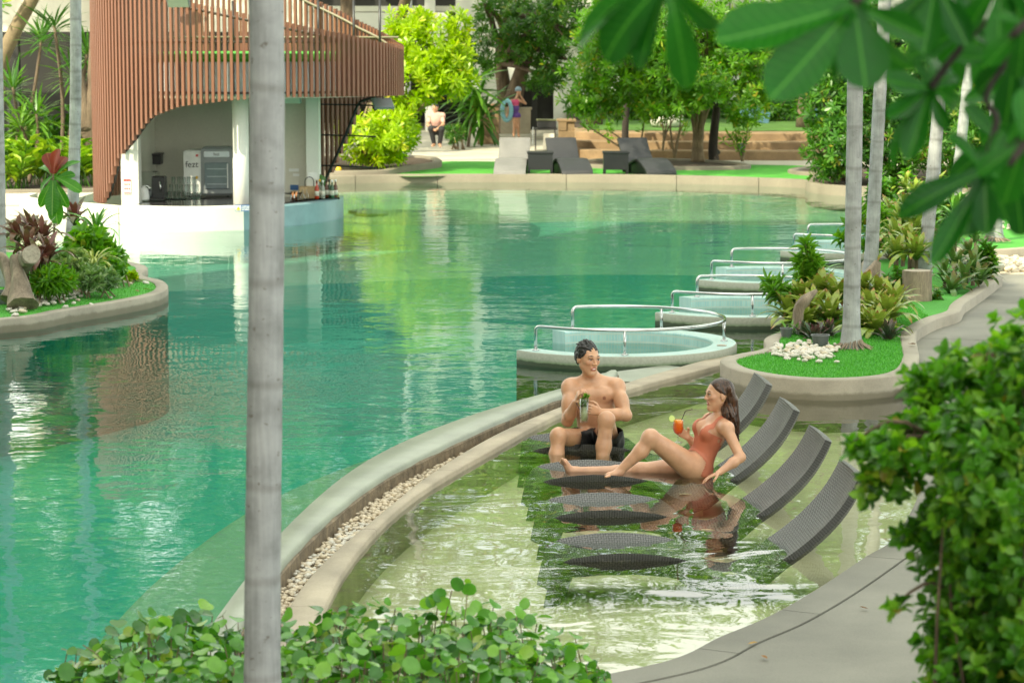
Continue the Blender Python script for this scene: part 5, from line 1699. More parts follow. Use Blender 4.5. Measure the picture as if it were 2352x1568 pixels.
clump([(2170, 650, 29.6), (2195, 620, 30.2), (2215, 660, 29.3), (2235, 630, 29.9), (2185, 680, 29.0), (2225, 600, 30.8), (2250, 655, 29.6)],
      'brom_d', 'dark green bromeliad', 'in the clump right of the log', 20, .38, 'dark bromeliads right of the log', seed=150)
clump([(40, 560, 29.4), (72, 545, 29.7), (100, 560, 29.3), (62, 590, 28.9), (110, 600, 28.7), (88, 620, 28.5)],
      'brom_r', 'dark red bromeliad', 'in the clump behind the driftwood', 20, .42, 'dark red bromeliads on the left island', z0=.1, seed=170)
clump([(2100, 455, 38.5), (2130, 475, 37.6), (2080, 440, 40), (2150, 440, 40)],
      'brom_g', 'small pale bromeliad', 'in the far planting between the palms', 16, .40, 'far pale bromeliads', seed=190)
rosette_plant('spider_plant', 'cream striped spider plant at the front of the left island', 'plant', J(215, 618, 29.6), 'striped', 34, .42, seed=7)
for k, (u, v, y, lab, nl, L, kd) in enumerate(((1872, 795, 24.6, 'dark purple-green strap plant left of the nearest palm roots, front', 40, .26, 'rhoeo'), (1845, 785, 24.9, 'dark purple-green strap plant at the left of the front tuft', 34, .24, 'rhoeo'), (1900, 785, 24.8, 'dark purple-green strap plant against the palm trunk', 34, .25, 'rhoeo'),
                                              (2040, 790, 24.5, 'dark strap plant low at the right of the palm roots', 30, .26, 'rhoeo'), (1815, 790, 25.1, 'fine grassy green plant at the tip of the right island', 40, .28, 'greenstrap'), (1870, 655, 27.2, 'upright broad strap plant above the bromeliads', 26, .42, 'greenstrap'),
                                              (2195, 520, 33.5, 'tall green strap plant under the hanging leaves', 30, .55, 'greenstrap'), (2240, 560, 33.0, 'green strap plant right of the leaning palm', 30, .5, 'greenstrap'), (2165, 470, 37, 'narrow-leaved plant beneath the slim palm', 26, .5, 'greenstrap'),
                                              (220, 540, 31.6, 'upright green strap plant at the back of the left island', 24, .5, 'greenstrap'), (172, 520, 33.0, 'dusky red leaved plant at the foot of the left palm', 22, .45, 'brom_r'))):
    p = J(u, v, y)
    z0 = .155 if u > 1000 else .105
    pl = rosette_plant('strap_plant', lab, 'plant', p, kd, nl, L, seed=300 + k)
    if p.z > z0 + .04:
        MB().tube([p + Vector((0, 0, .02)), Vector((p.x, p.y, z0 - .03))], .02, 6).build('stem', M['bark'], pl)
# stemmed dracaenas at the tip of the right island
def tuft_plant(label, base, tufts, mat, L, Wd, nl, seed):
    rs = np.random.RandomState(seed)
    t = thing('stemmed_plant', label, 'plant', base)
    mb, ds = MB(), []
    for tf in tufts:
        tf = Vector(tf); b_ = Vector(base)
        mb.tube(catmull([b_, b_.lerp(tf, .6) + Vector((0, 0, .08)), tf], 4), .009, 5)
        d_ = (tf - b_).normalized()
        pts = np.array([tuple(tf - d_ * .05 * j) for j in range(4)])
        ds.append(rosettes(pts, np.tile(np.array([tuple(d_ + Vector((0, 0, .5)))]), (4, 1)), nl, L, Wd, (25, 100), rs=rs))
    mb.build('stems', M['twig'], t, fix=False)
    finish_leaves('leaves', T_ELL, cat(ds), mat, t)
y0 = 26.6
tuft_plant('tall fresh green tufted plant left of the nearest right palm', Vector((J(1880, 700, y0).x, y0, .15)), [J(1850, 560, y0), J(1862, 585, y0), J(1838, 600, y0), J(1875, 610, y0), J(1845, 620, y0)], leafmat('fresh_leaf', (.08, .24, .02), (.16, .38, .035), (.28, .5, .06), .35, .35), .17, .026, 12, 5)
tuft_plant('green tufted plant leaning out over the tubs', Vector((J(1835, 730, 26.4).x, 26.4, .15)), [J(1765, 645, 26.2), J(1790, 655, 26.2), J(1775, 665, 26.1), J(1810, 668, 26.3)], leafmat('fresh_leaf_b', (.06, .2, .02), (.13, .33, .03), (.24, .45, .05), .35, .35), .15, .028, 12, 6)
tuft_plant('low leafy plant with variegated leaves behind the log', Vector((J(2060, 690, 28.4).x, 28.4, .15)), [J(2060 + dx, 640 - dz, 28.4 + .1 * dx / 20) for dx, dz in ((-20, 0), (0, 20), (20, 10), (10, -20), (-10, -25), (30, -15))], G['deep'], .10, .04, 10, 8)
tuft_plant('leafy shrub at the right end of the bromeliads near the path', Vector((J(2268, 640, 30.6).x, 30.6, .15)), [J(2262 + dx, 585 - dz, 30.6) for dx, dz in ((-12, 0), (0, 22), (14, 10), (8, -16), (-4, -25), (20, -18))], G['deep'], .13, .05, 10, 9)
tuft_plant('small leafy plant at the base of the log', Vector((J(2150, 715, 28.3).x, 28.3, .15)), [J(2150 + dx, 700 - dz, 28.3) for dx, dz in ((-14, 0), (0, 8), (14, 4), (8, -6))], G['deep'], .08, .035, 8, 10)
for k, (u, v, y, lab) in enumerate(((2065, 480, 40, 'leafy shrub at the far tip of the right island'), (2110, 450, 41.5, 'leafy shrub behind the far bromeliads'), (2160, 520, 36, 'leafy shrub between the leaning and slim palms'), (2050, 545, 33.2, 'low shrub right of the second palm trunk'))):
    tuft_plant(lab, Vector((J(u, v, y).x, y, .15)), [Vector((J(u, v, y).x + rng.gauss(0, .3), y + rng.gauss(0, .3), .3 + rng.random() * .55)) for _ in range(22)], G['mid'] if k % 2 else G['deep'], .16, .06, 10, 20 + k)
# left island greenery
def low_shrub(label, u, v, y, ru, rv, n, L, Wd, mat, seed, z0=.1, T=T_ELL, ry=.3):
    p = J(u, v, y)
    bush('low_plant', label, 'plant', Vector((p.x, y, z0)), [pxblob(u, v, y, ru, rv, ry)], n, mat, L, Wd, 8, T, 5, r0=.012, seed=seed, shell=.3, zmin=z0 + .02)
low_shrub('lush broad-leaved green plant right of the red bromeliads', 205, 565, 30.6, 48, 32, 130, .16, .075, G['mid'], 201)
low_shrub('pale variegated low plant at the middle of the left island', 165, 605, 29.4, 35, 26, 120, .12, .05, leafmat('variegated', (.08, .2, .04), (.2, .34, .1), (.45, .52, .25), .4, .3), 202)
low_shrub('feathery fern clump at the front of the left island', 120, 645, 28.4, 38, 20, 150, .16, .025, G['mid'], 203)
low_shrub('grey-green low plant beside the spider plant', 225, 640, 29.0, 45, 14, 120, .12, .035, leafmat('sage', (.08, .17, .05), (.16, .29, .09), (.3, .42, .18), .4, .3), 204)
low_shrub('trailing green plant at the right tip of the left island', 255, 610, 30.2, 28, 34, 110, .09, .05, G['mid'], 205)
low_shrub('small heart-leaved runner on the left kerb', 300, 635, 30.8, 14, 5, 18, .07, .06, G['bright'], 206, ry=.15)
# sapling with big leaves, some of them red
sp_b = Vector((J(118, 520, 32).x, 32, .1))
sp = thing('sapling', 'sapling with large glossy leaves and red new leaves on the left island', 'sapling', sp_b)
tp_ = J(122, 400, 32)
MB().tube([sp_b, sp_b.lerp(tp_, .5) + Vector((.02, 0, 0)), tp_], [.022, .018, .012], 6).build('stem', M['twig'], sp)
BIGL = []
def big_leaf(name, mat, bend=.25, fold=.25, w=.24, wave=.012):
    V0, polys = blade_template([0, .08, .25, .45, .65, .82, .94, 1], [.02 * w / .24, .10 * w / .24, .45 * w, .80 * w, .99 * w, .90 * w, .52 * w, 0.0], fold, bend, wave)
    me = bpy.data.meshes.new(name)
    me.from_pydata([tuple(v) for v in V0], [], polys)
    bm = bmesh.new(); bm.from_mesh(me)
    bmesh.ops.subdivide_edges(bm, edges=bm.edges, cuts=1, use_grid_fill=True, smooth=.6)
    bm.to_mesh(me); bm.free()
    me.materials.append(mat)
    me.polygons.foreach_set('use_smooth', np.ones(len(me.polygons), dtype=bool))
    return me
def bigleafmat(name, dark, lite, rib, objrand=True, trans=.34):
    m, nt, bs = newmat(name)
    oi = N(nt, 'ShaderNodeObjectInfo')
    tc = nt.nodes.new('ShaderNodeTexCoord')
    sx = nt.nodes.new('ShaderNodeSeparateXYZ')
    nt.links.new(tc.outputs['Object'], sx.inputs[0])
    ab = N(nt, 'ShaderNodeMath', operation='ABSOLUTE')
    nt.links.new(sx.outputs['X'], ab.inputs[0])
    ribm = ramp(nt, ab.outputs[0], [(0.004, 1.0), (0.012, 0.0)])
    # side veins slant from the midrib
    vv = N(nt, 'ShaderNodeMath', operation='MULTIPLY_ADD'); vv.inputs[1].default_value = -.55
    nt.links.new(ab.outputs[0], vv.inputs[0]); nt.links.new(sx.outputs['Y'], vv.inputs[2])
    sn = N(nt, 'ShaderNodeMath', operation='MULTIPLY'); sn.inputs[1].default_value = 80.0
    nt.links.new(vv.outputs[0], sn.inputs[0])
    si = N(nt, 'ShaderNodeMath', operation='SINE'); nt.links.new(sn.outputs[0], si.inputs[0])
    ven = ramp(nt, si.outputs[0], [(0.85, 0.0), (1.0, .22)])
    c = mixc(nt, oi.outputs['Random'], dark, lite)
    n1 = noise(nt, tc.outputs['Object'], 5, 3)
    c = mixc(nt, 1.0, c, ramp(nt, n1, [(.3, (.85, .85, .85)), (.7, (1.05, 1.05, 1.0))]), 'MULTIPLY')
    c = mixc(nt, ven, c, rib)
    c = mixc(nt, ribm, c, rib)
    nt.links.new(c, bs.inputs['Base Color'])
    bs.inputs['Roughness'].default_value = .26
    bs.inputs['Specular IOR Level'].default_value = .22
    tr = nt.nodes.new('ShaderNodeBsdfTranslucent')
    nt.links.new(mixc(nt, 1.0, c, (1.1, 1.25, .5), 'MULTIPLY'), tr.inputs['Color'])
    mx = nt.nodes.new('ShaderNodeMixShader'); mx.inputs[0].default_value = trans
    nt.links.new(bs.outputs[0], mx.inputs[1]); nt.links.new(tr.outputs[0], mx.inputs[2])
    nt.links.new(mx.outputs[0], nt.nodes['Material Output'].inputs[0])
    bump(nt, bs, si.outputs[0], .08, .01)
    return m
M['bigleaf'] = bigleafmat('big_leaf', (0.008, 0.085, 0.010), (0.022, 0.17, 0.014), (0.09, 0.32, 0.04))
M['redleaf'] = bigleafmat('red_leaf', (0.16, 0.025, 0.02), (0.28, 0.05, 0.03), (0.35, 0.12, 0.06))
LEAF_BIG = [big_leaf('leaf', M['bigleaf'], b_, f_, w_) for b_, f_, w_ in ((.08, .25, .27), (.30, .30, .25), (-.12, .35, .22), (.5, .2, .24))]
M['sapleaf'] = bigleafmat('sapling_leaf', (0.04, 0.17, 0.02), (0.09, 0.27, 0.03), (0.25, 0.42, 0.10))
LEAF_SAP = [big_leaf('leaf', M['sapleaf'], b_, f_, w_) for b_, f_, w_ in ((.2, .3, .22), (.45, .3, .2))]
LEAF_RED = big_leaf('leaf', M['redleaf'], .2, .3, .3)
def place_leaf(parent, base, tip, roll=0.0, me=None, wscale=1.0, face=None):
    """a big leaf whose stalk end sits at base and whose tip points to tip"""
    base, tip = Vector(base), Vector(tip)
    y = (tip - base)
    L = y.length
    y.normalize()
    f = Vector(face) if face is not None else Vector((0, -.55, .8))
    z = (f - y * f.dot(y)).normalized()
    x = y.cross(z)
    Rm = Matrix((x, y, z)).transposed() @ Matrix.Rotation(roll, 3, 'Y')
    o = bpy.data.objects.new('leaf', me or LEAF_BIG[rng.randrange(4)])
    C.objects.link(o)
    o.parent = parent
    o.matrix_basis = Matrix.LocRotScale(base - parent.location, Rm.to_quaternion(), Vector((L * wscale, L, L)))
    return o
for (bu, bv, tu, tv, red, dy) in ((122, 412, 88, 470, 0, -.2), (122, 412, 118, 490, 0, -.3), (124, 410, 165, 350, 0, .0), (124, 405, 190, 435, 0, -.1), (122, 405, 68, 440, 0, .1), (123, 420, 128, 515, 0, -.25), (122, 400, 105, 345, 1, .1), (123, 398, 128, 338, 1, .0), (124, 400, 150, 352, 1, .15), (122, 402, 85, 360, 0, .2), (123, 412, 150, 470, 0, -.2), (123, 412, 176, 395, 0, .1)):
    b_ = J(bu, bv, 32)
    place_leaf(sp, b_, J(tu, tv, 32 + dy), rng.uniform(-.5, .5), LEAF_RED if red else LEAF_SAP[rng.randrange(2)], .85)
# driftwood, log, pots, white pebbles
def gnarl(path, rad, seed, amp=.22, seg=14):
    q = random.Random(seed)
    P = catmull(path, 7)
    n = len(P)
    mb = MB().tube(P, list(np.interp(np.linspace(0, 1, n), np.linspace(0, 1, len(rad)), rad)), seg)
    ph = [q.uniform(0, 6) for _ in range(8)]
    V = []
    for i in range(n):
        for k in range(seg):
            v = Vector(mb.v[i * seg + k]); c_ = P[i]
            d_ = v - c_
            a = k / seg * 2 * PI
            s_ = 1 + amp * (.5 * math.sin(2 * a + ph[0] + i * .15) + .3 * math.sin(5 * a + ph[1]) + .25 * math.sin(3 * a + i * .5 + ph[2]))
            V.append(tuple(c_ + d_ * s_))
    mb.v[:len(V)] = V
    return mb
dw = thing('driftwood', 'upright gnarled driftwood stump at the front of the left island', 'driftwood', J(50, 695, 27.6))
g_ = gnarl([J(52, 700, 27.6), J(48, 670, 27.7), J(42, 630, 27.8), J(36, 590, 27.9)], [.16, .12, .085, .075], 3)
smooth_angle(g_.build('stump', M['wood_grey'], dw, fix=False), 50)
smooth_angle(gnarl([J(20, 690, 27.7), J(30, 660, 27.8), J(10, 600, 28), J(-10, 590, 28)], [.10, .09, .07, .05], 5).build('root', M['wood_grey'], dw, fix=False), 50)
dw = thing('driftwood', 'sawn driftwood log leaning over the red bromeliads', 'driftwood', J(60, 640, 28.2))
ca = J(72, 585, 27.6)
g_ = gnarl([J(38, 640, 28.5), J(50, 610, 28.2), ca], [.10, .11, .105], 8)
smooth_angle(g_.build('log', M['wood_grey'], dw, fix=False), 50)
dd = (ca - J(50, 610, 28.2)).normalized()
MB().tube([ca + dd * .001, ca + dd * .008], [.100, .097], 18).build('sawn_face', M['wood_cut'], dw)
lg = W(2110, 692, .155)
lt_ = thing('log_stump', 'upright sawn log standing on the turf of the right island', 'log', lg)
smooth_angle(gnarl([lg + Vector((0, .13, -.02)), lg + Vector((0, .13, .17)), lg + Vector((0, .13, .335))], [.168, .160, .158], 11, .06, 26).build('trunk', M['wood_grey'], lt_, fix=False), 50)
MB().lathe([(.150, 0), (.146, .004), (.08, .003)], (lg.x, lg.y + .13, lg.z + .332), 26).build('sawn_top', M['wood_cut'], lt_)
for (pts, rad, lab) in (([J(1835, 712, 25.3), J(1850, 690, 25.3), J(1875, 668, 25.4)], [.05, .055, .02], 'pale driftwood piece among the bromeliads left of the palm'), ([J(1990, 655, 28), J(2005, 625, 28), J(2018, 600, 28)], [.09, .08, .03], 'jagged driftwood stump between the two near palms'), ([J(2085, 470, 38), J(2110, 462, 38), J(2140, 440, 38)], [.12, .10, .03], 'grey driftwood branch in the far planting')):
    base_ = Vector((pts[0].x, pts[0].y, .15))
    t = thing('driftwood', lab, 'driftwood', base_)
    smooth_angle(gnarl([base_ + Vector((0, 0, -.03))] + pts, [rad[0]] + rad, len(lab)).build('wood', M['wood_grey'], t, fix=False), 50)
M['potgrey'] = solid('grey_pot', (.12, .13, .13), .5, .1, 6, 40, .05)
def pot(label, p, r_, h_):
    t = thing('plant_pot', label, 'pot', p)
    smooth_angle(MB().lathe([(r_ * .75, 0), (r_, h_ * .9), (r_ * 1.08, h_ * .9), (r_ * 1.08, h_), (r_ * .95, h_), (r_ * .9, h_ * .8)], tuple(p), 20).build('body', M['potgrey'], t), 40)
    MB().lathe([(r_ * .92, h_ * .82), (r_ * .3, h_ * .86)], tuple(p), 16).build('soil', M['soil'], t)
pot('grey plant pot among the white pebbles at the palm foot', W(1884, 797, .155), .085, .12)
pot('small grey pot at the left tip of the right island', W(1806, 776, .155), .06, .10)
pot('black plant pot at the bottom left corner of the left island', W(4, 698, .105), .12, .15)
pp = thing('pebble_pile', 'pile of white pebbles at the foot of the nearest right palm', 'pebbles', W(1850, 812, .155))
pts = []
for k in range(230):
    u, v = 1852 + rng.gauss(0, 40), 806 + rng.gauss(0, 9)
    if 1768 < u < 1945 and 782 < v < 832:
        p = W(u, v, .17)
        pts.append((p.x, p.y, .168 + rng.random() * .02))
pebbles(pp, pts, .030, .18)
pp = thing('pebble_pile', 'white pebbles scattered over the turf of the left island', 'pebbles', W(200, 680, .105))
pts = []
for k in range(260):
    f = rng.random()
    u = 20 + 230 * f + rng.gauss(0, 6); v = 712 - 62 * f + rng.gauss(0, 7)
    p = W(u, v, .115)
    if inpoly(p.x, p.y, [(q.x, q.y) for q in LIi]): pts.append((p.x, p.y, .118 + rng.random() * .018))
for (u, v) in ((285, 648), (300, 652), (312, 645), (335, 650), (240, 672), (180, 690), (265, 660), (255, 684), (210, 700), (150, 706)):
    p = W(u, v, .115); pts.append((p.x, p.y, .12))
pebbles(pp, pts, .034, .08)
pp = thing('pebble_pile', 'loose white pebbles at the far end of the right planting', 'pebbles', Vector((6.6, 40, .15)))
pebbles(pp, [(6.3 + rng.random() * 1.4, 38.4 + rng.random() * 2.4, .175) for _ in range(70)], .06, .1)
# fallen leaves
FL = bpy.data.meshes.new('fallen_leaf')
FL.from_pydata([(0, -.5, 0), (.28, -.1, .06), (.22, .3, .1), (0, .55, .02), (-.24, .3, .09), (-.27, -.1, .05), (0, 0, -.01)], [], [(0, 1, 6), (1, 2, 6), (2, 3, 6), (3, 4, 6), (4, 5, 6), (5, 0, 6)])
FL.materials.append(leafmat('dry_leaf', (.16, .07, .02), (.30, .15, .05), (.42, .26, .08), .7, .2, objrand=True))
for (u, v, z, s_, lab) in ((315, 668, .125, .09, 'brown fallen leaf on the left island turf, near the tip'), (338, 664, .125, .08, 'fallen leaf at the right tip of the left turf'), (300, 692, .13, .07, 'tiny brown leaf on the left kerb'), (262, 659, .125, .08, 'dry leaf among the scattered pebbles at left'), (1728, 1476, .07, .05, 'small dry leaf on the grey deck edge'), (1756, 1508, .07, .05, 'small orange leaf on the deck at the bottom right'), (1985, 1395, .07, .05, 'dark speck of leaf on the deck beneath the bush'), (2095, 790, .19, .12, 'yellow fallen leaf on the turf right of the palm roots'), (1765, 806, .18, .07, 'brown leaf on the kerb at the island tip'), (1840, 389, LANDZ + .03, .2, 'yellow leaf on the far lawn')):
    p = W(u, v, z)
    o = bpy.data.objects.new('fallen_leaf', FL)
    C.objects.link(o)
    o.location = p; o.scale = (s_, s_, s_); o.rotation_euler = (.1, .1, rng.uniform(0, 6))
    tag(o, lab, 'leaf', 'fallen leaves')
# ================================================================ wicker
def wicker(name, col, hi, cell=.017):
    m, nt, bs = newmat(name)
    at = N(nt, 'ShaderNodeAttribute', attribute_name='uvw')
    mp = N(nt, 'ShaderNodeMapping')
    mp.inputs['Scale'].default_value = (1 / cell, 1 / cell, 1)
    nt.links.new(at.outputs['Vector'], mp.inputs[0])
    ck = N(nt, 'ShaderNodeTexChecker', i_Scale=1.0)
    nt.links.new(mp.outputs[0], ck.inputs['Vector'])
    sp_ = nt.nodes.new('ShaderNodeSeparateXYZ')
    nt.links.new(mp.outputs[0], sp_.inputs[0])
    def ridge(sock):
        mu = N(nt, 'ShaderNodeMath', operation='MULTIPLY'); mu.inputs[1].default_value = PI
        nt.links.new(sock, mu.inputs[0])
        si = N(nt, 'ShaderNodeMath', operation='SINE'); nt.links.new(mu.outputs[0], si.inputs[0])
        ab = N(nt, 'ShaderNodeMath', operation='ABSOLUTE'); nt.links.new(si.outputs[0], ab.inputs[0])
        return ab.outputs[0]
    hx, hy = ridge(sp_.outputs['X']), ridge(sp_.outputs['Y'])
    mx = nt.nodes.new('ShaderNodeMix'); mx.data_type = 'FLOAT'
    nt.links.new(ck.outputs['Fac'], mx.inputs[0]); nt.links.new(hx, mx.inputs[2]); nt.links.new(hy, mx.inputs[3])
    n1 = noise(nt, coords(nt), 3.0, 4)
    c = ramp(nt, mx.outputs[0], [(0.1, tuple(x * .45 for x in col)), (.6, col), (1.0, hi)])
    c = mixc(nt, 1.0, c, ramp(nt, n1, [(.3, (.8, .8, .8)), (.7, (1.1, 1.1, 1.1))]), 'MULTIPLY')
    nt.links.new(c, bs.inputs['Base Color'])
    bs.inputs['Roughness'].default_value = .42
    bump(nt, bs, mx.outputs[0], .8, .006)
    return m
M['wick'] = wicker('grey_wicker', (.090, .089, .086), (.145, .143, .138))
M['wickfar'] = wicker('wicker_painted_shade', (.020, .020, .024), (.036, .036, .041), .03)  # far wicker with the tree shade put into its colour
M['wicklite'] = wicker('wicker_painted_sun', (.17, .16, .155), (.25, .24, .23), .03)  # same wicker with sunlight put into its colour, for the leftmost lounger
def wave_mesh(name, prof, width, thick, sag, mat, nc=9, n=44):
    """lounger shell: profile (x,z) along the length, sagging between its two side rails"""
    P = catmull([Vector((a, 0, b)) for a, b in prof], max(2, n // (len(prof) - 1)))
    V, F, uv = [], [], []
    m = len(P)
    s = 0
    for i, p in enumerate(P):
        if i: s += (P[i] - P[i - 1]).length
        t = (P[min(i + 1, m - 1)] - P[max(i - 1, 0)]).normalized()
        nrm = Vector((-t.z, 0, t.x))
        sg = np.interp(i / (m - 1), [q[0] for q in sag], [q[1] for q in sag])
        for side in (0, 1):
            for k in range(nc):
                w = k / (nc - 1) if side == 0 else 1 - k / (nc - 1)
                y = (w - .5) * width
                dz = -sg * (1 - (2 * w - 1) ** 2)
                edge = .012 if k in (0, nc - 1) else 0
                th = (0 if side == 0 else -thick) + (-edge if side == 0 else edge)
                q = p + nrm * (dz + th)
                V.append((q.x, y, q.z)); uv += [s, y + (0 if side == 0 else 2.003) + side * .3 * 0, 0]
    c2 = nc * 2
    for i in range(m - 1):
        for k in range(c2):
            F.append((i * c2 + k, i * c2 + (k + 1) % c2, (i + 1) * c2 + (k + 1) % c2, (i + 1) * c2 + k))
    F.append(tuple(range(c2 - 1, -1, -1)))
    F.append(tuple((m - 1) * c2 + k for k in range(c2)))
    me = bpy.data.meshes.new(name)
    me.from_pydata(V, [], F)
    bm = bmesh.new(); bm.from_mesh(me); bmesh.ops.recalc_face_normals(bm, faces=bm.faces); bm.to_mesh(me); bm.free()
    a = me.attributes.new('uvw', 'FLOAT_VECTOR', 'POINT')
    a.data.foreach_set('vector', uv)
    me.materials.append(mat)
    return me
PROF = [(.13, -.285), (.155, -.16), (.22, -.015), (.40, .033), (.62, .050), (.84, .034), (1.05, -.012), (1.17, -.11), (1.34, -.15), (1.47, -.085), (1.575, -.004), (1.66, .055), (1.77, .145), (1.873, .25), (1.946, .345), (2.0, .44), (2.025, .495)]
SAG = [(0, .10), (.25, .14), (.45, .11), (.6, .06), (.8, .06), (1, .02)]
pl_me = wave_mesh('shell', PROF, .64, .066, SAG, M['wick'])
labs = ['grey wicker water lounger nearest the deck, empty, with leaves over its back', 'empty grey wicker water lounger between the woman and the nearest one', 'grey wicker water lounger the woman reclines on', 'farthest grey wicker water lounger, the man sits on its foot']
for k, (x, y) in enumerate(((.03, 14.88), (0, 16.27), (-.06, 17.60), (-.12, 18.93))):
    t = thing('water_lounger', labs[k], 'lounger', (x, y + .315, -.29), 'wicker loungers standing in the shallow pool', R(3))
    o = link('shell', pl_me, None, t)
    o.location = (0, 0, .29)
    smooth_angle(o, 50)
    for yy in (-.2, .2):
        MB().box((1.35, yy, .045), (.12, .06, .09)).build('foot', M['sandfloor'], t, local=True)
# ---------------------------------------------------------------- far loungers and side tables on the lawn
PF = [(0, .03), (.05, .12), (.2, .20), (.42, .29), (.62, .345), (.82, .32), (1.02, .26), (1.2, .25), (1.36, .31), (1.52, .46), (1.66, .64), (1.74, .74)]
SF = [(0, .0), (1, .0)]
fl_d = wave_mesh('shell', PF, .68, .07, SF, M['wickfar'])
fl_l = wave_mesh('shell', PF, .68, .07, SF, M['wicklite'])
for (u, rz, me, lab) in ((1170, R(86), fl_l, 'pale wicker lounger coloured as sunlit, leftmost on the far lawn'), (1327, R(101), fl_d, 'wicker lounger darkened as in shade, in the middle of the far lawn'), (1521, R(109), fl_d, 'wicker lounger darkened as in shade, rightmost on the far lawn')):
    p = W(u, 403.5, LANDZ)
    t = thing('lounger', lab, 'lounger', (p.x, p.y, LANDZ), 'wicker loungers on the far lawn', rz)
    smooth_angle(link('shell', me, None, t), 50)
    mt = M['wicklite'] if me is fl_l else M['wickfar']
    for yy in (-.29, .29):
        mb = MB()
        mb.box((1.15, yy, .10), (.05, .05, .20))
        mb.build('leg', mt, t, local=True)
        MB().add([(.05, yy, 0), (.05, yy, .10), (.42, yy, .26), (.62, yy, .30), (1.02, yy, .22), (1.34, yy, .26), (1.60, yy, .53), (1.30, yy, 0)], [tuple(range(8))]).build('side_panel', mt, t, local=True)
    MB().box((1.66, 0, .25), (.03, .5, .5)).build('back_prop', mt, t, local=True)
for (u, lab) in ((1241, 'dark wicker side table between the pale and the middle lounger'), (1415, 'dark wicker side table between the middle and the right lounger')):
    p = W(u, 401.5, LANDZ)
    t = thing('side_table', lab, 'table', (p.x, p.y + .25, LANDZ), 'wicker side tables on the far lawn')
    o = MB().box((p.x, p.y + .25, LANDZ + .465), (.57, .50, .05), bev=.012).build('top', M['wickfar'], t)
    o = MB().box((p.x, p.y + .25, LANDZ + .27), (.53, .46, .335)).build('body', M['wickfar'], t)
    for sx in (-1, 1):
        for sy in (-1, 1):
            MB().box((p.x + sx * .24, p.y + .25 + sy * .205, LANDZ + .05), (.05, .05, .11)).build('leg', M['wickfar'], t)
# spotlights, white planter, blue boards, towel trolley
p = W(1703, 366, LANDZ + .05)
t = thing('spotlight', 'black garden spotlight on a short stake at the right of the soil bed', 'spotlight', p)
MB().tube([p + Vector((0, 0, -.05)), p + Vector((0, 0, .15))], .018, 6).build('stake', M['black'], t)
MB().tube([p + Vector((.02, .06, .14)), p + Vector((-.02, -.1, .32))], [.07, .10], 12).build('head', M['black'], t)
p = W(1642, 366, LANDZ + .05)
t = thing('spotlight', 'small black spotlight at the foot of the black leaning trunk', 'spotlight', p)
MB().tube([p, p + Vector((0, 0, .1))], .015, 6).build('stake', M['black'], t)
MB().tube([p + Vector((0, .05, .1)), p + Vector((.06, -.08, .18))], [.05, .07], 10).build('head', M['black'], t)
p = Vector((J(1530, 285, 66).x, 66, UP))
t = thing('planter', 'round white woven planter on the terrace lawn', 'planter', p)
MB().lathe([(.30, 0), (.42, .08), (.45, .30), (.40, .32), (.36, .26)], tuple(p), 24).build('bowl', M['cream'], t, True)
MB().lathe([(.37, .25), (.1, .28)], tuple(p), 16).build('soil', M['soil'], t)
for (u, v, w_, h_, lab) in ((1733, 266, .85, .55, 'large tilted blue play board in the shade behind the lawn'), (1864, 272, .4, .4, 'smaller pale blue board near the right shrub')):
    p = Vector((J(u, v, 69).x, 69, UP))
    t = thing('play_board', lab, 'board', p)
    Mx = Matrix.Rotation(R(-25), 3, 'X') @ Matrix.Rotation(R(12), 3, 'Y')
    MB().box(p + Vector((0, 0, h_ * .5 + .03)), (w_, .05, h_), M=Mx, bev=.01).build('panel', plain('blue_board_%d' % u, (.035, .11, .15), .5), t)
    MB().box(p + Vector((0, .12, .15)), (.05, .05, .32)).build('prop', M['dmetal'], t)
p = Vector((J(1253, 330, 66).x, 66, LANDZ))
t = thing('towel_trolley', 'dark trolley table with covered box by the doorway', 'trolley', p)
for sx in (-.26, .24):
    for sy in (-.2, .2):
        MB().tube([p + Vector((sx, sy, -.01)), p + Vector((sx, sy, .52))], .018, 6).build('leg', M['dmetal'], t)
MB().box(p + Vector((0, 0, .54)), (.62, .5, .04)).build('top', M['dmetal'], t)
MB().box(p + Vector((.03, 0, .66)), (.5, .42, .20), bev=.02).build('box', M['black'], t)
MB().box(p + Vector((.03, 0, .775)), (.54, .46, .03)).build('lid', solid('olive_lid', (.10, .11, .05), .6), t)
MB().box(p + Vector((-.33, 0, .36)), (.02, .42, .44)).build('side_cloth', M['coolgrey'], t)
MB().box(p + Vector((.1, 0, .22)), (.32, .36, .42)).build('bin', M['cream'], t)
# small yellow toy and ring by the far kerb
p = W(777, 398, LANDZ + .03)
tag(MB().lathe([(.02, 0), (.06, .02), (.07, .08), (.04, .13), (.01, .15)], tuple(p + Vector((0, .15, 0))), 12).build('bath_duck', plain('yellow_toy', (.8, .5, .03), .4), None, True), 'tiny yellow toy on the far kerb beside the bar', 'toy')
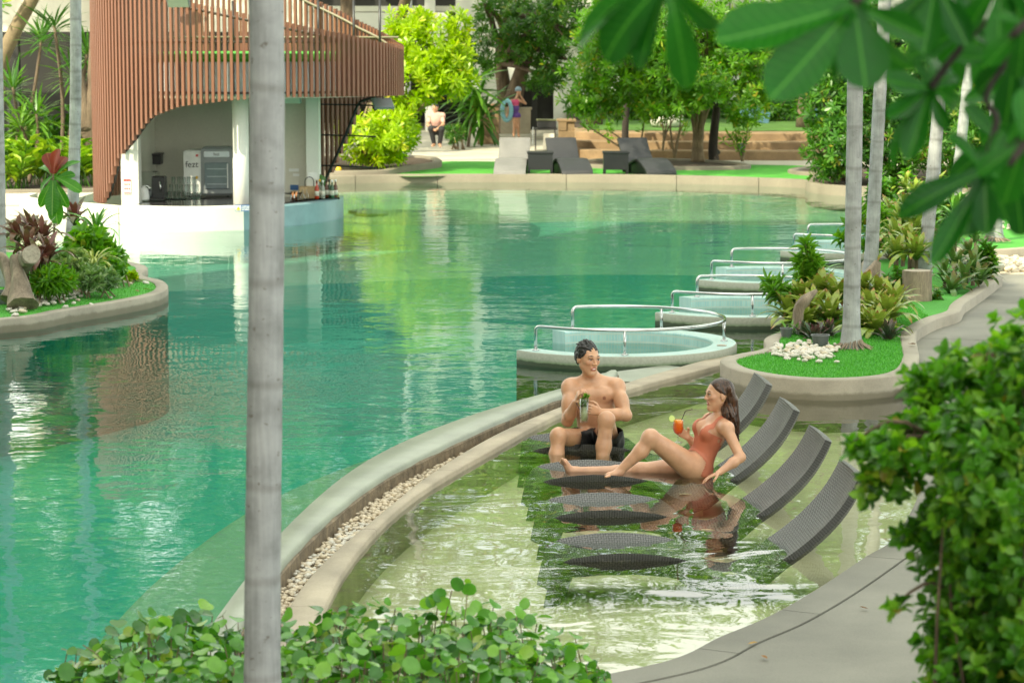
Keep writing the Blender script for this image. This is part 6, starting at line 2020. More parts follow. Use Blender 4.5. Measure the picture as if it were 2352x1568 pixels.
# ================================================================ people: bodies as one smooth skin grown round a pose
def sdf_grid(prims, h, pad=.05):
    lo = np.array([1e9] * 3); hi = -lo
    for p in prims:
        if p[0] == 'cap':
            a, b, r0, r1 = np.array(p[1]), np.array(p[2]), p[3], p[4]
            r_ = max(r0, r1)
            l_, h_ = np.minimum(a, b) - r_, np.maximum(a, b) + r_
        else:
            r_ = max(p[2])
            l_, h_ = np.array(p[1]) - r_, np.array(p[1]) + r_
        lo, hi = np.minimum(lo, l_), np.maximum(hi, h_)
    lo -= pad; hi += pad
    n = np.ceil((hi - lo) / h).astype(int) + 1
    D = np.full(n, 1.0, dtype=np.float32)
    Raw = np.full(n, 1.0, dtype=np.float32)
    Lab = np.zeros(n, dtype=np.int16)
    for i, p in enumerate(prims):
        k = p[-2]; lab = p[-1]
        sub = p[0] == 'sub'
        if p[0] == 'cap':
            a, b, r0, r1 = np.array(p[1], dtype=np.float32), np.array(p[2], dtype=np.float32), p[3], p[4]
            m_ = max(r0, r1) + 2.2 * k + 3 * h
            l_, h_ = np.minimum(a, b) - m_, np.maximum(a, b) + m_
        else:
            c_ = np.array(p[1], dtype=np.float32); rad = np.array(p[2], dtype=np.float32); Rm = np.array(p[3], dtype=np.float32)
            m_ = max(p[2]) + 2.2 * k + 3 * h
            l_, h_ = c_ - m_, c_ + m_
        i0 = np.maximum(np.floor((l_ - lo) / h).astype(int), 0)
        i1 = np.minimum(np.ceil((h_ - lo) / h).astype(int) + 1, n)
        if (i1 <= i0).any(): continue
        gx, gy, gz = [lo[q] + h * np.arange(i0[q], i1[q], dtype=np.float32) for q in range(3)]
        X = np.stack(np.meshgrid(gx, gy, gz, indexing='ij'), -1)
        if p[0] == 'cap':
            ba = b - a
            t = np.clip(((X - a) @ ba) / max(1e-9, float(ba @ ba)), 0, 1)
            d = np.linalg.norm(X - (a + t[..., None] * ba), axis=-1) - (r0 + (r1 - r0) * t)
        else:
            q = (X - c_) @ Rm                       # columns of Rm are the local axes
            k0 = np.linalg.norm(q / rad, axis=-1)
            k1 = np.linalg.norm(q / (rad * rad), axis=-1) + 1e-9
            d = k0 * (k0 - 1) / k1
        sl = tuple(slice(i0[q], i1[q]) for q in range(3))
        o = D[sl]
        if sub:
            hh = np.clip(.5 - .5 * (o + d) / k, 0, 1)
            D[sl] = o * (1 - hh) + (-d) * hh + k * hh * (1 - hh)
            continue
        hh = np.clip(.5 + .5 * (d - o) / k, 0, 1)
        D[sl] = d * (1 - hh) + o * hh - k * hh * (1 - hh)
        rr = Raw[sl]
        up = d < rr
        rr[up] = d[up]
        ll = Lab[sl]; ll[up] = lab
    return D, Lab, lo, h
def surface_nets(D, lo, h):
    n = np.array(D.shape)
    S = D < 0
    c = [slice(0, -1), slice(1, None)]
    cnt = np.zeros(n - 1, dtype=np.int8)
    for i in (0, 1):
        for j in (0, 1):
            for k in (0, 1):
                cnt += S[c[i], c[j], c[k]]
    act = (cnt > 0) & (cnt < 8)
    idx = np.argwhere(act)
    ids = np.full(n - 1, -1, dtype=np.int64)
    ids[act] = np.arange(len(idx))
    acc = np.zeros((len(idx), 3)); num = np.zeros(len(idx))
    cor = [(a, b, d) for a in (0, 1) for b in (0, 1) for d in (0, 1)]
    for a in range(8):
        for b in range(a + 1, 8):
            ca, cb = np.array(cor[a]), np.array(cor[b])
            if np.abs(ca - cb).sum() != 1: continue
            va = D[tuple((idx + ca).T)]; vb = D[tuple((idx + cb).T)]
            m = (va < 0) != (vb < 0)
            t = va[m] / (va[m] - vb[m])
            acc[m] += ca + (cb - ca) * t[:, None]
            num[m] += 1
    V = lo + h * (idx + acc / num[:, None])
    F = []
    for ax in range(3):
        o1, o2 = [(1, 2), (2, 0), (0, 1)][ax]
        sl0 = [slice(None)] * 3; sl1 = [slice(None)] * 3
        sl0[ax] = slice(0, -1); sl1[ax] = slice(1, None)
        cr = S[tuple(sl0)] != S[tuple(sl1)]
        e = np.argwhere(cr)
        ok = (e[:, o1] > 0) & (e[:, o2] > 0) & (e[:, o1] < n[o1] - 1) & (e[:, o2] < n[o2] - 1)
        e = e[ok]
        ins = S[tuple(e.T)]
        def cid(d1, d2):
            q = e.copy(); q[:, o1] += d1; q[:, o2] += d2
            return ids[tuple(q.T)]
        a, b, cc, d = cid(-1, -1), cid(0, -1), cid(0, 0), cid(-1, 0)
        quad = np.stack([a, b, cc, d], 1)
        quad[~ins] = quad[~ins][:, ::-1]
        F.append(quad)
    return V, np.concatenate(F)
def smooth_verts(V, F, it=3, lam=.5):
    n = len(V)
    E = np.concatenate([F[:, [0, 1]], F[:, [1, 2]], F[:, [2, 3]], F[:, [3, 0]]])
    E = np.concatenate([E, E[:, ::-1]])
    deg = np.bincount(E[:, 0], minlength=n)[:, None]
    for k in range(it):
        for l_ in (lam, -lam * .96):
            S_ = np.zeros_like(V)
            for q in range(3):
                S_[:, q] = np.bincount(E[:, 0], weights=V[E[:, 1], q], minlength=n)
            V = V + l_ * (S_ / np.maximum(deg, 1) - V)
    return V
def vnormals(V, F):
    fn = np.cross(V[F[:, 2]] - V[F[:, 0]], V[F[:, 3]] - V[F[:, 1]])
    Nn = np.zeros_like(V)
    for k in range(4):
        for q in range(3):
            Nn[:, q] += np.bincount(F[:, k], weights=fn[:, q], minlength=len(V))
    return Nn / (np.linalg.norm(Nn, axis=1, keepdims=True) + 1e-12)
def grow(prims, h, it=3):
    D, Lab, lo, h = sdf_grid(prims, h)
    V, F = surface_nets(D, lo, h)
    V = smooth_verts(V, F, it)
    gi = np.clip(np.round((V - lo) / h).astype(int), 0, np.array(D.shape) - 1)
    return V, F, Lab[tuple(gi.T)]
def mesh_vf(name, V, F, mat, parent, col=None):
    L = np.array(parent.location)
    if parent.parent is not None: L = L + np.array(parent.parent.location)
    me = mesh_arrays(name, V - L, F.ravel(), np.full(len(F), F.shape[1]))
    if col is not None:
        a = me.attributes.new('col', 'FLOAT_COLOR', 'POINT')
        a.data.foreach_set('color', np.c_[col, np.ones(len(col))].astype(np.float32).ravel())
    return link(name, me, mat, parent, True)
def cap(a, b, r0, r1=None, k=.03, lab=0):
    return ('cap', tuple(a), tuple(b), r0, r0 if r1 is None else r1, k, lab)
def ell(c_, r_, Rm=None, k=.03, lab=0):
    return ('ell', tuple(c_), tuple(r_), np.eye(3) if Rm is None else np.array(Rm), k, lab)
def sub(c_, r_, Rm=None, k=.01):
    return ('sub', tuple(c_), tuple(r_), np.eye(3) if Rm is None else np.array(Rm), k, 0)
def frame(f, up):
    f = Vector(f).normalized(); up = Vector(up)
    up = (up - f * up.dot(f)).normalized()
    s_ = f.cross(up)
    return s_, f, up
def head_prims(c_, f, up, H, lab=9, soft=1.0):
    s_, f, u = frame(f, up)
    Rm = np.array([s_, f, u]).T
    L = lambda a, b, d: Vector(c_) + (s_ * a + f * b + u * d) * H
    E = lambda p, r_, k=.02: ell(L(*p), tuple(x * H for x in r_), Rm, k, lab)
    Cc = lambda p, q, r0, r1, k=.015: cap(L(*p), L(*q), r0 * H, r1 * H, k, lab)
    P = [E((0, -.06, .12), (.325, .40, .365)), E((0, .11, -.12), (.255, .27, .36), .03),
         Cc((-.19, .02, -.22), (0, .27, -.42), .085, .075, .03), Cc((.19, .02, -.22), (0, .27, -.42), .085, .075, .03),
         E((0, .30, -.43), (.085, .07, .07)), E((-.165, .25, -.06), (.10, .10, .09)), E((.165, .25, -.06), (.10, .10, .09)),
         Cc((-.16, .325, .10), (.16, .325, .10), .045, .045, .02),
         ('sub', tuple(L(-.145, .425, .03)), (.075 * H, .07 * H, .045 * H), Rm, .010, 0), ('sub', tuple(L(.145, .425, .03)), (.075 * H, .07 * H, .045 * H), Rm, .010, 0),
         Cc((0, .355, .07), (0, .455, -.10), .028, .042, .010), Cc((-.05, .405, -.115), (.05, .405, -.115), .034, .034, .008),
         Cc((-.085, .355, -.235), (.085, .355, -.235), .026, .026, .008), Cc((-.075, .352, -.285), (.075, .352, -.285), .028, .028, .008),
         E((-.335, -.03, -.03), (.035, .075, .125), .006), E((.335, -.03, -.03), (.035, .075, .125), .006)]
    return P, L
def hand_prims(w, d, n, thumb_side, curls, lab=8, s=1.0, rad=.0085, tcurl=.5):
    """w wrist, d direction to the knuckles, n out of the palm, fingers curl towards n"""
    d = Vector(d).normalized()
    n = Vector(n); n = (n - d * n.dot(d)).normalized()
    sd_ = d.cross(n) * thumb_side
    P = []
    w = Vector(w)
    offs_ = (.030, .010, -.010, -.028)
    lens = (.070, .078, .072, .058)
    for i in range(4):
        kn = w + d * (.088 - .004 * abs(i - 1)) * s + sd_ * offs_[i] * s
        P.append(cap(w + sd_ * offs_[i] * .55 * s + d * .012, kn, .0125 * s, .0105 * s, .012, lab))
        p = kn; a = 0
        for q, fr in enumerate((.45, .32, .23)):
            a += curls[i] * (1.0 if q else .8)
            dr = d * math.cos(a) + n * math.sin(a) + sd_ * offs_[i] * 1.2
            e = p + dr.normalized() * lens[i] * fr * s
            P.append(cap(p, e, rad * s * (1 - .08 * q), rad * s * (.94 - .1 * q), .003, lab))
            p = e
    b = w + d * .022 * s + sd_ * .022 * s
    t1 = b + (sd_ * .75 + d * .55 + n * .35).normalized() * .040 * s
    t2 = t1 + (sd_ * (.35 - .3 * tcurl) + d * .8 + n * (.3 + .6 * tcurl)).normalized() * .030 * s
    t3 = t2 + (sd_ * (-.1 - .3 * tcurl) + d * .8 + n * (.4 + .6 * tcurl)).normalized() * .024 * s
    P += [cap(b, t1, .0135 * s, .0105 * s, .010, lab), cap(t1, t2, .0105 * s, .0095 * s, .003, lab), cap(t2, t3, .0095 * s, .0075 * s, .003, lab)]
    return P
def skinmat(name, rough=.36):
    m, nt, bs = newmat(name)
    at = N(nt, 'ShaderNodeAttribute', attribute_name='col')
    n1 = noise(nt, coords(nt), 14, 3)
    c = mixc(nt, 1.0, at.outputs['Color'], ramp(nt, n1, [(.3, (.86, .82, .80)), (.7, (1.06, 1.04, 1.03))]), 'MULTIPLY')
    nt.links.new(c, bs.inputs['Base Color'])
    bs.inputs['Roughness'].default_value = rough
    bs.inputs['Subsurface Weight'].default_value = .12
    bs.inputs['Subsurface Radius'].default_value = (.012, .005, .003)
    bs.inputs['Subsurface Scale'].default_value = 1.0
    return m
def hairmat(name, a, b, rough=.35):
    m, nt, bs = newmat(name)
    n1 = noise(nt, coords(nt, (90, 90, 9)), 1.0, 3)
    n2 = noise(nt, coords(nt), 6.0, 2)
    c = ramp(nt, n1, [(.35, a), (.68, b)])
    c = mixc(nt, 1.0, c, ramp(nt, n2, [(.3, (.7, .7, .7)), (.7, (1.2, 1.2, 1.2))]), 'MULTIPLY')
    nt.links.new(c, bs.inputs['Base Color'])
    bs.inputs['Roughness'].default_value = rough
    bump(nt, bs, n1, .7, .006)
    return m
M['skin'] = skinmat('skin')
M['eyewhite'] = plain('eye_white', (.75, .73, .70), .2)
M['iris'] = plain('dark_iris', (.02, .012, .008), .15)
M['teeth'] = plain('teeth', (.85, .82, .76), .3)
def face_details(t, L, H, c_, f, up, brow, lash=False):
    s_, f, u = frame(f, up)
    for sd_ in (-1, 1):
        e = L(sd_ * .145, .335, .03)
        eye = MB()
        eye.lathe([(.001, -.045 * H), (.026 * H, -.032 * H), (.05 * H, 0), (.026 * H, .032 * H), (.001, .045 * H)], (0, 0, 0), 12)
        Mx = Matrix((s_, f, u)).transposed()
        eye.v = [tuple(e + Mx @ Vector((v[0] * 1.15, v[1] * .7, v[2] * .42))) for v in eye.v]
        o = eye.build('eye', M['eyewhite'], t, True)
        ir = MB().lathe([(.001, -.02 * H), (.017 * H, -.012 * H), (.022 * H, 0), (.017 * H, .012 * H), (.001, .02 * H)], (0, 0, 0), 10)
        ir.v = [tuple(e + f * .03 * H + Mx @ Vector((v[0], v[1] * .35, v[2] * 1.0))) for v in ir.v]
        ir.build('iris', M['iris'], o, True)
        MB().tube([L(sd_ * .07, .385, .062), L(sd_ * .145, .378, .072), L(sd_ * .215, .330, .055)], .008 * H, 5).build('eyelid_line', M['iris'], t, True)
        MB().tube([L(sd_ * .075, .372, .138), L(sd_ * .14, .372, .158), L(sd_ * .225, .318, .140)], [.011 * H, .014 * H, .006 * H], 6).build('eyebrow', brow, t, True)
    te = MB().tube([L(-.085, .352, -.245), L(-.04, .376, -.262), L(.04, .376, -.262), L(.085, .352, -.245)], [.006 * H, .016 * H, .016 * H, .006 * H], 8)
    te.build('teeth', M['teeth'], t, True)
def head_colour(V, col, c_, f, up, H, lip, cheek):
    s_, f, u = frame(f, up)
    Rm = np.array([s_, f, u]).T
    q = (V - np.array(c_)) @ Rm / H
    lipm = (np.abs(q[:, 0]) < .10) & (q[:, 1] > .30) & (q[:, 2] < -.20) & (q[:, 2] > -.325) & (np.abs(q[:, 2] + .26) < .07 - .3 * np.abs(q[:, 0]))
    col[lipm] = lip
    for sd_ in (-1, 1):
        w = np.exp(-((q[:, 0] - sd_ * .18) ** 2 + (q[:, 2] + .08) ** 2) / .012) * (q[:, 1] > .1) * .5
        w *= (np.abs(q).max(axis=1) < .6)
        col[:] = col * (1 - w[:, None]) + np.array(cheek) * w[:, None]
    return q

# ---------------------------------------------------------------- the man
mt = thing('person', 'man in black swim shorts sitting on a water lounger, stirring a pale minty drink', 'person', (J(1374, 1020, 19.25).x, 19.25, .02))
hip_c = J(1374, 1008, 19.25)
I3 = None
P = []
P += [ell(J(1374, 1008, 19.26), (.165, .115, .105), None, .04, 1), ell(J(1367, 975, 19.26), (.138, .098, .115), None, .05, 2), ell(J(1363, 930, 19.25), (.165, .112, .15), None, .05, 2),
      ell(J(1363, 900, 19.26), (.172, .105, .09), None, .05, 2), cap(J(1318, 889, 19.26), J(1408, 888, 19.26), .062, .062, .04, 2),
      ell(J(1342, 906, 19.165), (.078, .035, .058), None, .03, 2), ell(J(1386, 906, 19.165), (.078, .035, .058), None, .03, 2),
      ell(J(1366, 955, 19.175), (.075, .03, .10), None, .03, 2),
      cap(J(1358, 872, 19.27), J(1353, 845, 19.24), .060, .056, .025, 3), cap(J(1358, 866, 19.28), J(1322, 882, 19.27), .042, .045, .04, 2), cap(J(1358, 866, 19.28), J(1402, 881, 19.27), .042, .045, .04, 2)]
# arms
sR, eR, wR = J(1309, 890, 19.23), J(1303, 966, 19.10), J(1322, 924, 18.95)
sL, eL, wL = J(1417, 889, 19.22), J(1438, 954, 19.06), J(1379, 946, 18.92)
for (s_, e_, w_) in ((sR, eR, wR), (sL, eL, wL)):
    P += [ell(s_, (.066, .066, .072), None, .04, 4), cap(s_, e_, .056, .043, .03, 4), ell(s_.lerp(e_, .5) + Vector((0, -.015, 0)), (.052, .056, .075), None, .03, 4),
          cap(e_, e_.lerp(w_, .35), .043, .045, .02, 5), cap(e_.lerp(w_, .35), w_, .045, .028, .02, 5)]
glass_c = J(1341, 943, 18.90)
P += hand_prims(wR, J(1331, 897, 18.90) - wR, Vector((.75, .25, -.45)), -1, (.55, .75, .75, .75), 8, 1.0, .0088, .8)
P += hand_prims(wL, J(1346, 938, 18.86) - wL, Vector((-.25, .85, 0)), -1, (.35, .40, .40, .40), 8, 1.0, .0088, .3)
# legs
hR, kR, aR = J(1352, 1010, 19.2), J(1283, 1001, 18.86), Vector((J(1272, 1060, 18.66).x, 18.68, -.24))
hL, kL, aL = J(1396, 1010, 19.2), J(1393, 964, 18.80), Vector((J(1378, 1060, 18.66).x, 18.68, -.24))
for (h_, k_, a_) in ((hR, kR, aR), (hL, kL, aL)):
    P += [cap(h_, k_, .088, .060, .04, 6), ell(k_ + Vector((0, -.01, .004)), (.055, .055, .06), None, .03, 6), cap(k_, k_.lerp(a_, .4) + Vector((0, .025, 0)), .052, .056, .03, 7), cap(k_.lerp(a_, .4) + Vector((0, .025, 0)), a_, .055, .036, .03, 7),
          cap(a_ + Vector((0, .02, -.01)), a_ + Vector((0, -.15, -.02)), .036, .026, .02, 7)]
hc, hf, hu, HH = J(1350, 823, 19.22), Vector((.55, -.80, -.10)), Vector((.06, .0, 1)), .245
hp, HL = head_prims(hc, hf, hu, HH)
P = P + hp
V, F, Lb = grow(P, .0048, 3)
SK = np.array((.56, .315, .19))
col = np.tile(SK, (len(V), 1))
q = head_colour(V, col, hc, hf, hu, HH, (.42, .15, .11), (.58, .27, .17))
for (u, v) in ((1340, 913), (1388, 914)):
    n_ = np.array(J(u, v, 19.13))
    d_ = np.hypot(V[:, 0] - n_[0], V[:, 2] - n_[2])
    col[(d_ < .014) & (Lb == 2) & (V[:, 1] < 19.25)] = (.28, .12, .075)
body = mesh_vf('body', V, F, M['skin'], mt, col)
M['manhair'] = hairmat('black_hair', (.006, .005, .005), (.03, .026, .024))
face_details(mt, HL, HH, hc, hf, hu, M['manhair'])
# swept-back hair
Hh = []
s_, f_, u_ = frame(hf, hu)
Rm = np.array([s_, f_, u_]).T
q2 = random.Random(4)
Hh += [ell(HL(0, -.10, .165), (.345 * HH, .40 * HH, .355 * HH), Rm, .01, 0), sub(HL(0, .46, -.06), (.50 * HH, .34 * HH, .36 * HH), Rm, .008), sub(HL(0, .22, -.45), (.6 * HH, .45 * HH, .44 * HH), Rm, .008)]
for k in range(420):
    za = q2.uniform(-.75, 1)
    th = q2.uniform(0, 2 * PI)
    rr = math.sqrt(max(0, 1 - za * za))
    n_ = Vector((rr * math.cos(th), rr * math.sin(th), za))
    q_ = Vector((n_.x * .335, -.06 + n_.y * .41, .12 + n_.z * .37))
    line = np.interp(q_.y, [-.45, -.2, .02, .14, .22, .36], [-.30, -.18, -.06, .10, .24, .31])
    if q_.z < line: continue
    top = max(0, min(1, (q_.z - .18) / .2))
    L_ = (.13 + .13 * top) * q2.uniform(.8, 1.2)
    d_ = (n_ * (.06 + .20 * top) + Vector((.28 * top, -.75, .10 * top - .55 * (1 - top))) * .8).normalized()
    bk = max(0, min(1, -q_.y * 3.2))
    d_ = (d_ * (1 - bk) + Vector((0, -.12, -1)) * bk).normalized()
    L_ *= 1 - .45 * bk
    e1 = q_ + d_ * L_ * .5 + n_ * .015
    e2 = e1 + (d_ - n_ * .55).normalized() * L_ * .5
    Hh += [cap(HL(*q_), HL(*e1), .022 * HH, .026 * HH, .004, 0), cap(HL(*e1), HL(*e2), .025 * HH, .009 * HH, .004, 0)]
V, F, _l = grow(Hh, .0036, 1)
mesh_vf('hair', V, F, M['manhair'], mt)
# black shorts
Sp = [ell(J(1374, 1004, 19.26), (.178, .130, .115), None, .04, 0), ell(J(1370, 985, 19.26), (.152, .112, .05), None, .03, 0), cap(hR, hR.lerp(kR, .58), .108, .098, .03, 0), cap(hL, hL.lerp(kL, .62), .108, .096, .03, 0), cap(hL + Vector((.03, 0, 0)), hL.lerp(kL, .5) + Vector((.03, 0, -.03)), .10, .09, .03, 0)]
V, F, _l = grow(Sp, .006, 2)
keep = np.ones(len(V), dtype=bool)
for (h_, k_, cut) in ((hR, kR, .60), (hL, kL, .62)):
    d_ = np.array((k_ - h_)); ln = np.linalg.norm(d_)
    t_ = (V - np.array(h_)) @ d_ / ln / ln
    side = np.linalg.norm(V - np.array(h_) - t_[:, None] * d_, axis=1) < .16
    keep &= ~((t_ > cut) & side)
keep &= V[:, 2] < J(1370, 979, 19.2).z
F = F[keep[F].all(axis=1)]
V = V + vnormals(V, F) * (.003 * np.sin(V[:, [0]] * 60 + V[:, [2]] * 35 + V[:, [1]] * 20))
M['shorts'] = solid('black_swim_fabric', (.012, .012, .013), .5, .3, 10, 60, .2)
sh = mesh_vf('shorts', V, F, M['shorts'], mt)
# his drink
def tilt_mb(mb, c_, ax):
    qn = Vector((0, 0, 1)).rotation_difference(Vector(ax))
    mb.v = [tuple(Vector(c_) + qn @ Vector(v)) for v in mb.v]
    return mb
gb = J(1341.5, 970, 18.86)
gt = thing('cocktail_glass', 'tall square glass of pale minty drink held by the man', 'drink', gb)
M['lime_drink'] = plain('cloudy_lime_drink', (.62, .62, .36), .2)
M['mintleaf'] = leafmat('mint_leaf', (.07, .22, .02), (.16, .36, .04), (.34, .52, .08), .45, .35)
Hg = gt.location
hg = (J(0, 915, 18.86).z - gb.z)
MB().lathe([(.029, 0), (.031, .004), (.0345, hg), (.0325, hg), (.0285, .012)], tuple(gb), 20, capt=False).build('glass', M['glass'], gt, True)
MB().lathe([(.0275, .014), (.0305, hg * .66)], tuple(gb), 18).build('drink', M['lime_drink'], gt, True)
rs = np.random.RandomState(3)
pts = np.c_[rs.uniform(-.022, .022, 26), rs.uniform(-.02, .02, 26), rs.uniform(hg * .62, hg * 1.02, 26)] + np.array(gb)
finish_leaves('mint', S_ELL, rosettes(pts, rs.randn(26, 3) * .5 + np.array([0, 0, 1]), 4, .026, .020, rs=rs), M['mintleaf'], gt)
pts = np.array([tuple(J(1347, 909, 18.85)), tuple(J(1344, 913, 18.85)), tuple(J(1351, 911, 18.86))])
finish_leaves('mint_sprig', S_ELL, rosettes(pts, rs.randn(3, 3) * .3 + np.array([0, 0, 1]), 8, .035, .026, rs=rs), M['mintleaf'], gt)
M['straw'] = plain('brown_straw', (.07, .035, .03), .35)
for (a, b) in (((1336.5, 905, 18.84), (1341, 958, 18.86)), ((1323, 924, 18.88), (1335, 945, 18.86))):
    MB().tube([J(*a), J(*b)], .003, 6).build('straw', M['straw'], gt)

# ---------------------------------------------------------------- the woman
wt = thing('person', 'woman in a coral swimsuit reclining on a water lounger with an orange drink', 'person', (J(1598, 1080, 17.9).x, 17.9, -.02))
ax = Vector((.47, .02, .88)).normalized()
fr0 = Vector((-.80, -.42, .42))
ts, tf, ta = frame((fr0 - ax * fr0.dot(ax)), ax)
Rt = np.array([ts, tf, ta]).T
Q = []
pc, wc, rc = J(1599, 1075, 17.92), J(1613, 1043, 17.92), J(1632, 999, 17.92)
nb = J(1654, 960, 17.92)
Q += [ell(pc, (.150, .108, .100), Rt, .04, 1), ell(wc, (.112, .080, .12), Rt, .06, 1), ell(rc, (.128, .092, .135), Rt, .05, 2), ell(J(1645, 973, 17.92), (.125, .068, .07), Rt, .04, 2)]
for sd_ in (-1, 1):
    Q += [ell(rc + tf * .070 + ts * .062 * sd_ + ta * .015, (.056, .052, .058), Rt, .03, 2)]
sN, sF = J(1669, 984, 17.75), J(1630, 965, 18.08)
Q += [cap(sN, sF, .044, .044, .04, 2), cap(nb, J(1652, 935, 17.92), .045, .043, .025, 3), cap(nb, sN, .036, .040, .035, 2), cap(nb, sF, .036, .04, .035, 2)]
eN, wN = J(1701, 1050, 17.63), J(1652, 1085, 17.55)
eF, wF = J(1606, 1030, 18.02), J(1580, 1004, 17.93)
for (s_, e_, w_) in ((sN, eN, wN), (sF, eF, wF)):
    Q += [ell(s_, (.047, .047, .050), None, .03, 4), cap(s_, e_, .042, .034, .02, 4), cap(e_, e_.lerp(w_, .35), .034, .035, .02, 5), cap(e_.lerp(w_, .35), w_, .035, .022, .02, 5)]
bowl = J(1557, 979, 17.86)
Q += hand_prims(wN, J(1622, 1098, 17.52) - wN, Vector((-.2, -.25, -1)), 1, (.22, .2, .2, .22), 8, .90, .0078, .2)
Q += hand_prims(wF, J(1562, 990, 17.90) - wF, Vector((-.3, -.7, .35)), 1, (.42, .45, .45, .45), 8, .88, .0078, .6)
hN, kN, aN = J(1586, 1072, 17.84), J(1494, 1004, 17.70), J(1422, 1082, 17.70)
hF, kF, aF = J(1592, 1074, 18.02), J(1470, 1080, 18.06), J(1322, 1081, 18.06)
for (h_, k_, a_, th) in ((hN, kN, aN, 1.0), (hF, kF, aF, .95)):
    Q += [cap(h_, k_, .096 * th, .056 * th, .05, 6), ell(k_, (.052, .052, .054), None, .03, 6)]
Q += [cap(kN, kN.lerp(aN, .35) + Vector((.012, 0, -.012)), .048, .050, .03, 7), cap(kN.lerp(aN, .35) + Vector((.012, 0, -.012)), aN, .050, .030, .03, 7),
      cap(kF, kF.lerp(aF, .35) + Vector((0, 0, -.012)), .046, .048, .03, 7), cap(kF.lerp(aF, .35) + Vector((0, 0, -.012)), aF, .048, .030, .03, 7)]
# feet
Q += [cap(aN + Vector((.01, 0, -.01)), J(1398, 1091, 17.66), .032, .022, .02, 7)]
hee, toe = J(1310, 1081, 18.06), J(1292, 1053, 18.04)
Q += [cap(aF, hee, .030, .032, .02, 7), cap(hee, hee.lerp(toe, .75), .030, .024, .015, 7)]
for k in range(5):
    o_ = Vector((-.004 * k, -.036 + .017 * k, -.006 * k))
    b_ = hee.lerp(toe, .72) + o_ * .8
    Q += [cap(b_, toe + o_ + Vector((-.002, 0, .004 - .004 * k)), .0105 - .001 * k, .0095 - .0012 * k, .004, 7)]
for k in range(5):
    o_ = Vector((-.002, -.03 + .015 * k, 0))
    Q += [cap(J(1400, 1091, 17.66) + o_ * .8, J(1391, 1093, 17.65) + o_, .010, .008, .004, 7)]
wc_, wf_, wu_, WH = J(1650, 905, 17.9), Vector((-.95, -.26, -.05)), Vector((.08, 0, 1)), .222
hp, WL = head_prims(wc_, wf_, wu_, WH)
Q += hp
V, F, Lb = grow(Q, .0046, 3)
SK2 = np.array((.60, .34, .215))
col = np.tile(SK2, (len(V), 1))
head_colour(V, col, wc_, wf_, wu_, WH, (.50, .13, .11), (.62, .28, .19))
mesh_vf('body', V, F, M['skin'], wt, col)
M['womanhair'] = hairmat('brown_hair', (.014, .007, .0045), (.085, .034, .015))
face_details(wt, WL, WH, wc_, wf_, wu_, M['womanhair'])
# one-piece swimsuit lifted from the skin
rel = (V - np.array(pc)) @ Rt
a_ = rel[:, 2]; s_a = np.abs(rel[:, 0]); f_ = rel[:, 1]
neck = np.where(f_ > 0, .285, .24)
torso = (Lb == 1) | (Lb == 2)
inmain = torso & (a_ < neck + .0 * s_a)
scoop = (f_ > 0) & (a_ > .222 + 2.6 * np.clip(s_a, 0, .2) ** 1.3 * 1.2) & (s_a < .075)
strap = torso & (a_ >= neck - .02) & (s_a > .058) & (s_a < .100)
arm = s_a > .122
legcut = (Lb == 1) & (a_ < -.02) & (s_a > .075 + (a_ + .10) * .9)
suit = ((inmain & ~scoop & ~(arm & (a_ > .17))) | strap) & ~legcut
fs = F[suit[F].all(axis=1)]
Vs = V + vnormals(V, F) * (.0045 + .0015 * np.sin(rel[:, [2]] * 70 + rel[:, [0]] * 25) * (rel[:, [2]] < .12))
M['coral'] = solid('coral_fabric', (.52, .155, .085), .6, .06, 12, 200, .1)
used = np.unique(fs); mp_ = -np.ones(len(V), dtype=int); mp_[used] = np.arange(len(used))
so = mesh_vf('swimsuit', Vs[used], mp_[fs], M['coral'], wt)
# side seam
MB().tube([rc + ts * .0 + Vector(tuple(Rt @ np.array((-.118, .02, .06)))), wc + Vector(tuple(Rt @ np.array((-.112, .015, 0)))), pc + Vector(tuple(Rt @ np.array((-.13, .05, .01))))], .0022, 5).build('seam', M['coral'], so)
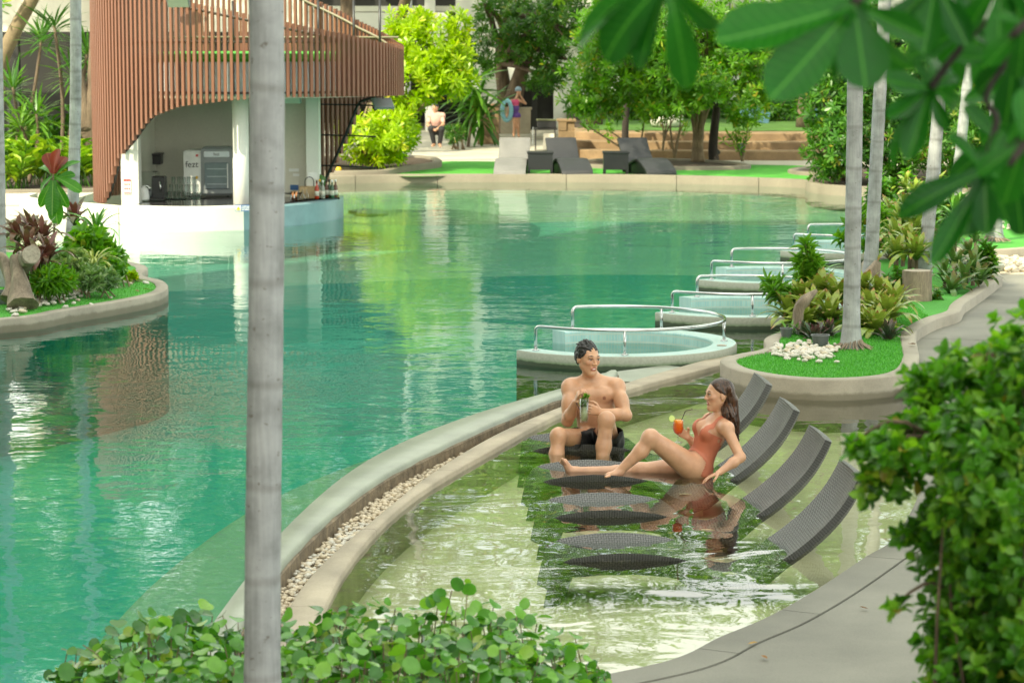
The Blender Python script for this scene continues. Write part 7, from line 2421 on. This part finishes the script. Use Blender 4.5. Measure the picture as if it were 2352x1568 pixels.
# long wavy hair
Hw = []
s_, f__, u_ = frame(wf_, wu_)
Rm = np.array([s_, f__, u_]).T
Hw += [ell(WL(0, -.10, .18), (.350 * WH, .405 * WH, .345 * WH), Rm, .012, 0), ell(WL(0, -.33, -.10), (.30 * WH, .24 * WH, .46 * WH), Rm, .02, 0), cap(WL(0, -.42, -.25), J(1683, 968, 17.93), .052, .048, .02, 0), cap(J(1683, 968, 17.93), J(1690, 992, 17.94), .046, .03, .02, 0)]
q2 = random.Random(8)
ends = []
for k in range(110):
    f0 = k / 109
    sd_ = -1 + 2 * ((k * .618) % 1)
    st_ = WL(sd_ * .22, -.18 + .30 * (1 - abs(sd_)) * q2.uniform(-.3, 1), .44 - .10 * abs(sd_))
    md1 = WL(sd_ * .31, -.30 - .16 * (1 - abs(sd_)), .05 + q2.uniform(-.05, .05))
    md2 = J(1672 + q2.uniform(-12, 16), 950 + q2.uniform(-4, 4), 17.90 + .085 * sd_ * -1)
    md3 = J(1682 + q2.uniform(-11, 11), 978 + q2.uniform(-5, 5), 17.93 + .075 * sd_ * -1)
    en = J(1690 + q2.uniform(-13, 7), 996 + q2.uniform(-12, 22), 17.94 + .06 * sd_ * -1)
    pts = catmull([st_, md1, md2, md3, en], 4)
    for j in range(len(pts) - 1):
        t0 = j / (len(pts) - 1)
        wv = Vector((.006 * math.sin(t0 * 14 + k), .006 * math.cos(t0 * 12 + k * 2), 0))
        wv2 = Vector((.006 * math.sin((t0 + 1 / (len(pts) - 1)) * 14 + k), .006 * math.cos((t0 + 1 / (len(pts) - 1)) * 12 + k * 2), 0))
        r_ = .0095 * (1 - .72 * max(0, t0 - .5) * 2)
        Hw.append(cap(pts[j] + wv, pts[j + 1] + wv2, r_, r_ * .97, .0025, 0))
Hw += [sub(WL(0, .40, -.03), (.40 * WH, .31 * WH, .40 * WH), Rm, .008)]
for sd_ in (-1, 1):
    Hw += [cap(WL(sd_ * .30, .12, .24), WL(sd_ * .345, -.10, .06), .035 * WH, .05 * WH, .01, 0)]
V, F, _l = grow(Hw, .0036, 1)
mesh_vf('hair', V, F, M['womanhair'], wt)
er = WL(.345, -.02, -.16) if (WL(.345, -.02, -.16)).y < wc_.y else WL(-.345, -.02, -.16)
MB().lathe([(.001, -.005), (.005, 0), (.001, .005)], tuple(er), 8).build('earring', plain('gold', (.8, .5, .15), .2, 1.0), wt, True)
# her drink
gt = thing('cocktail_glass', 'stemmed glass of bright orange drink with lime slice held by the woman', 'drink', J(1557.5, 1016, 17.84))
gb = gt.location
hg = J(0, 962, 17.84).z - gb.z
pr = [(.034, 0), (.034, .003), (.012, .008), (.0055, .02), (.0055, hg * .30), (.012, hg * .34), (.030, hg * .43), (.0385, hg * .60), (.036, hg * .85), (.034, hg), (.032, hg)]
MB().lathe(pr, tuple(gb), 24, capt=False).build('glass', M['glass'], gt, True)
def orangemat():
    m, nt, bs = newmat('orange_drink')
    g_ = nt.nodes.new('ShaderNodeNewGeometry'); sx = nt.nodes.new('ShaderNodeSeparateXYZ')
    nt.links.new(g_.outputs['Position'], sx.inputs[0])
    mr = N(nt, 'ShaderNodeMapRange'); mr.inputs[1].default_value = gb.z + hg * .4; mr.inputs[2].default_value = gb.z + hg
    nt.links.new(sx.outputs['Z'], mr.inputs[0])
    c = ramp(nt, mr.outputs[0], [(0, (.80, .075, .006)), (.7, (.88, .15, .008)), (1, (.92, .33, .02))])
    nt.links.new(c, bs.inputs['Base Color'])
    bs.inputs['Roughness'].default_value = .2
    return m
MB().lathe([(.010, hg * .355), (.029, hg * .445), (.0372, hg * .61), (.0347, hg * .85), (.033, hg * .965)], tuple(gb), 22).build('drink', orangemat(), gt, True)
lc = J(1543, 961, 17.83)
lm = MB().lathe([(.023, -.0025), (.0235, 0), (.023, .0025)], (0, 0, 0), 20)
ls = tilt_mb(lm, lc, (.35, -.9, .2)).build('lime_slice', plain('lime_flesh', (.55, .65, .20), .4), gt)
tilt_mb(MB().tube([(.0235 * math.cos(a), .0235 * math.sin(a), 0) for a in np.linspace(0, 2 * PI, 24, endpoint=False)], .002, 5, closed=True), lc, (.35, -.9, .2)).build('lime_rind', plain('lime_rind', (.14, .34, .03), .4), ls)
MB().tube([J(1560, 985, 17.83), J(1566, 964, 17.83), J(1574, 944, 17.82), J(1577, 942.5, 17.82), J(1591, 939.8, 17.82)], .003, 7).build('straw', M['straw'], gt, True)

# ---------------------------------------------------------------- girl with a swim ring, squatting woman
def small_person(label, loc, build, h=.011):
    t = thing('person', label, 'person', loc)
    return t
gy = 71.0
gx = J(1186, 315, gy).x
gt_ = thing('person', 'girl in a pink and purple swimsuit and cap carrying a blue swim ring', 'person', (gx, gy, LANDZ))
K = lambda u, v, dy=0: J(u, v, gy + dy)
S_ = [ell(K(1186, 266), (.12, .085, .10), None, .03, 1), ell(K(1184, 248), (.10, .075, .14), None, .04, 1), ell(K(1183, 235), (.125, .075, .10), None, .03, 2), cap(K(1186, 227), K(1189, 219), .045, .042, .02, 3),
      cap(K(1183, 272), K(1182, 292), .07, .05, .03, 6), cap(K(1182, 292), K(1180, 311), .048, .032, .02, 6), cap(K(1189, 272), K(1190, 292), .07, .05, .03, 6), cap(K(1190, 292), K(1191, 311), .048, .032, .02, 6),
      cap(K(1180, 312), K(1180, 314, -.12), .03, .025, .02, 6), cap(K(1191, 312), K(1193, 314, -.12), .03, .025, .02, 6),
      cap(K(1175, 231), K(1168, 250, -.05), .038, .03, .02, 4), cap(K(1168, 250, -.05), K(1164, 266, -.1), .03, .024, .02, 4), cap(K(1192, 230), K(1207, 238), .038, .03, .02, 4), cap(K(1207, 238), K(1196, 221, -.1), .03, .024, .02, 4)]
hp, GL = head_prims(K(1191, 210), (.55, -.7, 0), (0, 0, 1), .20)
S_ += hp
V, F, Lb = grow(S_, .010, 2)
col = np.tile(np.array((.48, .26, .16)), (len(V), 1))
mesh_vf('body', V, F, M['skin'], gt_, col)
zz = V[:, 2]
for nm, m_, z0, z1 in (('swimsuit', plain('purple_suit', (.10, .035, .22), .6), K(0, 274).z, K(0, 243).z), ('suit_top', plain('pink_suit', (.55, .06, .16), .6), K(0, 243).z, K(0, 229).z)):
    ok = ((Lb == 1) | (Lb == 2)) & (zz > z0) & (zz <= z1 + .006)
    fs = F[ok[F].all(axis=1)]
    used = np.unique(fs); mp_ = -np.ones(len(V), dtype=int); mp_[used] = np.arange(len(used))
    mesh_vf(nm, (V + vnormals(V, F) * .006)[used], mp_[fs], m_, gt_)
MB().lathe([(.092, -.02), (.095, .03), (.07, .085), (.02, .11)], tuple(GL(0, -.05, .12)), 16).build('swim_cap', plain('grey_cap', (.22, .30, .38), .4), gt_, True)
rg = [Vector(K(1164, 254, -.12)) + Vector((.06 * math.cos(a) * 2.2 * .95, -.18 * math.sin(a) * .8, .28 * math.sin(a))) for a in np.linspace(0, 2 * PI, 28, endpoint=False)]
tag(MB().tube(rg, .06, 10, closed=True).build('swim_ring', plain('pale_blue_vinyl', (.25, .52, .62), .25), None, True), 'pale blue inflatable swim ring on the girl\'s arm', 'swim ring')
sy_ = 65.5
K = lambda u, v, dy=0: J(u, v, sy_ + dy)
sq = thing('person', 'person in a pink t-shirt and black trousers crouching beside the bright bush', 'person', (K(1005, 334).x, sy_, LANDZ))
S_ = [ell(K(1002, 298), (.17, .14, .13), None, .04, 1), ell(K(1001, 275), (.16, .13, .20), None, .05, 2), cap(K(988, 266), K(1016, 266), .075, .075, .04, 2), cap(K(1001, 262), K(1000, 254), .055, .05, .02, 3),
      cap(K(995, 302), K(990, 296, -.42), .095, .075, .04, 6), cap(K(990, 296, -.42), K(997, 330, -.3), .068, .045, .03, 6), cap(K(1009, 302), K(1014, 297, -.42), .095, .075, .04, 6), cap(K(1014, 297, -.42), K(1010, 330, -.3), .068, .045, .03, 6),
      cap(K(997, 333, -.3), K(993, 335, -.45), .04, .03, .02, 7), cap(K(1010, 333, -.3), K(1012, 336, -.45), .04, .03, .02, 7),
      cap(K(988, 268), K(982, 288, -.15), .05, .04, .03, 4), cap(K(982, 288, -.15), K(997, 298, -.45), .04, .03, .02, 5), cap(K(1016, 268), K(1018, 286, -.2), .05, .04, .03, 4), cap(K(1018, 286, -.2), K(1000, 300, -.5), .04, .03, .02, 5)]
hp, GL = head_prims(K(1000, 247, -.03), (-.25, -.9, -.2), (0, 0, 1), .225)
S_ += hp
V, F, Lb = grow(S_, .011, 2)
mesh_vf('body', V, F, M['skin'], sq, np.tile(np.array((.48, .27, .17)), (len(V), 1)))
for nm, m_, labs_ in (('t_shirt', plain('pink_cotton', (.62, .36, .30), .8), (2,)), ('sleeves', plain('pink_cotton_b', (.62, .36, .30), .8), (4,)), ('trousers', plain('black_cotton', (.02, .02, .022), .8), (1, 6))):
    ok = np.isin(Lb, labs_)
    if nm == 'sleeves': ok &= V[:, 2] > K(0, 280).z
    fs = F[ok[F].all(axis=1)]
    used = np.unique(fs); mp_ = -np.ones(len(V), dtype=int); mp_[used] = np.arange(len(used))
    mesh_vf(nm, (V + vnormals(V, F) * .010)[used], mp_[fs], m_, sq)
Hq = [ell(GL(0, -.10, .18), (.36 * .225, .41 * .225, .35 * .225), None, .01, 0), cap(GL(.1, -.4, .0), GL(.28, -.35, -.6), .03, .015, .01, 0)]
V, F, _l = grow(Hq, .011, 1)
mesh_vf('hair', V, F, M['manhair'], sq)
# ================================================================ foreground
# creeping planter along the bottom of the picture
pt = thing('planter_box', 'low concrete planter holding the round-leaved creeper at the bottom', 'planter', (-.6, 9.9, 0))
MB().prism([V3(-1.95, 8.9), V3(.55, 8.9), V3(.55, 10.75), V3(-1.95, 10.75)], .02, .26).build('wall', M['concrete'], pt)
MB().prism([V3(-1.9, 8.95), V3(.5, 8.95), V3(.5, 10.7), V3(-1.9, 10.7)], .24, .30).build('soil', M['soil'], pt)
cr = thing('creeper', 'mass of glossy round-leaved creeper across the bottom of the picture', 'creeper', (-.6, 9.9, .3))
CU = [60, 130, 250, 330, 480, 600, 700, 800, 900, 990, 1100, 1200, 1300, 1370, 1420]
CV = [1640, 1565, 1492, 1452, 1462, 1478, 1462, 1445, 1432, 1420, 1440, 1452, 1500, 1570, 1640]
G['creep'] = leafmat('creeper_leaf', (.03, .13, .018), (.085, .27, .03), (.22, .47, .05), .26, .35, (.26, .36, .05))
G['creep_o'] = leafmat('creeper_leaf_single', (.05, .19, .03), (.12, .34, .045), (.26, .52, .07), .26, .35, (.32, .40, .05), objrand=True)
rl = bpy.data.meshes.new('leaf')
rv, rp_ = blade_template([0, .06, .25, .55, .85, .97, 1.04], [.0, .20, .46, .55, .40, .17, 0], .22, .12, .012)
rv[-1, 1] -= .10                                  # notched tip
rl.from_pydata([tuple(v) for v in rv], [], rp_)
rl.materials.append(G['creep_o'])
rl.polygons.foreach_set('use_smooth', np.ones(len(rl.polygons), dtype=bool))
T_CREEP = (rv, rp_)
q = random.Random(31)
single, rest = [], []
stems = MB()
for k in range(2700):
    y = q.uniform(9.35, 10.65)
    u = q.uniform(90, 1400)
    x = (u - 1176) / F_PX * y
    top = 3.13 - (np.interp(u, CU, CV) - HOR) / F_PX * 10.3 + (10.3 - y) * .02
    f = q.random() ** .55
    z = .36 + (top - .36) * f + q.gauss(0, .012)
    if z < .33: continue
    tiltx, tilty = q.gauss(0, .8), q.gauss(-.1, .75)
    n_ = Vector((tiltx, tilty - .25, 1)).normalized()
    a = q.uniform(0, 6.28)
    d_ = Vector((math.cos(a), math.sin(a), q.uniform(-.2, .5)))
    L_ = q.choice((.036, .046, .055, .062, .072)) * q.uniform(.85, 1.1)
    (single if f > .86 and len(single) < 290 and 9.5 < y < 10.65 else rest).append((Vector((x, y, z)), d_, n_, L_))
    if k % 4 == 0:
        stems.tube(catmull([(x + q.gauss(0, .05), y + q.gauss(0, .05), .28), (x + q.gauss(0, .03), y, (z + .28) / 2), (x, y, z)], 3), .0025, 4, cap=False)
for (u, v) in ((1040, 1352), (1018, 1378), (1000, 1392), (1075, 1342), (1072, 1366), (1030, 1395), (985, 1398), (370, 1440), (365, 1455)):
    single.append((J(u, v, 10.3), Vector((q.uniform(-1, 1), -.3, .9)), Vector((q.uniform(-.4, .4), -1, .4)), .06 if v != 1342 else .03))
stems.tube(catmull([J(1010, 1470, 10.3), J(1022, 1420, 10.3), J(1038, 1355, 10.3)], 4), .003, 5).tube(catmull([J(1060, 1470, 10.3), J(1070, 1400, 10.3), J(1074, 1345, 10.3)], 4), .002, 5)
stems.tube(catmull([J(260, 1540, 10.2), J(220, 1500, 10.2), J(205, 1490, 10.2), J(190, 1480, 10.2)], 4), .0025, 5)
tag(stems.build('stems', M['twig'], cr, fix=False), kind='stuff')
for (p, d_, n_, L_) in single:
    y_ = d_.normalized()
    z_ = (n_ - y_ * n_.dot(y_)).normalized()
    o = bpy.data.objects.new('leaf', rl)
    C.objects.link(o)
    o.parent = cr
    o.matrix_basis = Matrix.LocRotScale(p - cr.location, Matrix((y_.cross(z_), y_, z_)).transposed().to_quaternion(), Vector((L_, L_, L_)))
A = lambda i: np.array([tuple(r_[i]) for r_ in rest])
Ls = np.array([r_[3] for r_ in rest])
me = leaf_mesh('more_leaves', T_CREEP, A(0) - np.array(cr.location), A(1), A(2), Ls, Ls, nr.rand(len(rest)))
me.polygons.foreach_set('use_smooth', np.ones(len(me.polygons), dtype=bool))
tag(link('more_leaves', me, G['creep'], cr), kind='stuff')
# foreground palm trunk
b = Vector((J(612, 1568, 9.2).x, 9.2, .28))
fp = palm('big grey palm trunk standing close in front at left of centre', b, J(600, 0, 9.2), .0662, 7.5, seg=22)

# blurred shrub at the right
G['hedge'] = leafmat('hedge_leaf', (.03, .13, .010), (.10, .31, .025), (.30, .56, .055), .35, .46, (.35, .3, .05))
G['hedge_o'] = leafmat('hedge_leaf_single', (.04, .16, .012), (.12, .33, .025), (.32, .56, .06), .35, .42, objrand=True)
hb_ = thing('hedge_shrub', 'out-of-focus small-leaved shrub filling the lower right corner', 'shrub', (1.55, 7.0, .05))
yb = 7.0
blobs = [pxblob(2330, 1000, yb, 130, 200, .4), pxblob(2250, 1080, 6.9, 140, 170, .38), pxblob(2150, 990, 7.2, 100, 100, .30), pxblob(2060, 1050, 7.1, 85, 70, .22), pxblob(2330, 1330, yb, 190, 220, .42), pxblob(2200, 1260, 7.1, 110, 110, .3), pxblob(2330, 1560, yb, 230, 180, .45), pxblob(2170, 1440, 7.0, 60, 60, .2),
         pxblob(2130, 890, 7.3, 55, 40, .18), pxblob(2200, 860, 7.3, 75, 50, .2), pxblob(1975, 1030, 7.1, 36, 22, .1), pxblob(2020, 1115, 7.1, 50, 38, .15), pxblob(2400, 850, 7.0, 140, 120, .4), pxblob(2100, 1215, 7.1, 45, 30, .12), pxblob(2400, 1800, 7.0, 330, 330, .5), pxblob(2060, 1395, 7.0, 18, 12, .06)]
rs = np.random.RandomState(99)
p, out = blob_points(blobs, 2900, .15, rs, .2)
data = rosettes(p, out + np.array([0, -.1, .7]) + rs.randn(len(p), 3) * .4, 7, .047, .027, (30, 100), .3, rs)
vis_ = np.array([(((d_[0] / d_[1]) * F_PX + 1176) < 2360) and (d_[1] < 7.0) for d_ in data[0]])
pick = np.where(vis_)[0]; rs.shuffle(pick); pick = pick[:280]
hl = bpy.data.meshes.new('leaf')
hl.from_pydata([tuple(v) for v in T_ELL[0]], [], T_ELL[1]); hl.materials.append(G['hedge_o'])
for i in pick:
    y_ = Vector(data[1][i]).normalized(); n_ = Vector(data[2][i]); z_ = (n_ - y_ * n_.dot(y_)).normalized()
    o = bpy.data.objects.new('leaf', hl); C.objects.link(o); o.parent = hb_
    o.matrix_basis = Matrix.LocRotScale(Vector(data[0][i]) - hb_.location, Matrix((y_.cross(z_), y_, z_)).transposed().to_quaternion(), Vector((float(data[4][i]), float(data[3][i]), float(data[3][i]))))
keep = np.ones(len(data[0]), dtype=bool); keep[pick] = False
tag(finish_leaves('foliage', T_ELL, tuple(d_[keep] for d_ in data), G['hedge'], hb_), kind='stuff')
mb = MB()
qq = random.Random(6)
mb.tube(catmull([(1.55, 7.0, .03), (1.48, 7.0, .8), (1.36, 7.03, 1.6), (1.34, 7.05, 2.25)], 5), list(np.linspace(.03, .012, 16)), 7)
for i in range(60):
    e = Vector(p[qq.randrange(len(p))])
    b_ = Vector((1.55 + qq.uniform(-.25, .3), 7.0 + qq.uniform(-.2, .2), .04))
    if e.x < 1.15:
        b_ = Vector((1.36, 7.03, max(.8, min(2.2, e.z - .12))))
    mb.tube(catmull([b_, b_.lerp(e, .55) + Vector((qq.uniform(-.06, .06), 0, .12)), e], 4), list(np.linspace(.011, .003, 9)), 5, cap=False)
mb.build('stems', M['bark'], hb_, True, fix=False)

# large-leaved branches hanging into the top right corner
bt = thing('large_leaf_tree', 'tree with very large glossy leaves hanging into the top right corner', 'tree', (2.0, 4.9, .05))
MB().tube(catmull([(2.0, 4.9, .03), (1.95, 4.85, 1.5), (1.8, 4.8, 2.9), (1.5, 4.7, 3.7)], 6), list(np.linspace(.11, .06, 19)), 10).build('trunk', M['bark'], bt, True, fix=False)
br = MB()
def limb(pts, r0=.010, r1=.004):
    P_l = catmull(pts, 5)
    br.tube(P_l, list(np.linspace(r0, r1, len(P_l))), 7)
y4 = 4.5
LEAVES = []
def whorl(bu, bv, y, tips):
    b_ = J(bu, bv, y)
    for (tu, tv, dy, w_, roll) in tips:
        place_leaf(bt, b_, J(tu, tv, y + dy), roll, None, w_, (0, -.9, .45))
whorl(1535, -45, 4.3, [(1262, 30, .02, .55, .3), (1350, 110, -.03, .95, .1), (1455, 160, -.02, .75, .75), (1588, 215, -.04, .62, .1), (1655, 100, .03, .5, .7), (1640, -60, .05, .9, 0), (1440, -90, .05, .9, 0), (1560, 60, .1, .6, .2)])
limb([J(1535, -45, 4.3), J(1700, -120, 4.4), J(2000, -160, 4.6), (1.5, 4.7, 3.7)])
whorl(1962, 10, 4.3, [(1632, 120, -.04, .85, .1), (1760, 250, -.06, .92, .0), (1992, 205, -.05, 1.15, .0), (2075, 235, .03, .62, .8), (1800, 10, .08, .9, .2), (1870, 120, .08, .6, .5), (2130, 90, -.03, .8, .4), (1960, -130, .05, .8, 0), (2080, -60, .05, .9, .2), (1905, 205, .06, .4, 1.0)])
limb([J(1962, 10, 4.3), J(2050, -60, 4.4), J(2200, -120, 4.6), (1.5, 4.7, 3.7)])
whorl(2138, 203, 4.7, [(2022, 190, -.04, 1.15, .0), (2034, 288, -.05, .80, .2), (2012, 362, -.05, .35, .7), (2082, 368, -.06, .62, .2), (2100, 135, .0, .7, .3), (2170, 300, -.04, .7, .5), (2210, 150, .04, .9, .2), (2160, 90, .05, .7, .3), (2235, 255, .02, .75, .4)])
limb([J(2138, 203, 4.7), J(2200, 120, 4.7), J(2300, 20, 4.7), (1.5, 4.7, 3.7)], .008, .004)
whorl(2262, 395, 4.6, [(2062, 470, -.06, .62, .1), (2140, 625, -.05, .50, .15), (2215, 545, -.04, .85, .0), (2265, 540, -.06, .75, .3), (2330, 520, .0, .75, .2), (2180, 300, .03, .6, .3), (2360, 420, .02, .8, .2), (2120, 410, .0, .55, .6), (2300, 300, .03, .8, .3)])
limb([J(2262, 395, 4.6), J(2290, 280, 4.65), J(2330, 120, 4.7), (1.5, 4.7, 3.7)], .008, .004)
whorl(2310, 330, 4.9, [(2170, 380, -.03, .8, .2), (2250, 470, .0, .9, .1), (2370, 470, .0, .9, .2), (2200, 250, .0, .9, .3), (2380, 250, .0, .9, .1)])
whorl(2230, 60, 4.9, [(2080, 130, .0, .9, .2), (2150, 220, .0, .9, .1), (2290, 230, .0, .9, .2), (2330, 80, .0, .9, .3), (2210, -80, .0, .9, .1), (2090, 20, .0, .9, .0)])
whorl(2330, 130, 4.75, [(2230, 210, .0, .9, .2), (2310, 300, .0, .9, .1), (2400, 250, .0, .9, .2), (2250, 60, .0, .9, .3), (2180, 140, .0, .9, .1)])
whorl(2330, 400, 4.7, [(2352, 560, .0, .8, .2), (2290, 480, .0, .9, .1), (2400, 330, .0, .9, .2), (2260, 330, .0, .9, .3)])
whorl(2150, -40, 4.6, [(2030, 90, .0, .8, .3), (2120, 130, .0, .9, .1), (2220, 110, .0, .9, .2), (2270, 0, .0, .9, .2)])
whorl(2300, -40, 4.6, [(2200, 70, .0, .8, .3), (2290, 130, .0, .9, .1), (2380, 80, .0, .9, .2), (2320, 60, .0, .9, .2)])
whorl(2352, 60, 4.5, [(2260, 150, .0, .9, .3), (2340, 200, .0, .9, .1), (2290, 20, .0, .9, .2)])
whorl(2352, 230, 5.1, [(2220, 180, .0, .95, .3), (2250, 330, .0, .95, .1), (2340, 400, .0, .9, .2)])
whorl(2352, 330, 4.4, [(2240, 400, .0, .85, .3), (2300, 480, .0, .9, .1), (2352, 200, .0, .9, .2)])
for (a, b_, y) in ((2310, 330, 4.9), (2230, 60, 4.9), (2330, 130, 4.75), (2330, 400, 4.7), (2150, -40, 4.6), (2300, -40, 4.6), (2352, 60, 4.5), (2352, 230, 5.1), (2352, 330, 4.4)):
    limb([J(a, b_, y), J((a + 2420) / 2, b_ - 40, y), (1.5, 4.7, 3.7)], .007, .004)
# the rest of the crown, above the picture
qc = random.Random(12)
for k in range(26):
    c_ = Vector((qc.uniform(.25, 1.9), qc.uniform(4.0, 5.6), qc.uniform(3.45, 4.1)))
    if c_.z < CAM_H + .075 * c_.y + .12: continue
    for j in range(7):
        a = j * 2.4 + qc.random()
        place_leaf(bt, c_, c_ + Vector((math.cos(a) * .2, math.sin(a) * .2, qc.uniform(-.06, .10))), qc.uniform(-.4, .4), None, .9, (0, 0, 1))
    limb([c_, c_.lerp(Vector((1.5, 4.7, 3.7)), .5) + Vector((0, 0, .1)), (1.5, 4.7, 3.7)], .007, .004)
br.build('branches', M['bark_dark'], bt, True, fix=False)
